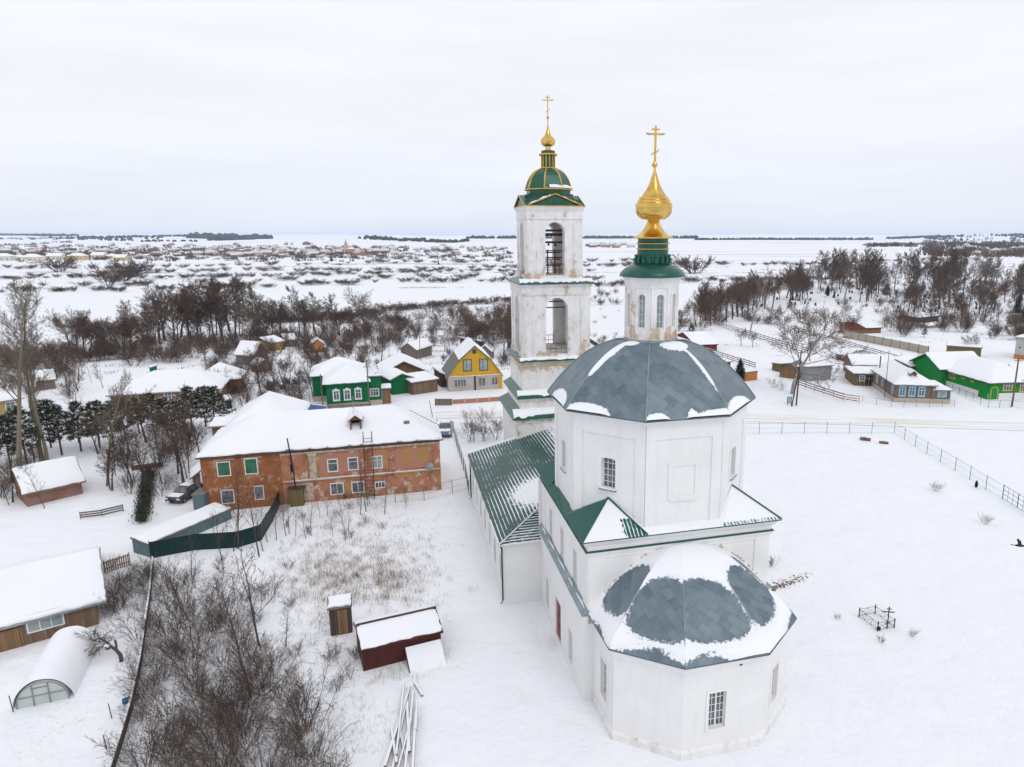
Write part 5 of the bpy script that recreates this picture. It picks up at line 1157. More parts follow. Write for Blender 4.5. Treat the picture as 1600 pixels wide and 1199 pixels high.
# ------------------------------------------------------------------ fences
M['fencegreen']=mat('green_fence_paint',(.03,.16,.15),None,3,.5); M['wire']=mat('grey_wire',(.20,.22,.22),None,3,.6,.3); M['rail']=mat_planks('red_brown_rails',(.11,.045,.035),(.15,.07,.055),.14,1); M['yellowboard']=mat('yellow_board',(.60,.40,.07),None,4,.6); M['blueboard']=mat('blue_board',(.12,.16,.40),None,4,.6)
def fence(name,label,cat,pts,h,style,m='wire',step=2.6,group=None,pm=None,snow=True,posts=True,pr=.035):
    root=thing(name,label,cat,tuple(pts[0]),0,group); o=pts[0]
    pans=MB(); sn=MB(); pm=pm or m; Z=Vector((0,0,1)); plist=[]
    for i in range(len(pts)-1):
        a,b=pts[i],pts[i+1]; L=(b-a).length; n=max(1,round(L/step)); t=(b-a).normalized(); nn=Vector((t.y,-t.x,0)).normalized()
        for k in range(n):
            q0=a.lerp(b,k/n); q1=a.lerp(b,(k+1)/n); q0=Vector((q0.x,q0.y,gz(q0.x,q0.y)))-o; q1=Vector((q1.x,q1.y,gz(q1.x,q1.y)))-o; plist.append(q0)
            dx=q1-q0
            if style=='mesh':
                for zz in (h-.03,h*.5,.12): pans.path([q0+Z*zz,q1+Z*zz],[.016 if zz>h*.9 else .008]*2,3)
                for j in range(1,int(L/n/.22)): f=j/int(L/n/.22); pans.path([q0+dx*f+Z*.1,q0+dx*f+Z*(h-.05)],[.0035]*2,3)
            elif style=='panel':
                pans.ob(q0-Z*.3+nn*.04,dx,-nn*.05,Z*(h+.3)); 
                if snow: sn.ob(q0+Z*h+nn*.06,dx,-nn*.11,Z*R.uniform(.06,.12))
            elif style=='rail':
                for j,zz in enumerate((.25,.62,.98)):
                    zt=zz*h/1.15; pans.ob(q0+Z*(zt+R.uniform(-.02,.02))+nn*.05,dx,-nn*.03,Z*.15)
                if snow: sn.ob(q0+Z*(.98*h/1.15+.165)+nn*.05,dx,-nn*.04,Z*.05)
            elif style=='picket':
                w=.09; m_=max(2,int(L/n/.15))
                for j in range(m_): f=j/m_; pans.ob(q0+dx*f-Z*.1,t*w,nn*.025,Z*(h+.1+R.uniform(-.06,.05)))
                for zz in (.3,.8): pans.ob(q0+Z*h*zz-nn*.03,dx,-nn*.03,Z*.07)
    plist.append(pts[-1]-o)
    pans.build('wire_mesh' if style=='mesh' else ('panel' if style=='panel' else 'boards'),m,root)
    if sn.f: sn.build('snow_cap','snow',root)
    if posts:
        for q0 in plist[:100]:
            mb=MB(); mb.path([Vector((0,0,-.3)),Vector((0,0,h+.1))],[pr,pr],5); mb.build('post',pm,root,loc=q0)
    return root
px=lambda *l:[P(*q) for q in l]
fence('mesh_fence','long green wire mesh fence with thin posts round the snowy churchyard','fence',px((1080,679),(1397,678),(1448,710),(1492,736),(1540,766),(1566,781)),1.55,'mesh','fencegreen',3.1)
# churchyard gate
a,b=P(1566,781),P(1640,828); gt=thing('metal_gate','green welded grid gate at the corner of the churchyard fence','gate',tuple(a),0); d=(b-a); mb=MB(); n=9
for k in range(n+1): q=d*(k/n); mb.path([q+Vector((0,0,.1)),q+Vector((0,0,1.6))],[.045 if k%3==0 else .018]*2,5)
for z in (.15,.62,1.1,1.55): mb.path([Vector((0,0,z)),d+Vector((0,0,z))],[.022]*2,4)
mb.build('grid','fencegreen',gt)
fence('mesh_fence','dark green mesh fence beside the refectory left wall','fence',px((711,690),(728,748),(733,775)),1.6,'mesh','greenfence',2.6)
fence('mesh_fence','thin wire fence in front of the brick house wall','fence',px((735,765),(707,772),(663,783),(618,786),(575,793)),1.5,'mesh','fencegreen',3.)
fence('slat_fence','red-brown slat fence running down from the dark red shed','fence',px((1086,548),(1180,577)),1.3,'rail','rail',2.4)
fence('slat_fence','red-brown slat fence leading from the birch to the road','fence',px((1245,603),(1318,627)),1.25,'rail','rail',2.4)
pf=fence('painted_fence','short slat fence painted yellow and blue at the roadside','fence',px((1318,627),(1342,631)),1.25,'rail','yellowboard',2.4,pm='rail')
a,b=P(1318,627),P(1342,631); d=b-a
for i,(f0,f1,z) in enumerate(((.2,.45,.27),(.6,.85,.27),(.1,.35,.67),(.5,.8,.67),(.25,.6,1.06))): mb=MB(); mb.ob(d*f0+Vector((0,0,z+.01))+Vector((d.y,-d.x,0)).normalized()*.056,d*(f1-f0),Vector((d.y,-d.x,0)).normalized()*.01,Vector((0,0,.13))); mb.build('blue_stripe','blueboard',pf)
fence('slat_fence','dark brown slat fence along the track below the cemetery','fence',px((1138,492),(1200,508),(1280,530),(1345,549),(1432,575)),1.4,'rail','rail',2.8)
fence('slat_fence','dark broken slat fence crossing the field behind the brown grove','fence',px((1088,495),(1130,514),(1200,536),(1262,555)),1.6,'rail','rail',2.8)
fence('concrete_fence','beige concrete panel fence beyond the grey house','fence',px((1318,528),(1450,555)),1.9,'panel','beigewall',2.9,pm='darkwood',snow=False,pr=.09)
fence('board_fence','red-brown board fence in front of the small arched greenhouse','fence',px((1306,562),(1346,574)),1.25,'panel','rail',2.5)
fence('mesh_fence','thin grey wire fence in front of the grey house','fence',px((1347,629),(1392,637),(1472,637),(1491,636)),1.0,'mesh','wire',2.2)
fence('mesh_fence','low green pipe fence in front of the bright green house','fence',px((1488,612),(1520,627),(1544,638),(1579,638),(1610,640)),1.2,'mesh','fencegreen',2.2)
fence('sheet_fence','tall dark green sheet fence round the brick house yard','fence',px((236,873),(306,860),(372,856),(408,845),(426,815),(437,790)),1.5,'panel','greenfence',2.5,snow=False)
fence('picket_fence','dark picket fence between the plank barn and the teal shed','fence',px((164,897),(204,884)),1.1,'picket','brownwood',2.)
fence('board_fence','long dark snow-topped board fence beside the thicket','fence',px((240,884),(236,930),(230,975),(221,1040),(207,1110),(180,1200),(165,1250)),.72,'panel','darkwood',2.)
fence('picket_fence','low grey picket fence in front of the dark green house','fence',px((513,643),(580,640)),.95,'picket','greywood',2.2)
fence('board_fence','multicoloured low board fence left of the dark green house','fence',px((470,640),(510,645)),1.0,'panel','blueboard',2.)
fence('board_fence','grey board fence left of the yellow house garden','fence',px((680,634),(706,634)),1.1,'panel','greywood',2.)
fence('brick_fence','low red and white fence in front of the yellow house','fence',px((707,632),(783,627)),.75,'panel','salmon',2.2,pm='stucco',pr=.14)
fence('low_fence','low broken pole fence near the small brick barn','fence',px((126,812),(160,808),(193,800)),.7,'rail','greywood',2.)
fence('board_fence','small brown board pile fence under the bare trees by the car','fence',px((206,736),(255,730)),.6,'panel','brownwood',2.)
# ------------------------------------------------------------------ poles, signs, small things
def pole(label,base,top,r=.11,arm=True,m='greywood',lean=0.,strut=None):
    b=P(*base); h=HT(b,top); o=thing('utility_pole',label,'utility pole',tuple(b)); mb=MB(); mb.path([(0,0,-.3),(lean,0,h)],[r,r*.75],7); mb.build('post',m,o)
    if arm:
        mb=MB(); mb.bx(lean-.55,lean+.55,-.05,.05,h-.45,h-.36); mb.build('crossarm',m,o); mb=MB()
        for x in (-.45,.45): mb.lathe([(.03,h-.36),(.05,h-.3),(.05,h-.2),(.02,h-.16)],6,(lean+x,0),0,0,True)
        mb.build('insulator','white',o)
    if strut: mb=MB(); mb.path([(strut,-.8,-.2),(lean*.7,0,h*.72)],[r*.9,r*.7],6); mb.build('brace',m,o)
    return o
pole('grey wooden power pole in front of the dark green house',(578,643),570,.12)
pole('thin wooden pole at the dark green house left corner',(505,642),585,.10,False)
pole('leaning power pole with brace under the big birch',(1244,634),548,.13,True,'darkwood',.2,-1.0)
pole('tall grey power pole in front of bright green house',(1581,636),560,.15)
pole('thin dark pole in front of the grey house left wall',(1382,622),548,.06,False,'darkwood')
pole('bare grey pole behind the dark green house roof',(657,566),500,.08,False)
b=P(1233,633); sg=thing('notice_board','turquoise notice board on two legs beside the road','sign',tuple(b),rad(8)); lbox(sg,'panel','tealmetal',-.32,.32,-.03,.03,.25,1.3); lbox(sg,'leg','greenfence',-.38,-.32,-.04,.04,-.1,1.35); lbox(sg,'leg','greenfence',.32,.38,-.04,.04,-.1,1.35)
M['teal']=mat('turquoise_paint',(.20,.45,.45),(.30,.52,.52),4,.6); sg.children
lbox(sg,'poster','teal',-.28,.28,-.04,-.031,.32,1.22)
def log(label,p,L,r,ang,m,cat='log',name='log'):
    mb=MB(); mb.path([(-L/2,0,r*.7),(-L*.1,.05,r*.8),(L/2,-.05,r*.6)],[r,r*1.1,r*.85],8); o=tag(mb.build(name,m,loc=tuple(p),rz=ang,smooth=True),label,cat); mb=MB(); mb.path([(-L/2+.05,0,r*1.65),(L/2-.05,0,r*1.5)],[r*.35,r*.3],6); s=mb.build('snow_cap','snow',o,smooth=True); return o
log('thick pale brown log lying in the churchyard snow',P(1352,689),1.3,.28,rad(-20),'agedwood'); log('shorter dark log beside the churchyard fence corner',P(1381,694),1.1,.22,rad(-15),'brownwood')
# grave with iron enclosure
g0=[P(1342,965),P(1371,987),P(1397,982),P(1367,960)]; c=sum(g0,Vector())/4; ge=thing('grave_enclosure','black iron grave enclosure standing alone in the snow','grave fence',tuple(c))
mb=MB()
for i in range(4):
    a,b=g0[i]-c,g0[(i+1)%4]-c; Z=Vector((0,0,1))
    for z in (.12,.62): mb.path([a+Z*z,b+Z*z],[.016]*2,4)
    n=max(2,int((b-a).length/.6))
    for k in range(n): p,q=a.lerp(b,k/n),a.lerp(b,(k+1)/n); mb.path([p+Z*.12,q+Z*.62],[.010]*2,4); mb.path([p+Z*.62,q+Z*.12],[.010]*2,4); mb.path([q+Z*.12,q+Z*.62],[.012]*2,4)
mb.build('railings','black',ge)
for a in g0: mb=MB(); mb.path([(0,0,-.1),(0,0,.72),(0,0,.78)],[.04,.04,.015],6); mb.build('post','black',ge,loc=tuple(a-c))
p=P(1386,983); mb=MB(); cross8(mb,(0,0),-.05,1.75,.36,.06,rad(-8)); tag(mb.build('grave_cross','black',loc=tuple(p)),'black eight-pointed iron cross inside the grave enclosure','cross')
p=P(1373,985); mb=MB(); mb.lathe([(.02,0),(.14,.05),(.12,.2),(.02,.28)],7,(0,0)); tag(mb.build('grave_wreath','greenfence',loc=tuple(p)),'small dark green wreath at the grave enclosure corner','wreath')
# bird in flight
d=ray(1594,854); bp=Vector((0,0,CAMH))+d*30.; mb=MB()
mb.path([(-.22,0,0),(-.12,0,.01),(0,0,.02),(.10,0,.03),(.17,0,.035),(.23,0,.03)],[.015,.05,.065,.045,.035,.008],8); bd=tag(mb.build('crow','black',loc=tuple(bp),rz=rad(-25),smooth=True),'black crow in flight low over the snow at right edge','bird')
mb=MB()
for s in (-1,1):
    mb.face([(.08,s*.04,.03),(.05,s*.25,.14),(-.03,s*.45,.16),(-.10,s*.40,.13),(-.08,s*.22,.09),(-.08,s*.04,.02)])
mb.face([(-.2,.03,0),(-.2,-.03,0),(-.36,-.07,0),(-.36,.07,0)]); mb.build('wing_feathers','black',bd)
# blue barrel, bird feeder, posts in the lower left garden
p=P(205,1097); mb=MB(); mb.path([(-.45,0,.18),(-.4,0,.18),(.4,0,.2),(.45,0,.2)],[.14,.19,.19,.15],12); bb=tag(mb.build('blue_barrel',mat('blue_plastic',(.02,.12,.25),None,3,.4),loc=tuple(p),rz=rad(35),smooth=True),'blue plastic barrel lying in snow by the board fence','barrel')
for lab,(x,y),tp in (('leaning grey stake in front of the greenhouse',(21,1113),1088),('thin stake in the lower left garden snow nearest the fence',(175,1123),1100),('thin stake at the bottom of the lower left garden',(167,1171),1150)):
    b=P(x,y); mb=MB(); mb.path([(0,0,-.2),(-.08,0,HT(b,tp))],[.035,.03],5); tag(mb.build('stake','greywood',loc=tuple(b)),lab,'stake')
# planks in a snow-dusted heap
base=P(625,1150); pl=[((640,1075),(612,1215)),((646,1085),(632,1220)),((637,1090),(602,1205)),((650,1120),(645,1215)),((632,1075),(620,1190)),((648,1070),(660,1090)),((628,1120),(596,1210)),((643,1130),(618,1225)),((612,1145),(620,1200)),((652,1105),(650,1150)),((622,1130),(640,1215)),((636,1100),(640,1180))]
lab=['longest pale plank leaning across the heap','plank on the right of the heap','plank on the left side of the heap','short plank lying at the heap right edge','narrow plank under the long one','stub of plank at the heap top end','outermost left plank sliding off the heap','wide plank at the lower end of the heap','small broken plank left of the heap','short end piece at the heap right side','crossing plank in the middle of the heap','thin lath on top of the heap']
for i,(a,b) in enumerate(pl):
    p,q=P(*a),P(*b); d=q-p; L=d.length; mb=MB(); w=R.uniform(.09,.16); z=.05+.06*(i%5); mb.bx(0,L,-w/2,w/2,z,z+.05)
    o=tag(mb.build('plank','agedwood',loc=tuple(p),rz=math.atan2(d.y,d.x)),'snow-topped '+lab[i],'plank','planks in the snowy heap'); mb=MB(); mb.bx(.02,L-.03,-w*.42,w*.42,z+.051,z+.051+R.uniform(.04,.08)); mb.build('snow_cap','snow',o)
# ------------------------------------------------------------------ cars
def car(name,label,p,ang,col,snow=True,k=1.):
    o=thing(name,label,'car',tuple(p),ang); L,Wd=4.2*k,1.7*k
    prof=[(0,.45),(.02,.75),(.12,.86),(1.05,.95),(1.75,1.42),(2.1,1.47),(3.1,1.47),(3.65,1.15),(4.1,1.05),(4.2,.8),(4.18,.42)]
    mb=MB(); n=len(prof); rows=[]
    for s,ins in ((-1,.0),(-1,1),(1,1),(1,0)): pass
    def yy(z): return Wd/2-(.0 if z<.95 else (z-.95)*.42)
    for (x0,z0),(x1,z1) in zip(prof[:-1],prof[1:]): mb.face([(x0*k,-yy(z0),z0*k),(x0*k,yy(z0),z0*k),(x1*k,yy(z1),z1*k),(x1*k,-yy(z1),z1*k)][::-1])
    for s in (-1,1):
        low=[(x,.25) for x in (4.18,0.)]; lowp=[(x*k,s*Wd/2,z*k) for x,z in ((0,.3),(4.18,.3),(4.18,.42),(4.2,.8),(4.1,.95),(1.05,.95),(.12,.86),(.02,.75),(0,.45))]
        mb.face(lowp if s<0 else lowp[::-1]); up=[(x*k,s*yy(z),z*k) for x,z in ((1.05,.95),(4.1,.95),(4.1,1.05),(3.65,1.15),(3.1,1.47),(2.1,1.47),(1.75,1.42))]; mb.face(up if s<0 else up[::-1])
    mb.build('body',col,o)
    gl=MB()
    for s in (-1,1):
        g=[(1.3,1.02),(3.5,1.02),(3.45,1.14),(3.02,1.40),(1.85,1.38)]; gp=[(x*k,s*(yy(z)+.008),z*k) for x,z in g]; gl.face(gp if s<0 else gp[::-1])
    for (x0,z0),(x1,z1) in (((1.15,1.02),(1.68,1.38)),((3.6,1.18),(3.15,1.44))):
        q=[(x0*k,-yy(z0)+.12,z0*k),(x0*k,yy(z0)-.12,z0*k),(x1*k,yy(z1)-.12,z1*k),(x1*k,-yy(z1)+.12,z1*k)]; nn=Vector((-.03 if x1>x0 else .03,0,.02)); gl.face([Vector(v)+nn for v in q])
    gl.build('windows','glass',o)
    for x in (.75,3.4):
        for s in (-1,1):
            mb=MB(); c=Vector((x*k,s*(Wd/2-.08),.31*k)); mb.path([c-Vector((0,.1,0)),c+Vector((0,.1,0))],[.31*k]*2,14); w=mb.build('wheel','black',o); mb=MB(); mb.path([c+Vector((0,s*.1,0)),c+Vector((0,s*.115,0))],[.18*k]*2,10); mb.build('rim','tarnished',w)
    for s in (-1,1):
        lbox(o,'headlight','white',-.03*k,.02*k,s*.72*k-.17,s*.72*k+.17,.62*k,.76*k); lbox(o,'taillight','reddoor',4.19*k,4.23*k,s*.72*k-.14,s*.72*k+.14,.72*k,.95*k)
    if snow:
        for a_,b_,c_,e_ in (((1.95*k,-.58*k,1.475*k),(1.1*k,0,0),(0,1.16*k,0),.055*k),((.15*k,-.72*k,.875*k),(.85*k,0,.085*k),(0,1.44*k,0),.04),((3.12*k,-.6*k,1.475*k),(.5*k,0,-.30*k),(0,1.2*k,0),.035)): mb=MB(); mb.ob(a_,b_,c_,(0,0,e_)); mb.build('snow_cover','snow',o)
    return o
M['carblack']=mat('dark_car_paint',(.03,.035,.045),(.12,.13,.15),3.,.3,.3,.5); M['carblue']=mat('blue_grey_car_paint',(.16,.18,.27),(.2,.22,.3),3.,.3,.3,.5)
q=P(258,788); e=P(284,763); car('parked_car','dark snow-dusted car parked left of the brick house',P(273,789),math.atan2(e.y-q.y,e.x-q.x)+rad(10)+math.pi,'carblack') if False else car('parked_car','dark snow-dusted car parked left of the brick house',P(270,790),rad(80),'carblack',True,.95)
car('parked_van','blue-grey van with snowy roof parked beyond the brick house right end',P(694,686),rad(95),'carblue',True,1.1)
car('parked_car','dark car with snow on it between the grey and green houses',P(1478,620),rad(110),'carblack')

def table(label,p,ang):
    t=thing('garden_table',label,'table',tuple(p),ang); lbox(t,'tabletop','darkwood',-.9,.9,-.4,.4,.7,.76); lbox(t,'snow_cover','snow',-.88,.88,-.38,.38,.761,.98)
    for x in (-.8,.8):
        for y in (-.33,.33): lbox(t,'leg','darkwood',x-.04,x+.04,y-.04,y+.04,-.1,.7)
table('dark garden table under thick snow in the fenced yard',P(297,832),rad(60))
# ------------------------------------------------------------------ trees and bushes
def barkmat(n,a,b,rnd=None): return mat(n,a,b,3.,.9,rnd=rnd,bump=(9,.4,.02))
M['bark']=barkmat('dark_bark',(.085,.066,.058),(.06,.048,.042),(.10,.076,.062)); M['twig']=barkmat('brown_twigs',(.100,.066,.049),(.074,.050,.038),(.112,.080,.062))
M['twigred']=barkmat('reddish_twigs',(.125,.080,.057),(.095,.063,.047),(.112,.080,.063)); M['palebark']=barkmat('pale_poplar_bark',(.20,.17,.115),(.14,.115,.075),(.22,.19,.14)); M['paletwig']=barkmat('pale_twigs',(.19,.155,.12),(.14,.115,.09))
M['birchbark']=mat('birch_bark',(.42,.40,.37),(.14,.12,.11),2.2,.85,stretch=(1,1,3)); M['birchtwig']=barkmat('birch_twigs',(.21,.175,.15),(.15,.12,.105))
M['needle']=mat('pine_needles',(.030,.050,.024),(.046,.062,.028),1.2,.85,rnd=(.05,.055,.028)); M['needledark']=mat('spruce_needles',(.010,.026,.016),(.016,.034,.019),1.2,.85); M['pinebark']=barkmat('pine_bark',(.13,.075,.05),(.075,.055,.045))
M['drygrass']=mat('dry_grass',(.30,.20,.11),(.21,.13,.075),.8,.95,rnd=(.25,.17,.1))
Z3=Vector((0,0,1))
def rdir(rng,d,ang):
    a=d.cross(Vector((rng.gauss(0,1),rng.gauss(0,1),rng.gauss(0,1))))
    if a.length<1e-4: a=Vector((1,0,0))
    a.normalize(); return (d*math.cos(ang)+a*math.sin(ang)).normalized()
def branch(rng,mb,p,d,L,r,lev,prm,top=None):
    n=prm['seg'][lev]; pts=[p]; rr=[r]; dd=d; st=[]
    for i in range(n):
        dd=(dd+Vector((rng.gauss(0,1),rng.gauss(0,1),rng.gauss(0,1)))*prm['wob'][lev]+Z3*prm['up'][lev]).normalized()
        p=p+dd*(L/n); pts.append(p); rr.append(max(prm['rmin'],r*(1-(i+1)/n*prm['tap'][lev]))); st.append((pts[-2],p,dd,rr[-2]))
    tgt=top if (top is not None and lev==0) else mb
    tgt.path(pts,rr,prm['sides'][lev],0,False)
    if lev+1<len(prm['n']):
        k=prm['n'][lev+1]; k=max(1,int(k*(.7+.6*rng.random()))) if lev else k
        for c in range(k):
            f=prm['from'][lev]+(1-prm['from'][lev])*((c+rng.random())/k); f=min(.999,f); x=f*n; i=int(x); a,b,dr,r0=st[i]
            q=a.lerp(b,x-i); sh=prm['shape'](f) if lev==0 else (1.05-f*.6)
            LL=L*prm['len'][lev+1]*sh*(.75+.5*rng.random()); nd=rdir(rng,dr,prm['ang'][lev+1]*(.75+.5*rng.random()))
            branch(rng,mb,q,nd,LL,max(prm['rmin'],rr[i+1]*prm['rf'][lev+1]),lev+1,prm)
def base_prm(**k):
    p=dict(seg=[9,5,3,2],wob=[.05,.12,.16,.2],up=[.03,.10,.06,.03],tap=[.85,.8,.7,.6],sides=[7,4,3,3],n=[1,24,8,5],len=[1,.34,.42,.45],ang=[0,rad(48),rad(45),rad(42)],rf=[1,.42,.5,.6],rmin=.012,shape=lambda f:1.1-.75*f,**{'from':[.28,.2,.15,0]}); p.update(k); return p
def tree_proto(kind,seed,h):
    """returns (trunk mesh builder, crown mesh builder) for a tree of height about h"""
    rng=random.Random(seed); T=MB(); C=MB()
    if kind=='alder': prm=base_prm(rmin=.016); branch(rng,C,Vector(),Vector((rng.gauss(0,.05),rng.gauss(0,.05),1)).normalized(),h,h*.013,0,prm,T)
    elif kind=='alderfar':
        prm=base_prm(rmin=.024,n=[1,30,10,6],len=[1,.40,.46,.48],**{'from':[.16,.15,.1,0]}); branch(rng,C,Vector(),Vector((rng.gauss(0,.05),rng.gauss(0,.05),1)).normalized(),h,h*.014,0,prm,T)
    elif kind=='spread':
        prm=base_prm(rmin=.020,seg=[5,6,4,3],n=[1,13,11,9],len=[1,.85,.52,.46],ang=[0,rad(42),rad(45),rad(45)],up=[.02,.09,.05,.02],wob=[.07,.13,.18,.22],shape=lambda f:1.15-.35*f,**{'from':[.35,.25,.2,0]})
        branch(rng,C,Vector(),Vector((rng.gauss(0,.08),rng.gauss(0,.08),1)).normalized(),h*.62,h*.022,0,prm,T)
    elif kind=='birch':
        prm=base_prm(rmin=.014,n=[1,22,9,6],len=[1,.36,.48,.5],ang=[0,rad(38),rad(42),rad(40)],up=[.03,.08,-.02,-.10],**{'from':[.3,.2,.15,0]})
        branch(rng,C,Vector(),Vector((rng.gauss(0,.05),rng.gauss(0,.05),1)).normalized(),h,h*.013,0,prm,T)
    elif kind=='poplar':
        prm=base_prm(rmin=.013,seg=[10,6,4,2],n=[1,22,10,7],len=[1,.34,.45,.5],ang=[0,rad(34),rad(38),rad(38)],up=[.02,.10,.08,.05],**{'from':[.40,.2,.1,0]})
        branch(rng,C,Vector(),Vector((rng.gauss(0,.03),rng.gauss(0,.03),1)).normalized(),h,h*.0125,0,prm,T)
    elif kind=='sapling':
        prm=base_prm(rmin=.007,seg=[6,4,3],n=[1,14,6],len=[1,.38,.45],ang=[0,rad(36),rad(38)],tap=[.85,.8,.6],sides=[5,3,3],rf=[1,.45,.55],**{'from':[.25,.2,0]})
        branch(rng,C,Vector(),Vector((rng.gauss(0,.1),rng.gauss(0,.1),1)).normalized(),h,h*.011,0,prm,T)
    elif kind=='pine':
        top=Vector((rng.gauss(0,.2),rng.gauss(0,.2),h)); T.path([Vector((0,0,-.2)),top*.35,top*.7,top],[h*.018,h*.014,h*.009,.01],6)
        n=46
        for i in range(n):
            f=.26+.74*(i/n); a=i*2.399+rng.random(); rr=h*.34*(1-((f-.36)/.68)**2*.95)*(.35+.85*rng.random()); rr=max(rr,.25); c=top*f; e=c+Vector((math.cos(a)*rr,math.sin(a)*rr,rr*.28)); T.path([c,c.lerp(e,.6)],[.035,.015],3,0,False)
            for q in range(4):
                cc=c.lerp(e,.5+.17*q)+Vector((rng.gauss(0,.12),rng.gauss(0,.12),rng.gauss(0,.1)))
                for s in range(26):
                    d=Vector((rng.gauss(0,1),rng.gauss(0,1),rng.gauss(0,.8)+.25)).normalized(); L=.28+.30*rng.random(); w=d.cross(Vector((rng.gauss(0,1),rng.gauss(0,1),rng.gauss(0,1)))).normalized()*.05
                    b=cc+d*.05; C.face([b-w,b+w,b+d*L],1 if (d.z>.62 and rng.random()<.42) else 0)
    elif kind in('spruce','thuja'):
        T.path([Vector((0,0,-.2)),Vector((0,0,h*.97))],[h*.016,.01],6); thu=kind=='thuja'
        n=int(46 if not thu else 40)
        for i in range(n):
            f=.05+.95*(i/n); R_=(h*.21*(1-f)**.85 if not thu else h*.20*math.sin(math.pi*min(1,.12+.86*f))**.7*(1.05-.45*f)); k=11 if not thu else 12
            for j in range(k):
                a=j*2*math.pi/k+i*.7+rng.random()*.5; L=R_*(.75+.5*rng.random()); o=Vector((0,0,h*f)); d=Vector((math.cos(a),math.sin(a),-.22 if not thu else .55)).normalized()
                for s in range(5):
                    q=o+d*L*(s/5); t=d.cross(Z3).normalized()
                    for sg in (-1,1):
                        e=(d*.55+t*sg*(.75)+Vector((0,0,rng.gauss(-.1,.25)))).normalized()*L*.42*(1.1-.12*s); w=d*L*.07+Vector((0,0,.02)); C.face([q-w,q+w,q+e],1 if rng.random()<.04 else 0)
    return T,C
def shrub_mesh(seed,h,w,stems,lv,rmin,droop=0.,sides=3):
    rng=random.Random(seed); C=MB()
    prm=base_prm(rmin=rmin,seg=[5,3,2],n=[1]+lv,len=[1,.42,.45][:1+len(lv)],ang=[0,rad(34),rad(38)],up=[.03-droop,.05,.02],wob=[.10,.16,.2],tap=[.8,.7,.5],sides=[4,sides,3],rf=[1,.55,.6],shape=lambda f:1.1-.5*f,**{'from':[.18,.15,0]})
    for i in range(stems):
        a=rng.random()*6.283; r=w*.28*math.sqrt(rng.random()); t=rng.uniform(.05,1.)*w/h*.85
        d=Vector((math.cos(a)*t,math.sin(a)*t,1)).normalized(); branch(rng,C,Vector((math.cos(a)*r*.6,math.sin(a)*r*.6,-.05)),d,h*rng.uniform(.65,1.05)/max(.55,d.z)*.92,max(rmin*1.6,h*.007),0,prm)
    return C
PROTO={}
def proto(key,kind,seed,h,tm,cm,n=1):
    L=[]
    for i in range(n):
        T,C=tree_proto(kind,seed*31+i,h); L.append((T,C))
    PROTO[key]=dict(h=h,tm=tm,cm=cm,raw=L,mesh=[None]*n)
def put_tree(key,i,loc,h,name,label,cat='tree',group=None,rz=None,lean=None,fat=1.):
    p=PROTO[key]; i%=len(p['raw']); k=h/p['h']; rz=R.random()*6.28 if rz is None else rz
    root=thing(name,label,cat,tuple(loc),rz,group); root.scale=(k*fat,k*fat,k)
    if lean: root.rotation_mode='ZYX'; root.rotation_euler=(lean[0],lean[1],rz)
    if p['mesh'][i] is None:
        T,C=p['raw'][i]; a=T.build('trunk',p['tm'],root); b=C.build('crown',p['cm'],root); p['mesh'][i]=(a,b)
    else:
        for s in p['mesh'][i]: c=s.copy(); COL.objects.link(c); c.parent=root
    return root
proto('alder','alder',1,12,'bark','twig',4); proto('alderfar','alderfar',2,12,'bark','twig',5); proto('spread','spread',3,10,'bark','twigred',4)
proto('birchbig','spread',13,12,'birchbark','birchtwig',1); proto('birch','birch',4,14,'birchbark','birchtwig',2); proto('poplar','poplar',5,22,'palebark','paletwig',3); proto('sapling','sapling',6,4,'bark','twig',5)
proto('pine','pine',7,8,'pinebark',['needle','snow'],4); proto('spruce','spruce',8,6,'bark',['needledark','snow'],2); proto('thuja','thuja',9,4,'bark',['needledark','snow'],2)
SH={}
def put_shrub(key,loc,h,name,label,group=None,wide=1.,cat='bush'):
    S=SH[key]; i=R.randrange(len(S['me'])); k=h/S['h']
    if S['me'][i] is None: o=S['raw'][i].build(name,S['m']); S['me'][i]=o
    else: o=S['me'][i].copy(); COL.objects.link(o)
    o.name=name
    for kk in ('group',): 
        if kk in o: del o[kk]
    o.location=tuple(loc); o.rotation_euler=(0,0,R.random()*6.28); o.scale=(k*wide,k*wide,k)
    return tag(o,label,cat,group)
def shrubs(key,h,w,stems,lv,rmin,m,n,droop=0.): SH[key]=dict(h=h,m=m,raw=[shrub_mesh(hash(key)%9991*0+len(SH)*97+i,h,w,stems,lv,rmin,droop) for i in range(n)],me=[None]*n)
shrubs('thicket',2.6,2.8,11,[8,5],.0058,'twig',6); shrubs('willow',4.,4.4,17,[9,5],.016,'twigred',4); shrubs('farbush',4.,6.,22,[8,5],.034,'twig',4); shrubs('garden',1.6,1.6,12,[7,4],.006,'twigred',3); shrubs('weed',.9,.7,7,[4],.006,'twigred',3)
ORD=['first','second','third','fourth','fifth','sixth','seventh','eighth','ninth','tenth','eleventh','twelfth','thirteenth','fourteenth','fifteenth','sixteenth','seventeenth','eighteenth','nineteenth','twentieth']
def ordn(i): return ORD[i] if i<20 else ('twenty-'+ORD[i-20] if i<29 else ('thirtieth' if i==29 else ('thirty-'+ORD[i-30] if i<39 else ('fortieth' if i==39 else 'forty-'+ORD[min(i-40,8)]))))
SEC=[(0,95,'behind the twin poplars'),(95,250,'above the tan house'),(250,400,'above the brick house'),(400,520,'above the garden cabins'),(520,680,'above the dark green house'),(680,800,'above the yellow house'),(800,925,'behind the bell tower'),(925,1080,'behind the gilded drum'),(1080,1200,'above the dark red shed'),(1200,1330,'above the big birch'),(1330,1470,'above the grey house'),(1470,1700,'above the bright green house'),(-999,0,'at the left edge')]
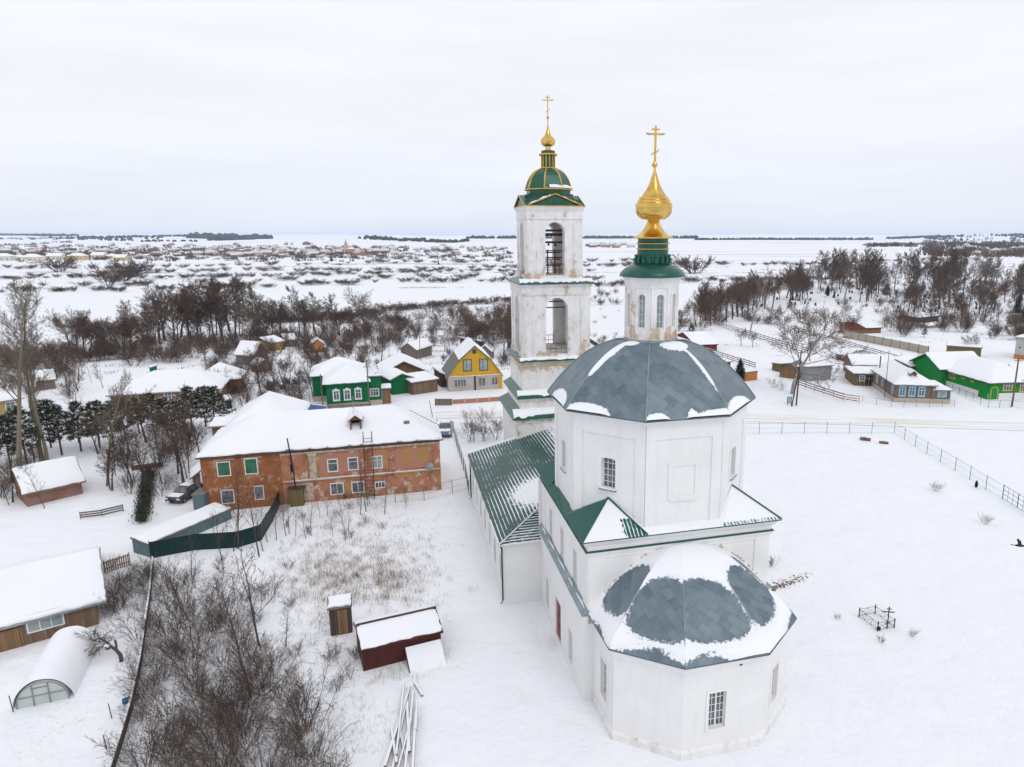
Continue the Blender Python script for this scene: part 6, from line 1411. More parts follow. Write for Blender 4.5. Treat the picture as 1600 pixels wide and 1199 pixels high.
def sec(x):
    for a,b,n in SEC:
        if a<=x<b: return n
    return 'at the right edge'
def bysec(items):
    """items: list of px tuples; yields (item, sector, ordinal from left in its sector)"""
    items=sorted(items,key=lambda q:q[0]); cnt={}
    for q in items:
        s=sec(q[0]); k=cnt.get(s,0); cnt[s]=k+1; yield q,s,ordn(k)
# riverside belt on the left
pts=[]
for i in range(60):
    f=(i+R.random()*1.4-.2)/60; x=108+f*470; y=558-f*38+R.uniform(-12,10)-(8 if 230<x<390 else 0); ht=R.uniform(44,80)+(14 if 225<x<395 else 0)-(14 if x<200 else 0)+(-12 if x>500 else 0); pts.append((x,y,ht))
for (x,y,ht),s,o in bysec(pts):
    p=P(x,y); h=HT(p,y-ht); put_tree('spread' if R.random()<(.75 if x<215 else .45) else 'alderfar',R.randrange(5),p,h,'bare_tree','bare dark tree in the riverside belt '+s+', '+o+' from left',group='bare trees along the river',fat=R.uniform(.9,1.25))
pts=[]
for i in range(88):
    f=(i+R.random())/88; x=-10+f*640; y=574-f*44+R.uniform(-14,14); pts.append((x,y))
for (x,y),s,o in bysec(pts): put_shrub('willow',P(x,y),R.uniform(3.,5.2),'willow_bush','brown willow bush under the riverside trees '+s+', '+o+' from left','willow bushes under the riverside trees',R.uniform(1.,1.6))
pts=[(R.uniform(560,805),R.uniform(488,540)) for _ in range(46)]
for (x,y),s,o in bysec(pts): put_shrub('willow',P(x,y),R.uniform(2.8,5.5),'willow_bush','brown willow bush in the rough meadow '+s+', '+o+' from left','willow bushes in the rough meadow',R.uniform(1.,1.7))
pts=[(R.uniform(735,802),R.uniform(520,560),R.uniform(55,75)) for _ in range(16)]
for (x,y,ht),s,o in bysec(pts): p=P(x,y); put_tree('spread',R.randrange(4),p,HT(p,y-ht*.8),'bare_tree','bare brown tree in the tower grove '+s+', '+o+' from left',group='grove left of the bell tower')
for i,(x,y,ht) in enumerate(((938,478,35),(596,568,72),(648,545,28),(560,572,40))): p=P(x,y); put_tree('alder',i,p,HT(p,y-ht),'bare_tree',['lone round bare tree between the bell tower and the drum','tall lone dark tree behind the dark green house','small bare tree near the little field spruce','bare tree behind the dark green house left end'][i])
# right-hand groves
pts=[(R.uniform(1082,1268),0,0) for _ in range(58)]; pts=[(x,(514-(x-1082)*.26)+R.uniform(-16,4),R.uniform(32,58)-(x-1082)*.02) for x,_,_ in pts]
for (x,y,ht),s,o in bysec(pts): p=P(x,y); put_tree('spread' if R.random()<.6 else 'alderfar',R.randrange(4),p,HT(p,y-ht),'bare_tree','brownish bare tree in the dense grove '+s+', '+o+' from left',group='trees of the dense brown grove')
pts=[(R.uniform(1250,1625),0,0) for _ in range(92)]; pts=[(x,y,(y-392)*R.uniform(.5,1.)) for x,y in ((q[0],R.uniform(436,476)) for q in pts)]
for (x,y,ht),s,o in bysec(pts): p=P(x,y); put_tree('alderfar' if R.random()<.75 else 'birch',R.randrange(5),p,HT(p,y-ht),'bare_tree','tall slim bare tree behind the cemetery '+s+', '+o+' from left',group='tall trees behind the cemetery')
pts=[(R.uniform(1390,1620),R.uniform(478,515),R.uniform(30,52)) for _ in range(28)]
for (x,y,ht),s,o in bysec(pts): p=P(x,y); put_tree('spread' if R.random()<.5 else 'alderfar',R.randrange(4),p,HT(p,y-ht),'bare_tree','smaller bare tree among the graves '+s+', '+o+' from left',group='trees among the graves')
pts=[(R.uniform(1270,1620),R.uniform(455,520)) for _ in range(44)]+[(R.uniform(1260,1620),R.uniform(443,460)) for _ in range(40)]+[(R.uniform(1090,1260),R.uniform(474,508)) for _ in range(18)]+[(R.uniform(1385,1450),R.uniform(500,528)) for _ in range(10)]+[(R.uniform(1540,1615),R.uniform(505,535)) for _ in range(14)]+[(R.uniform(1052,1130),R.uniform(470,520)) for _ in range(14)]
for (x,y),s,o in bysec(pts): put_shrub('willow',P(x,y),R.uniform(2.2,4.5),'willow_bush','brown bush near the cemetery slope '+s+', '+o+' from left','bushes on the cemetery slope',R.uniform(1.,1.6))
for i,(x,y,top,k,lab) in enumerate(((1172,520,425,'birch','pale forked birch standing in front of the brown grove'),(1317,524,470,'birch','slim pale birch beside the concrete fence'),(1333,521,478,'birch','thin birch right of the slim pale birch'),(1382,512,480,'alder','crooked bare apple tree above the red roof barn'),(1402,516,477,'spread','round bare tree left of the dark field shed'),(1158,541,512,'spread','low round bare tree inside the slat fences'),(1176,543,518,'spread','second low bare tree beside the pale forked birch'),(1510,556,522,'spread','bare tree in front of the long mossy shed'),(1597,470,440,'spread','bare tree by the dark spruce at the right edge'),(1265,565,530,'spread','bare bushy tree behind the big birch'),(1404,577,553,'sapling','small bare fruit tree behind the grey house'),(1432,575,548,'sapling','small bare fruit tree left of the bright green house'))):
    p=P(x,y); put_tree(k,i,p,HT(p,top),'bare_tree' if k!='birch' else 'birch_tree',lab)
p=P(1238,616); put_tree('birchbig',0,p,HT(p,476),'birch_tree','biggest birch, with spreading bare crown above the road',fat=1.25)
for i,(x,y,top,k,lab) in enumerate(((1155,606,561,'thuja','dark upright thuja beside the orange hut'),(1132,582,560,'spruce','small dark spruce in front of the dark hut'),(1080,528,508,'pine','dark pine behind the dark red shed'),(1238,470,457,'spruce','small dark spruce among the left graves'),(1250,464,455,'spruce','little dark spruce right of the small cemetery one'),(1269,460,453,'spruce','small dark spruce on the cemetery crest'),(1293,464,446,'thuja','tall black-green thuja in the cemetery'),(1303,466,453,'spruce','blue-green spruce beside the cemetery thuja'),(1386,467,448,'pine','round green pine within the cemetery trees'),(1418,463,447,'spruce','narrow spruce between the bare cemetery trees'),(1441,455,435,'spruce','dark spruce rising behind the cemetery centre'),(1511,504,483,'spruce','small spruce right of the dark field shed'),(1590,490,448,'spruce','largest dark spruce at the right frame edge'),(1600,505,462,'spruce','second dark spruce at the right frame edge'),(1444,528,514,'pine','low green pine by the concrete fence end'),(638,534,516,'pine','round dark conifer alone in the snowy field'),(615,610,600,'spruce','tiny spruce behind the dark green house'),(518,409,396,'spruce','lone dark spruce in the far village'),(1525,763,751,'thuja','small green thuja near the churchyard fence'),(685,414,405,'spruce','far small spruce right of the village'))):
    p=P(x,y); put_tree(k,i,p,max(.5,HT(p,top)),'pine_tree' if k=='pine' else (k+('_tree' if k=='spruce' else '')),lab,'conifer',fat=1.25 if k=='thuja' else 1.15)
# poplars and pines on the left
for i,(x,y,top,lean,lab) in enumerate(((33,748,462,(0,rad(-6),0),'leaning tall poplar with bare pale trunk at left edge'),(66,722,470,(0,rad(2.5),0),'tall twin poplar with thick pale trunk behind the brick barn'),(74,722,492,(0,rad(3),0),'slimmer trunk of the twin poplars'),(168,760,592,(0,rad(2),0),'shorter pale poplar right of the brick barn'),(-18,700,520,(0,0,0),'poplar cut by the left frame edge'))):
    p=P(x,y); put_tree('poplar',i,p,HT(p,top),'poplar_tree',lab,group='tall poplars on the left',lean=lean,rz=[2.1,.4,4.,1.2,0][i],fat=1.15 if i<2 else 1.)
pn=[(18,735,650),(43,727,640),(97,712,627),(127,706,628),(156,700,632),(178,700,625),(197,690,620),(218,678,612),(240,672,612),(80,700,634),(300,672,604),(322,668,596),(338,678,606),(283,690,625),(262,682,622),(-12,728,645)]
for i,(x,y,top) in enumerate(sorted(pn)):
    p=P(x,y); put_tree('pine',i,p,HT(p,top)*R.uniform(.85,1.12),'pine_tree','dark green pine in the row before the tan house, '+ordn(i)+' from left','conifer','pines in a row',fat=1.1)
for i,(x,y,top,k,lab) in enumerate(((278,722,632,'spread','wide bare tree with thick trunk left of the brick house'),(268,700,640,'alder','bare tree behind the wide bare tree'),(206,756,668,'alder','thin bare tree between the poplar and the car'),(224,742,660,'spread','bare bushy tree near the car'),(300,705,640,'alder','slim bare tree touching the brick house roof'),(250,735,675,'alder','thin bare tree right of the bushy tree'),(110,620,590,'spread','bare apple tree right of the cream house'),(122,612,575,'spread','second bare apple tree behind the pines'),(345,590,552,'spread','bare garden tree above the tan house end'),(365,600,560,'spread','bare garden tree behind the garden cabin left'),(385,598,548,'alder','slim garden tree left of the garden cabin'),(416,640,580,'alder','bare tree behind the brick house rear wing'),(432,632,586,'spread','dense bare tree right of the rear wing'),(470,628,588,'spread','bare tree left of the dark green house'),(490,625,560,'alder','taller bare tree by the dark green house corner'),(455,635,600,'spread','low bare tree in the snowy garden'),(735,690,660,'spread','low bare tree between the refectory and the road'),(755,690,662,'spread','bare bushy tree in front of the bell tower base'),(776,688,655,'spread','bare bush-like tree touching the tower base'),(70,795,735,'sapling','bare sapling in front of the brick barn'),(14,790,740,'sapling','bare sapling at the left edge by the brick barn'),(56,780,735,'sapling','second bare sapling in front of the brick barn'))):
    p=P(x,y); put_tree(k,i,p,HT(p,top),'bare_tree',lab)
pts=[(R.uniform(320,500),R.uniform(570,640)) for _ in range(34)]+[(R.uniform(480,600),R.uniform(548,580)) for _ in range(26)]+[(R.uniform(0,140),R.uniform(585,625)) for _ in range(10)]+[(R.uniform(660,800),R.uniform(540,575)) for _ in range(12)]
for (x,y),s,o in bysec(pts): put_shrub('willow',P(x,y),R.uniform(1.6,3.2),'garden_bush','leafless garden bush between the village huts '+s+', '+o+' from left','leafless garden bushes',R.uniform(.8,1.3))
pts=[(R.uniform(195,300),R.uniform(700,775)) for _ in range(12)]+[(R.uniform(-5,55),R.uniform(735,800)) for _ in range(9)]+[(R.uniform(725,785),R.uniform(660,700)) for _ in range(7)]
for i,(x,y) in enumerate(sorted(pts)): put_shrub('thicket',P(x,y),R.uniform(1.6,2.8),'bare_bush','bare thin-stemmed bush '+('in front of the brick barn' if x<100 else ('below the poplar near the car' if x<400 else 'between refectory and road'))+', '+ordn(i)+' from left','thin bare bushes',1.)
pts=sorted([(R.uniform(120,318),R.uniform(690,768),R.uniform(45,95)) for _ in range(30)]+[(R.uniform(-5,60),R.uniform(700,790),R.uniform(40,70)) for _ in range(9)])
for i,(x,y,ht) in enumerate(pts):
    p=P(x,y); put_tree(['alder','sapling','spread','sapling'][i%4],i,p,HT(p,y-ht),'bare_tree','thin bare tree in the scrub left of the brick house, '+ordn(i)+' from left',group='thin trees left of the brick house')
pts=[(R.uniform(320,505),R.uniform(560,640),R.uniform(28,60)) for _ in range(26)]+[(R.uniform(0,170),R.uniform(575,630),R.uniform(22,45)) for _ in range(14)]+[(R.uniform(560,800),R.uniform(535,572),R.uniform(22,44)) for _ in range(18)]
for (x,y,ht),s,o in bysec(pts):
    p=P(x,y); put_tree(['spread','alder','spread','sapling'][int(x)%4],int(x*7)%5,p,HT(p,y-ht),'bare_tree','bare garden tree between the huts '+s+', '+o+' from left',group='bare garden trees between the huts')
pts=sorted([(R.uniform(918,976),R.uniform(452,480)) for _ in range(9)]+[(R.uniform(920,974),R.uniform(484,545)) for _ in range(16)])
for i,(x,y) in enumerate(pts): put_shrub('willow' if y<482 else 'garden',P(x,y),R.uniform(1.8,3.6) if y<482 else R.uniform(.8,1.6),'field_bush','brown bush in the gap between bell tower and drum, '+ordn(i)+' from left','bushes between tower and drum',1.3)
fence('picket_fence','thin dark paling fence seen between bell tower and drum','fence',[P(918,533),P(940,548),P(968,572)],1.1,'picket','darkwood',2.4)
# dark juniper hedge beside the car
mb=MB(); rng=random.Random(5)
HL=(P(234,742)-P(222,820)).length
for k in range(90):
    f=k/90; c=Vector((0,HL*f,0)); 
    for s in range(70):
        o=c+Vector((rng.gauss(0,.32),rng.gauss(0,.15),abs(rng.gauss(.45,.35)))); d=Vector((rng.gauss(0,.6),rng.gauss(0,.6),1)).normalized(); w=Vector((rng.gauss(0,1),rng.gauss(0,1),0)).normalized()*.035; mb.face([o-w,o+w,o+d*rng.uniform(.2,.42)],1 if rng.random()<.3 else 0)
a=P(222,820); b_=P(234,742); tag(mb.build('juniper_hedge',['needledark','twigred'],loc=tuple(a),rz=math.atan2(b_.y-a.y,b_.x-a.x)-math.pi/2),'dark ragged juniper hedge left of the parked car','hedge')
# young trees round the brick house yard
sp_=[(300,905,845),(347,878,810),(365,862,790),(372,858,745),(405,870,772),(411,862,800),(447,838,790),(452,835,785),(432,845,795),(478,842,800),(486,838,790),(500,810,778),(512,806,770),(533,800,765),(563,805,752),(572,800,735),(578,788,760),(601,804,745),(633,795,768),(636,792,772),(540,845,800),(462,838,800),(418,848,800),(334,838,805),(355,850,815),(560,790,768),(545,835,805),(520,840,812)]
for i,(x,y,top) in enumerate(sorted(sp_)):
    p=P(x,y); put_tree('sapling',i,p,HT(p,top)*1.1,'young_tree','bare young tree at the foot of the brick house, '+ordn(i)+' from left',group='young trees by the brick house')
for i,(x,y,top,lab) in enumerate(((405,1010,868,'tall whippy bare tree at the thicket top'),(392,1090,930,'tall thin bare tree in the middle of the thicket'),(447,1012,950,'bare young tree left of the outhouse'),(398,960,880,'forked young tree above the thicket'))):
    p=P(x,y); put_tree('sapling',i+1,p,HT(p,top)*1.1,'young_tree',lab)
# thicket in the foreground
pts=[]
while len(pts)<90:
    x=R.uniform(195,560); y=R.uniform(895,1260)
    right=(430-(y-960)*.0 if y<1000 else 430+(y-1000)*.55); left=252-(y-880)*.14+12
    if left<x<min(right,575) and not(300<x<420 and y<965 and R.random()<.75) and not (x>430 and y<1085): pts.append((x,y))
rows={}
def trow(y): return 'top' if y<970 else ('upper middle' if y<1050 else ('lower middle' if y<1130 else 'bottom'))
for x,y in sorted(pts):
    k=trow(y); rows[k]=rows.get(k,0)+1
    put_shrub('thicket',P(x,y),R.uniform(1.5,3.0),'thicket_bush','tangled brown bush in the '+k+' part of the thicket, '+ordn(rows[k]-1)+' from the board fence','tangled bushes of the thicket',R.uniform(.85,1.35))
for i,(x,y,h,lab) in enumerate(((215,1000,2.6,'fan-shaped bare bush beside the board fence and greenhouse'),(190,955,2.2,'bushy shrub at the plank barn right corner'),(205,925,2.0,'tangled shrub below the picket fence'),(228,905,1.9,'tangled shrub by the top of the board fence'),(250,905,1.6,'scrubby bush right of the board fence top'),(180,930,1.5,'scrub between plank barn and picket fence'),(170,965,1.4,'low scrub against the plank barn wall'),(560,1030,1.3,'brown bush at the maroon shed left wall'),(545,1060,1.2,'low brown bush below the outhouse'),(530,985,1.0,'low dry bush left of the outhouse'),(345,960,1.5,'brown bush on the bank above the thicket'),(370,940,1.3,'dry bush on the snowy bank'),(325,965,1.4,'brown bush at the bank foot'),(1210,606,1.9,'round brown bush by the orange hut'),(1222,610,1.5,'second round bush by the orange hut'),(1308,968,.5,'tuft of dry weeds left of the grave enclosure'),(1377,1005,.6,'dry weed stalks below the grave enclosure'),(1426,995,.6,'dry weed stalks right of the grave enclosure'),(1463,768,1.1,'small bare sapling bush in the churchyard'),(1539,820,1.0,'low bare sapling bush near the gate'),(1206,886,1.0,'small bare sapling bush by the nave corner'))):
    put_shrub('thicket' if h>1.1 else 'garden',P(x,y),h,'bare_bush' if h>.7 else 'dry_weeds',lab,None,1.1)
pts=sorted([(R.uniform(172,262),R.uniform(885,960)) for _ in range(16)]+[(R.uniform(212,250),R.uniform(960,1130)) for _ in range(12)])
for i,(x,y) in enumerate(pts): put_shrub('thicket',P(x,y),R.uniform(.9,1.9),'scrub_bush','small tangled scrub along the dark board fence, '+ordn(i)+' from left','scrub along the board fence',1.2)
pts=sorted([(R.uniform(300,460),R.uniform(880,985)) for _ in range(12)]+[(R.uniform(440,600),R.uniform(780,850)) for _ in range(12)]+[(R.uniform(430,560),R.uniform(1000,1120)) for _ in range(10)])
for i,(x,y) in enumerate(pts): put_shrub('garden',P(x,y),R.uniform(.5,1.1),'dry_bush','knee-high dry bush on the bank, '+ordn(i)+' from left','dry bushes on the bank',1.2)
# bent apple tree by the greenhouse
b0=P(190,1034); rng=random.Random(11); T=MB(); C=MB(); q=[Vector((0,0,-.1)),Vector((-.02,0,.5)),Vector((-.35,.05,.72)),Vector((-.9,.1,.95)),Vector((-1.4,.15,1.25)),Vector((-2.0,.2,1.25)),Vector((-2.5,.2,1.0))]
T.path(q,[.13,.12,.10,.085,.06,.045,.03],8); T.path([q[2],Vector((-.5,.2,1.2)),Vector((-.62,.25,1.35))],[.09,.08,.07],6)
prm=base_prm(rmin=.006,seg=[4,3,2],n=[1,9,5],len=[1,.5,.5],ang=[0,rad(35),rad(38)],up=[-.06,-.05,-.03],tap=[.8,.7,.5],sides=[4,3,3],rf=[1,.55,.6],**{'from':[.1,.1,0]})
for k in range(20): branch(rng,C,q[3].lerp(q[6],k/19),Vector((rng.gauss(-.7,.4),rng.gauss(0,.6),rng.gauss(.2,.5))).normalized(),rng.uniform(.7,1.4),.02,0,prm)
at=thing('apple_tree','bent bare apple tree arching beside the greenhouse','tree',tuple(b0),rad(-15)); T.build('trunk','bark',at); C.build('crown','twig',at)
fdr=P(171,1030); fd=thing('bird_feeder','small wooden bird feeder with snowy roof hanging in the apple tree','bird feeder',(fdr.x,fdr.y,fdr.z+.72)); lbox(fd,'tray','brownwood',-.14,.14,-.1,.1,0,.05); lbox(fd,'roof','brownwood',-.17,.17,-.13,.13,.24,.27); lbox(fd,'snow_cap','snow',-.16,.16,-.12,.12,.271,.34)
for x in (-.12,.12): lbox(fd,'post','brownwood',x-.015,x+.015,-.015,.015,.05,.24)
mb=MB(); mb.tube((0,0,.34),(0,0,.62),.006,n=3); mb.build('hanger','black',fd)
# dry grass: stalks pushing through the snow
mb=MB(); rng=random.Random(21)
def tuft(p,n,h,sp):
    for k in range(n):
        o=p+Vector((rng.gauss(0,sp),rng.gauss(0,sp),0)); o.z=gz(o.x,o.y)-.02; d=Vector((rng.gauss(0,.35),rng.gauss(0,.35),1)).normalized(); L=h*rng.uniform(.5,1.2); w=Vector((rng.gauss(0,1),rng.gauss(0,1),0)).normalized()*rng.uniform(.004,.009); m=o+d*L*.6; e=o+d*L+Vector((rng.gauss(0,.12),rng.gauss(0,.12),-.05))*L
        mb.face([o-w,o+w,m+w*.8,m-w*.8]); mb.face([m-w*.8,m+w*.8,e])
pat=[(565,895,95,55,330,.55,16),(505,905,50,42,120,.55,14),(620,905,35,30,80,.45,12),(520,820,40,18,50,.45,10),(600,930,70,18,60,.4,8),(620,1045,45,30,55,.45,8),(480,1000,60,50,60,.4,8),(560,850,70,20,40,.4,8),(660,900,25,20,30,.4,6),(590,850,110,60,190,.42,8),(450,905,60,45,110,.45,8),(640,960,50,50,60,.4,6),(500,960,40,30,60,.45,8),(330,900,60,25,60,.35,8),(440,1040,40,40,50,.45,8),(700,1000,10,60,14,.3,4),(560,1120,50,50,40,.4,7),(510,1160,40,40,30,.45,8),(1140,620,60,10,14,.4,6),(1460,700,60,40,18,.25,4),(1235,910,25,8,20,.2,8),(560,790,60,8,40,.5,8)]
for cx,cy,sx,sy,n,h,k in pat:
    for _ in range(n):
        x,y=rng.gauss(cx,sx*.55),rng.gauss(cy,sy*.55); tuft(P(x,max(600,y)),k,h,.22)
tag(mb.build('dry_grass','drygrass'),'dry brown grass stalks pushing through the snow','grass',kind='stuff')

mb=MB(); rng=random.Random(77)
for k in range(170):
    f=rng.random(); x=1205+f*62+rng.gauss(0,3); y=922-f*24+rng.gauss(0,3.2); p=P(x,y); r=rng.uniform(.03,.10)*(1.2-f*.7)
    mb.lathe([(r*1.2,-.02),(r,r*.35),(r*.3,r*.6)],6,(p.x,p.y),rng.random()*6,0,True); n=len(mb.v)
    for i in range(n-18,n): v=mb.v[i]; mb.v[i]=(v[0],v[1],v[2]+p.z)
tag(mb.build('bare_earth',mat('frozen_earth',(.16,.11,.075),(.24,.18,.13),4.,.95)),'streak of bare earth and stones by the nave corner','earth',kind='stuff')
# ------------------------------------------------------------------ flood-plain bushes
lines=[('near meadow row',420,800,508,470,34,.9),('long meadow row',0,925,458,437,66,1.),('middle meadow row',0,925,438,424,66,1.),('far meadow row',120,1080,430,415,46,1.1),('village edge row',0,1080,421,407,48,1.1),('right meadow row',920,1330,447,436,30,1.0),('far right row',920,1560,418,408,34,1.1)]
for nm,x0,x1,y0,y1,n,k in lines:
    its=[]
    for i in range(n):
        x=x0+(x1-x0)*(i+R.random())/n; f=(x-x0)/(x1-x0); y=y0+(y1-y0)*f+1.6*math.sin(f*9+y0)+R.gauss(0,.8)
        if nm.startswith('long') and R.random()<.25: y-=8
        its.append((x,y))
    for (x,y),s,o in bysec(its):
        p=P(x,y); d=p.y; put_shrub('farbush',p,R.uniform(1.5,3.4)*k*(1+d/4000),'meadow_bush','brown bush in the '+nm+' '+s+', '+o+' from left','bushes of the meadow hedge rows',R.uniform(1.1,2.4))
for i,(x,y,ht,lab) in enumerate(((190,440,28,'biggest dark willow clump on the left meadow'),(170,446,18,'lower part of the dark willow clump on the meadow'),(205,434,24,'right part of the dark willow clump on the meadow'),(93,425,22,'dark willow clump beyond the twin poplars'),(1085,428,26,'round bush clump at the foot of the drum on the right meadow'))):
    p=P(x,y); put_shrub('farbush',p,max(3,HT(p,y-ht)),'willow_bush',lab,None,1.3)
# ------------------------------------------------------------------ the far village
M['farwall']=mat_far('far_house_walls',[(.55,.47,.33),(.26,.10,.07),(.42,.40,.38),(.40,.22,.12),(.60,.57,.50),(.14,.11,.09),(.20,.16,.13),(.62,.60,.56)]); M['farwallpale']=mat_far('far_pale_walls',[(.62,.55,.36),(.66,.62,.52),(.60,.58,.55),(.58,.46,.26)]); M['farroof']=mat_far('far_roofs',[(.62,.63,.66),(.62,.63,.66),(.5,.5,.52),(.62,.63,.66),(.62,.63,.66),(.24,.11,.09)])
def far_house(L,W,h,r,hip):
    mb=MB(); mb.bx(-L/2,L/2,-W/2,W/2,-1.,h,0); e=.6
    for s in (-1,1):   # windows as real recesses are below a pixel here: dark panes set proud
        for k in range(3): mb.bx(-L/2+L*(k+.5)/3-.5,-L/2+L*(k+.5)/3+.5,s*W/2-.02,s*W/2+.03,1.,2.3,2)
    q=L/2-(W/2 if hip else -e)
    a=[(-L/2-e,-W/2-e,h-.1),(L/2+e,-W/2-e,h-.1),(L/2+e,W/2+e,h-.1),(-L/2-e,W/2+e,h-.1)]; b=[(-q,0,h+r),(q,0,h+r)]
    mb.face([a[0],a[1],b[1],b[0]],1); mb.face([a[2],a[3],b[0],b[1]],1); mb.face([a[1],a[2],b[1]],1 if hip else 0); mb.face([a[3],a[0],b[0]],1 if hip else 0); mb.face(a[::-1],0)
    return mb
FH=[far_house(*q) for q in ((11,9,3.4,3.,0),(9,8,3.2,2.6,1),(14,9,3.6,3.2,0),(8,7,5.6,2.8,0),(16,11,4.5,3.0,1),(7,5,2.4,1.6,0))]; FO=[None]*12
def put_far(i,p,rz,k,label,group,pale=False):
    j=i%6+(6 if pale else 0)
    if FO[j] is None: FO[j]=o=FH[j%6].build('village_house',['farwallpale' if pale else 'farwall','farroof' if not pale else 'snow','dark'])
    else: o=FO[j].copy(); COL.objects.link(o)
    o.location=tuple(p); o.rotation_euler=(0,0,rz); o.scale=(k,)*3; return tag(o,label,'house',group)
its=[(x,y) for x,y in ((32,407),(52,409),(88,406),(122,407),(156,404),(176,405),(190,408),(8,408))]
for i,((x,y),s,o) in enumerate(bysec(its)): p=P(x,y); put_far([4,1,4,2,4,2,1,0][i],p,R.uniform(-.2,.2),1.25,'large pale cottage before the far village '+s+', '+o+' from left','large pale cottages of the far village',True)
vil=[]
while len(vil)<150:
    x=R.uniform(-5,760); y=R.triangular(383,408,396)
    if x>620 and R.random()<.75: continue
    if x<200 and y>399: continue
    if x>480: y=min(y,404); y=max(y,388)
    vil.append((x,y))
def vrow(y): return 'back row' if y<390 else ('second row' if y<395 else ('third row' if y<400 else 'front row'))
cnt={}
for i,(x,y) in enumerate(sorted(vil)):
    k=vrow(y)+' '+sec(x); cnt[k]=cnt.get(k,0)+1; put_far(i*7+int(x),P(x,y),R.uniform(-.9,.9),R.uniform(.9,1.3),'snowy village house in the '+k+', '+ordn(cnt[k]-1)+' from left','small houses of the far village')
hl=[]
for i in range(22): hl.append((R.uniform(918,990),R.uniform(384,388)))
for i in range(16): hl.append((R.uniform(1490,1600),R.uniform(388,400)))
for (x,y),s,o in bysec(hl): put_far(R.randrange(6),P(x,y),R.uniform(-.9,.9),1.1,'tiny far-off house of the hamlet '+s+', '+o+' from left','tiny houses of the far hamlets')
p=P(549,397); ch=thing('distant_church','tiny far church with tower in the village beyond the dark green house','church',tuple(p)); lbox(ch,'nave','ochrewall',-6,6,-5,5,-1,8); lbox(ch,'tower','stonebase',-11,-6.01,-2.5,2.5,-1,17); mb=MB(); mb.lathe([(2.6,17),(1.2,20),(.2,25)],8,(-8.5,0)); mb.build('spire','tarnished',ch); mb=MB(); mb.prism([(-6.5,-5.5),(6.5,-5.5),(6.5,5.5),(-6.5,5.5)],8.01,10.5,0,[(-3,-.2),(3,-.2),(3,.2),(-3,.2)]); mb.build('roof','snow',ch)
# village trees and garden scrub, seen as one dark mass between the houses
def treemass(name,label,pts,hh,ww,m,seed,cat='trees',dens=26,thick=.16):
    rng=random.Random(seed); mb=MB()
    for p,k in pts:
        H_=hh*k*rng.uniform(.6,1.25); W_=ww*k*rng.uniform(.7,1.3)
        for s in range(dens):
            a=rng.random()*6.283; r=math.sqrt(rng.random())*W_*.5; o=Vector((p.x+math.cos(a)*r,p.y+math.sin(a)*r,p.z-.3)); t=1-(2*r/W_)**2*.6; L=H_*t*rng.uniform(.55,1.05)
            d=Vector((math.cos(a)*.25*rng.random(),math.sin(a)*.25*rng.random(),1)); w=Vector((rng.gauss(0,1),rng.gauss(0,1),0)).normalized()*thick*k*rng.uniform(.6,1.6); z0=o.z
            mb.face([o-w,o+w,o+d*L*.7+w*1.5,o+d*L,o+d*L*.7-w*1.5])
    return tag(mb.build(name,m),label,cat,kind='stuff')
pts=[]
while len(pts)<900:
    x=R.uniform(-10,800); y=R.triangular(383,412,397)
    if x>600 and R.random()<.45: continue
    p=P(x,y); pts.append((p,.6+p.y/1500))
treemass('village_trees','dark bare garden trees filling the far village',pts,5.,8,'twig',1,'trees',30,.13)
M['farwood']=mat('far_woodland',(.028,.034,.032),(.045,.045,.042),.01,.95)
def wood(name,label,x0,x1,y,ht,n,seed,depth=120,m='farwood'):
    rng=random.Random(seed); pts=[]
    for i in range(n):
        x=x0+(x1-x0)*rng.random(); p=P(x,y+rng.uniform(-.15,.15)); k=p.y*ht/FPX; p=p+Vector((0,rng.random()*depth,0)); p.z=gz(p.x,p.y); pts.append((p,k))
    rng2=random.Random(seed+1); mb=MB()
    for p,k in pts:
        H_=k*rng2.uniform(.7,1.15); W_=k*rng2.uniform(.5,.9)
        mb.lathe([(W_*.9,p.z-2),(W_*rng2.uniform(.9,1.1),p.z+H_*.45),(W_*.6,p.z+H_*.8),(W_*.1,p.z+H_)],6,(p.x,p.y),rng2.random())
    return tag(mb.build(name,m),label,'wood',kind='stuff')
wood('distant_wood','bluish wood on the horizon above the far village centre',293,410,374.2,6.5,160,3)
wood('distant_wood','thin bluish wood strip along the horizon behind the bell tower',560,1090,373.6,4.5,420,4)
wood('distant_wood','long low bluish wood on the left horizon',-40,300,373.6,3.2,420,5)
wood('distant_wood','low bluish wood on the horizon right of the drum',1090,1370,376.0,3.6,240,6)
wood('distant_wood','dark wood on the right horizon',1400,1640,376.6,3.0,520,7)
pts=[]
for i in range(300):
    x=R.uniform(1445,1630); y=R.uniform(378,404)-(1600-x)*.02; p=P(x,y); pts.append((p,.8+p.y/1200))
treemass('hillside_wood','brown bare woodland on the far right hillside',pts,6,12,'twig',9)
pts=[(P(R.uniform(1355,1440),R.uniform(382,387)),2.) for _ in range(60)]+[(P(R.uniform(-10,110),R.uniform(376,380)),2.5) for _ in range(60)]
treemass('hedge_scrub','thin brown scrub on the far field edges',pts,4,9,'twig',10)
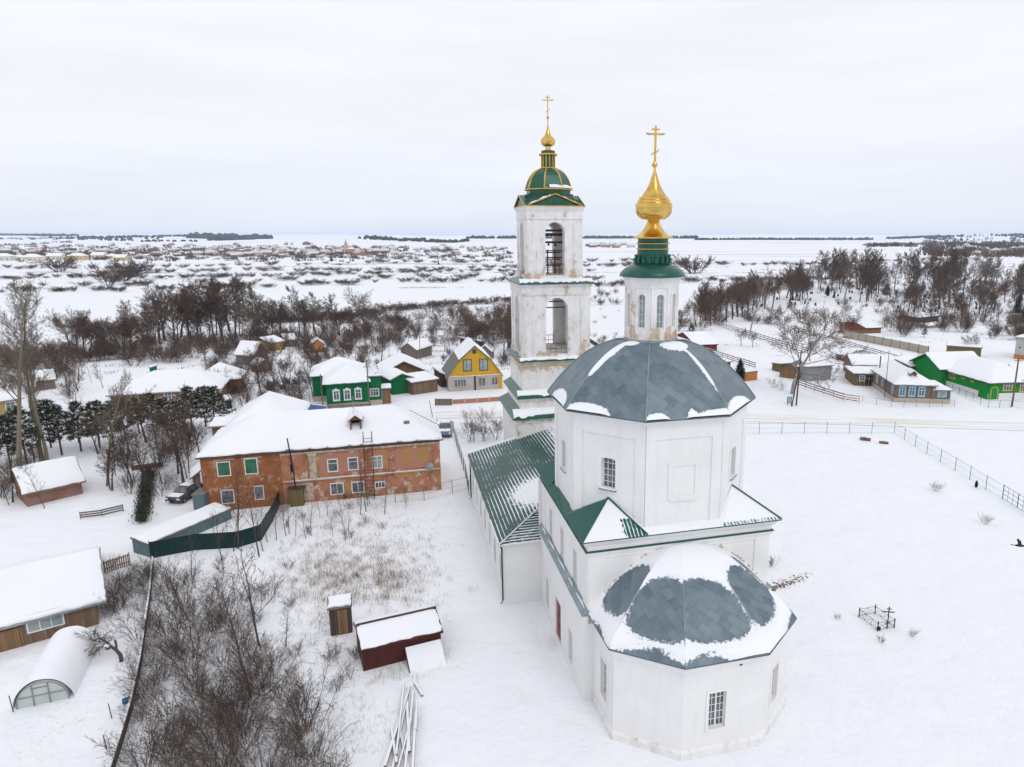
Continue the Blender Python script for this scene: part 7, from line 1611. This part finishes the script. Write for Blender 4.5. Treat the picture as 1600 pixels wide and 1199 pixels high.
# reeds and scrub patches on the flood plain
pts=[]
for _ in range(70):
    x0=R.uniform(-20,1600); y0=R.choice([408.5,411,414,418,423,427,432,437,443,450])+R.gauss(0,.4)
    for k in range(R.randrange(4,16)): p=P(x0+k*R.uniform(4,9),y0+R.gauss(0,.35)); pts.append((p,.5+p.y/2600))
treemass('reed_beds','low brown reeds and scrub in streaks on the flood plain',pts,1.5,13,'twigred',12,'reeds',22,.12)
pts=[(P(R.uniform(-10,800),R.uniform(500,585)),.5) for _ in range(520)]+[(P(R.uniform(560,805),R.uniform(480,530)),.6) for _ in range(220)]+[(P(R.uniform(1060,1600),R.uniform(455,545)),.45) for _ in range(220)]
treemass('meadow_scrub','low brown scrub and reeds between the trees and the village',pts,1.9,6,'twigred',13,'scrub',22,.035)
# graves on the cemetery slope: each a cross or a stone
GV=[]
mb=MB(); cross8(mb,(0,0),-.1,1.7,.4,.08); GV.append(mb); mb=MB(); mb.bx(-.35,.35,-.08,.08,-.1,1.1); mb.bx(-.4,.4,-.3,.3,-.1,.15); GV.append(mb); mb=MB()
for a,b in (((-1,-1),(1,-1)),((1,-1),(1,1)),((1,1),(-1,1)),((-1,1),(-1,-1))): mb.tube((*a,.6),(*b,.6),.04,n=4); mb.tube((*a,0),(*a,.75),.05,n=4)
mb.bx(-.3,.3,.3,.42,0,1.1); GV.append(mb)
M['grave']=mat_far('grave_paint',[(.05,.05,.055),(.10,.13,.30),(.03,.03,.035),(.12,.2,.22),(.5,.5,.5),(.07,.06,.05)]); GO=[None]*3; its=[]
while len(its)<150:
    x=R.uniform(1185,1560); y=R.uniform(455,483)-(0 if x<1400 else -8)
    its.append((x,y+ (1290-x)*.03 if x<1290 else y))
for (x,y),s,o in bysec(its):
    i=R.choice([0,0,1,1,2]); 
    if GO[i] is None: GO[i]=g_=GV[i].build(['grave_cross','gravestone','grave_railing'][i],'grave')
    else: g_=GO[i].copy(); COL.objects.link(g_)
    g_.location=tuple(P(x,y)); g_.rotation_euler=(0,0,R.uniform(-.4,.4)); g_.scale=(1.2,)*3; tag(g_,'small '+['cross','headstone','railed grave'][i]+' in the snowy cemetery '+s+', '+o+' from left','grave','graves on the cemetery slope')
# ------------------------------------------------------------------ air
hz=MB(); hz.bx(-9500,9500,-60,11800,-14,48); ho=tag(hz.build('haze','white'),'thin cold winter haze in the air','haze',kind='stuff')
hm_=bpy.data.materials.new('haze_air'); hm_.use_nodes=True; t=hm_.node_tree; t.nodes.clear(); o_=t.nodes.new('ShaderNodeOutputMaterial'); v_=t.nodes.new('ShaderNodeVolumePrincipled'); v_.inputs['Color'].default_value=(.66,.76,.96,1); v_.inputs['Density'].default_value=.00006; t.links.new(v_.outputs[0],o_.inputs['Volume']); ho.data.materials[0]=hm_
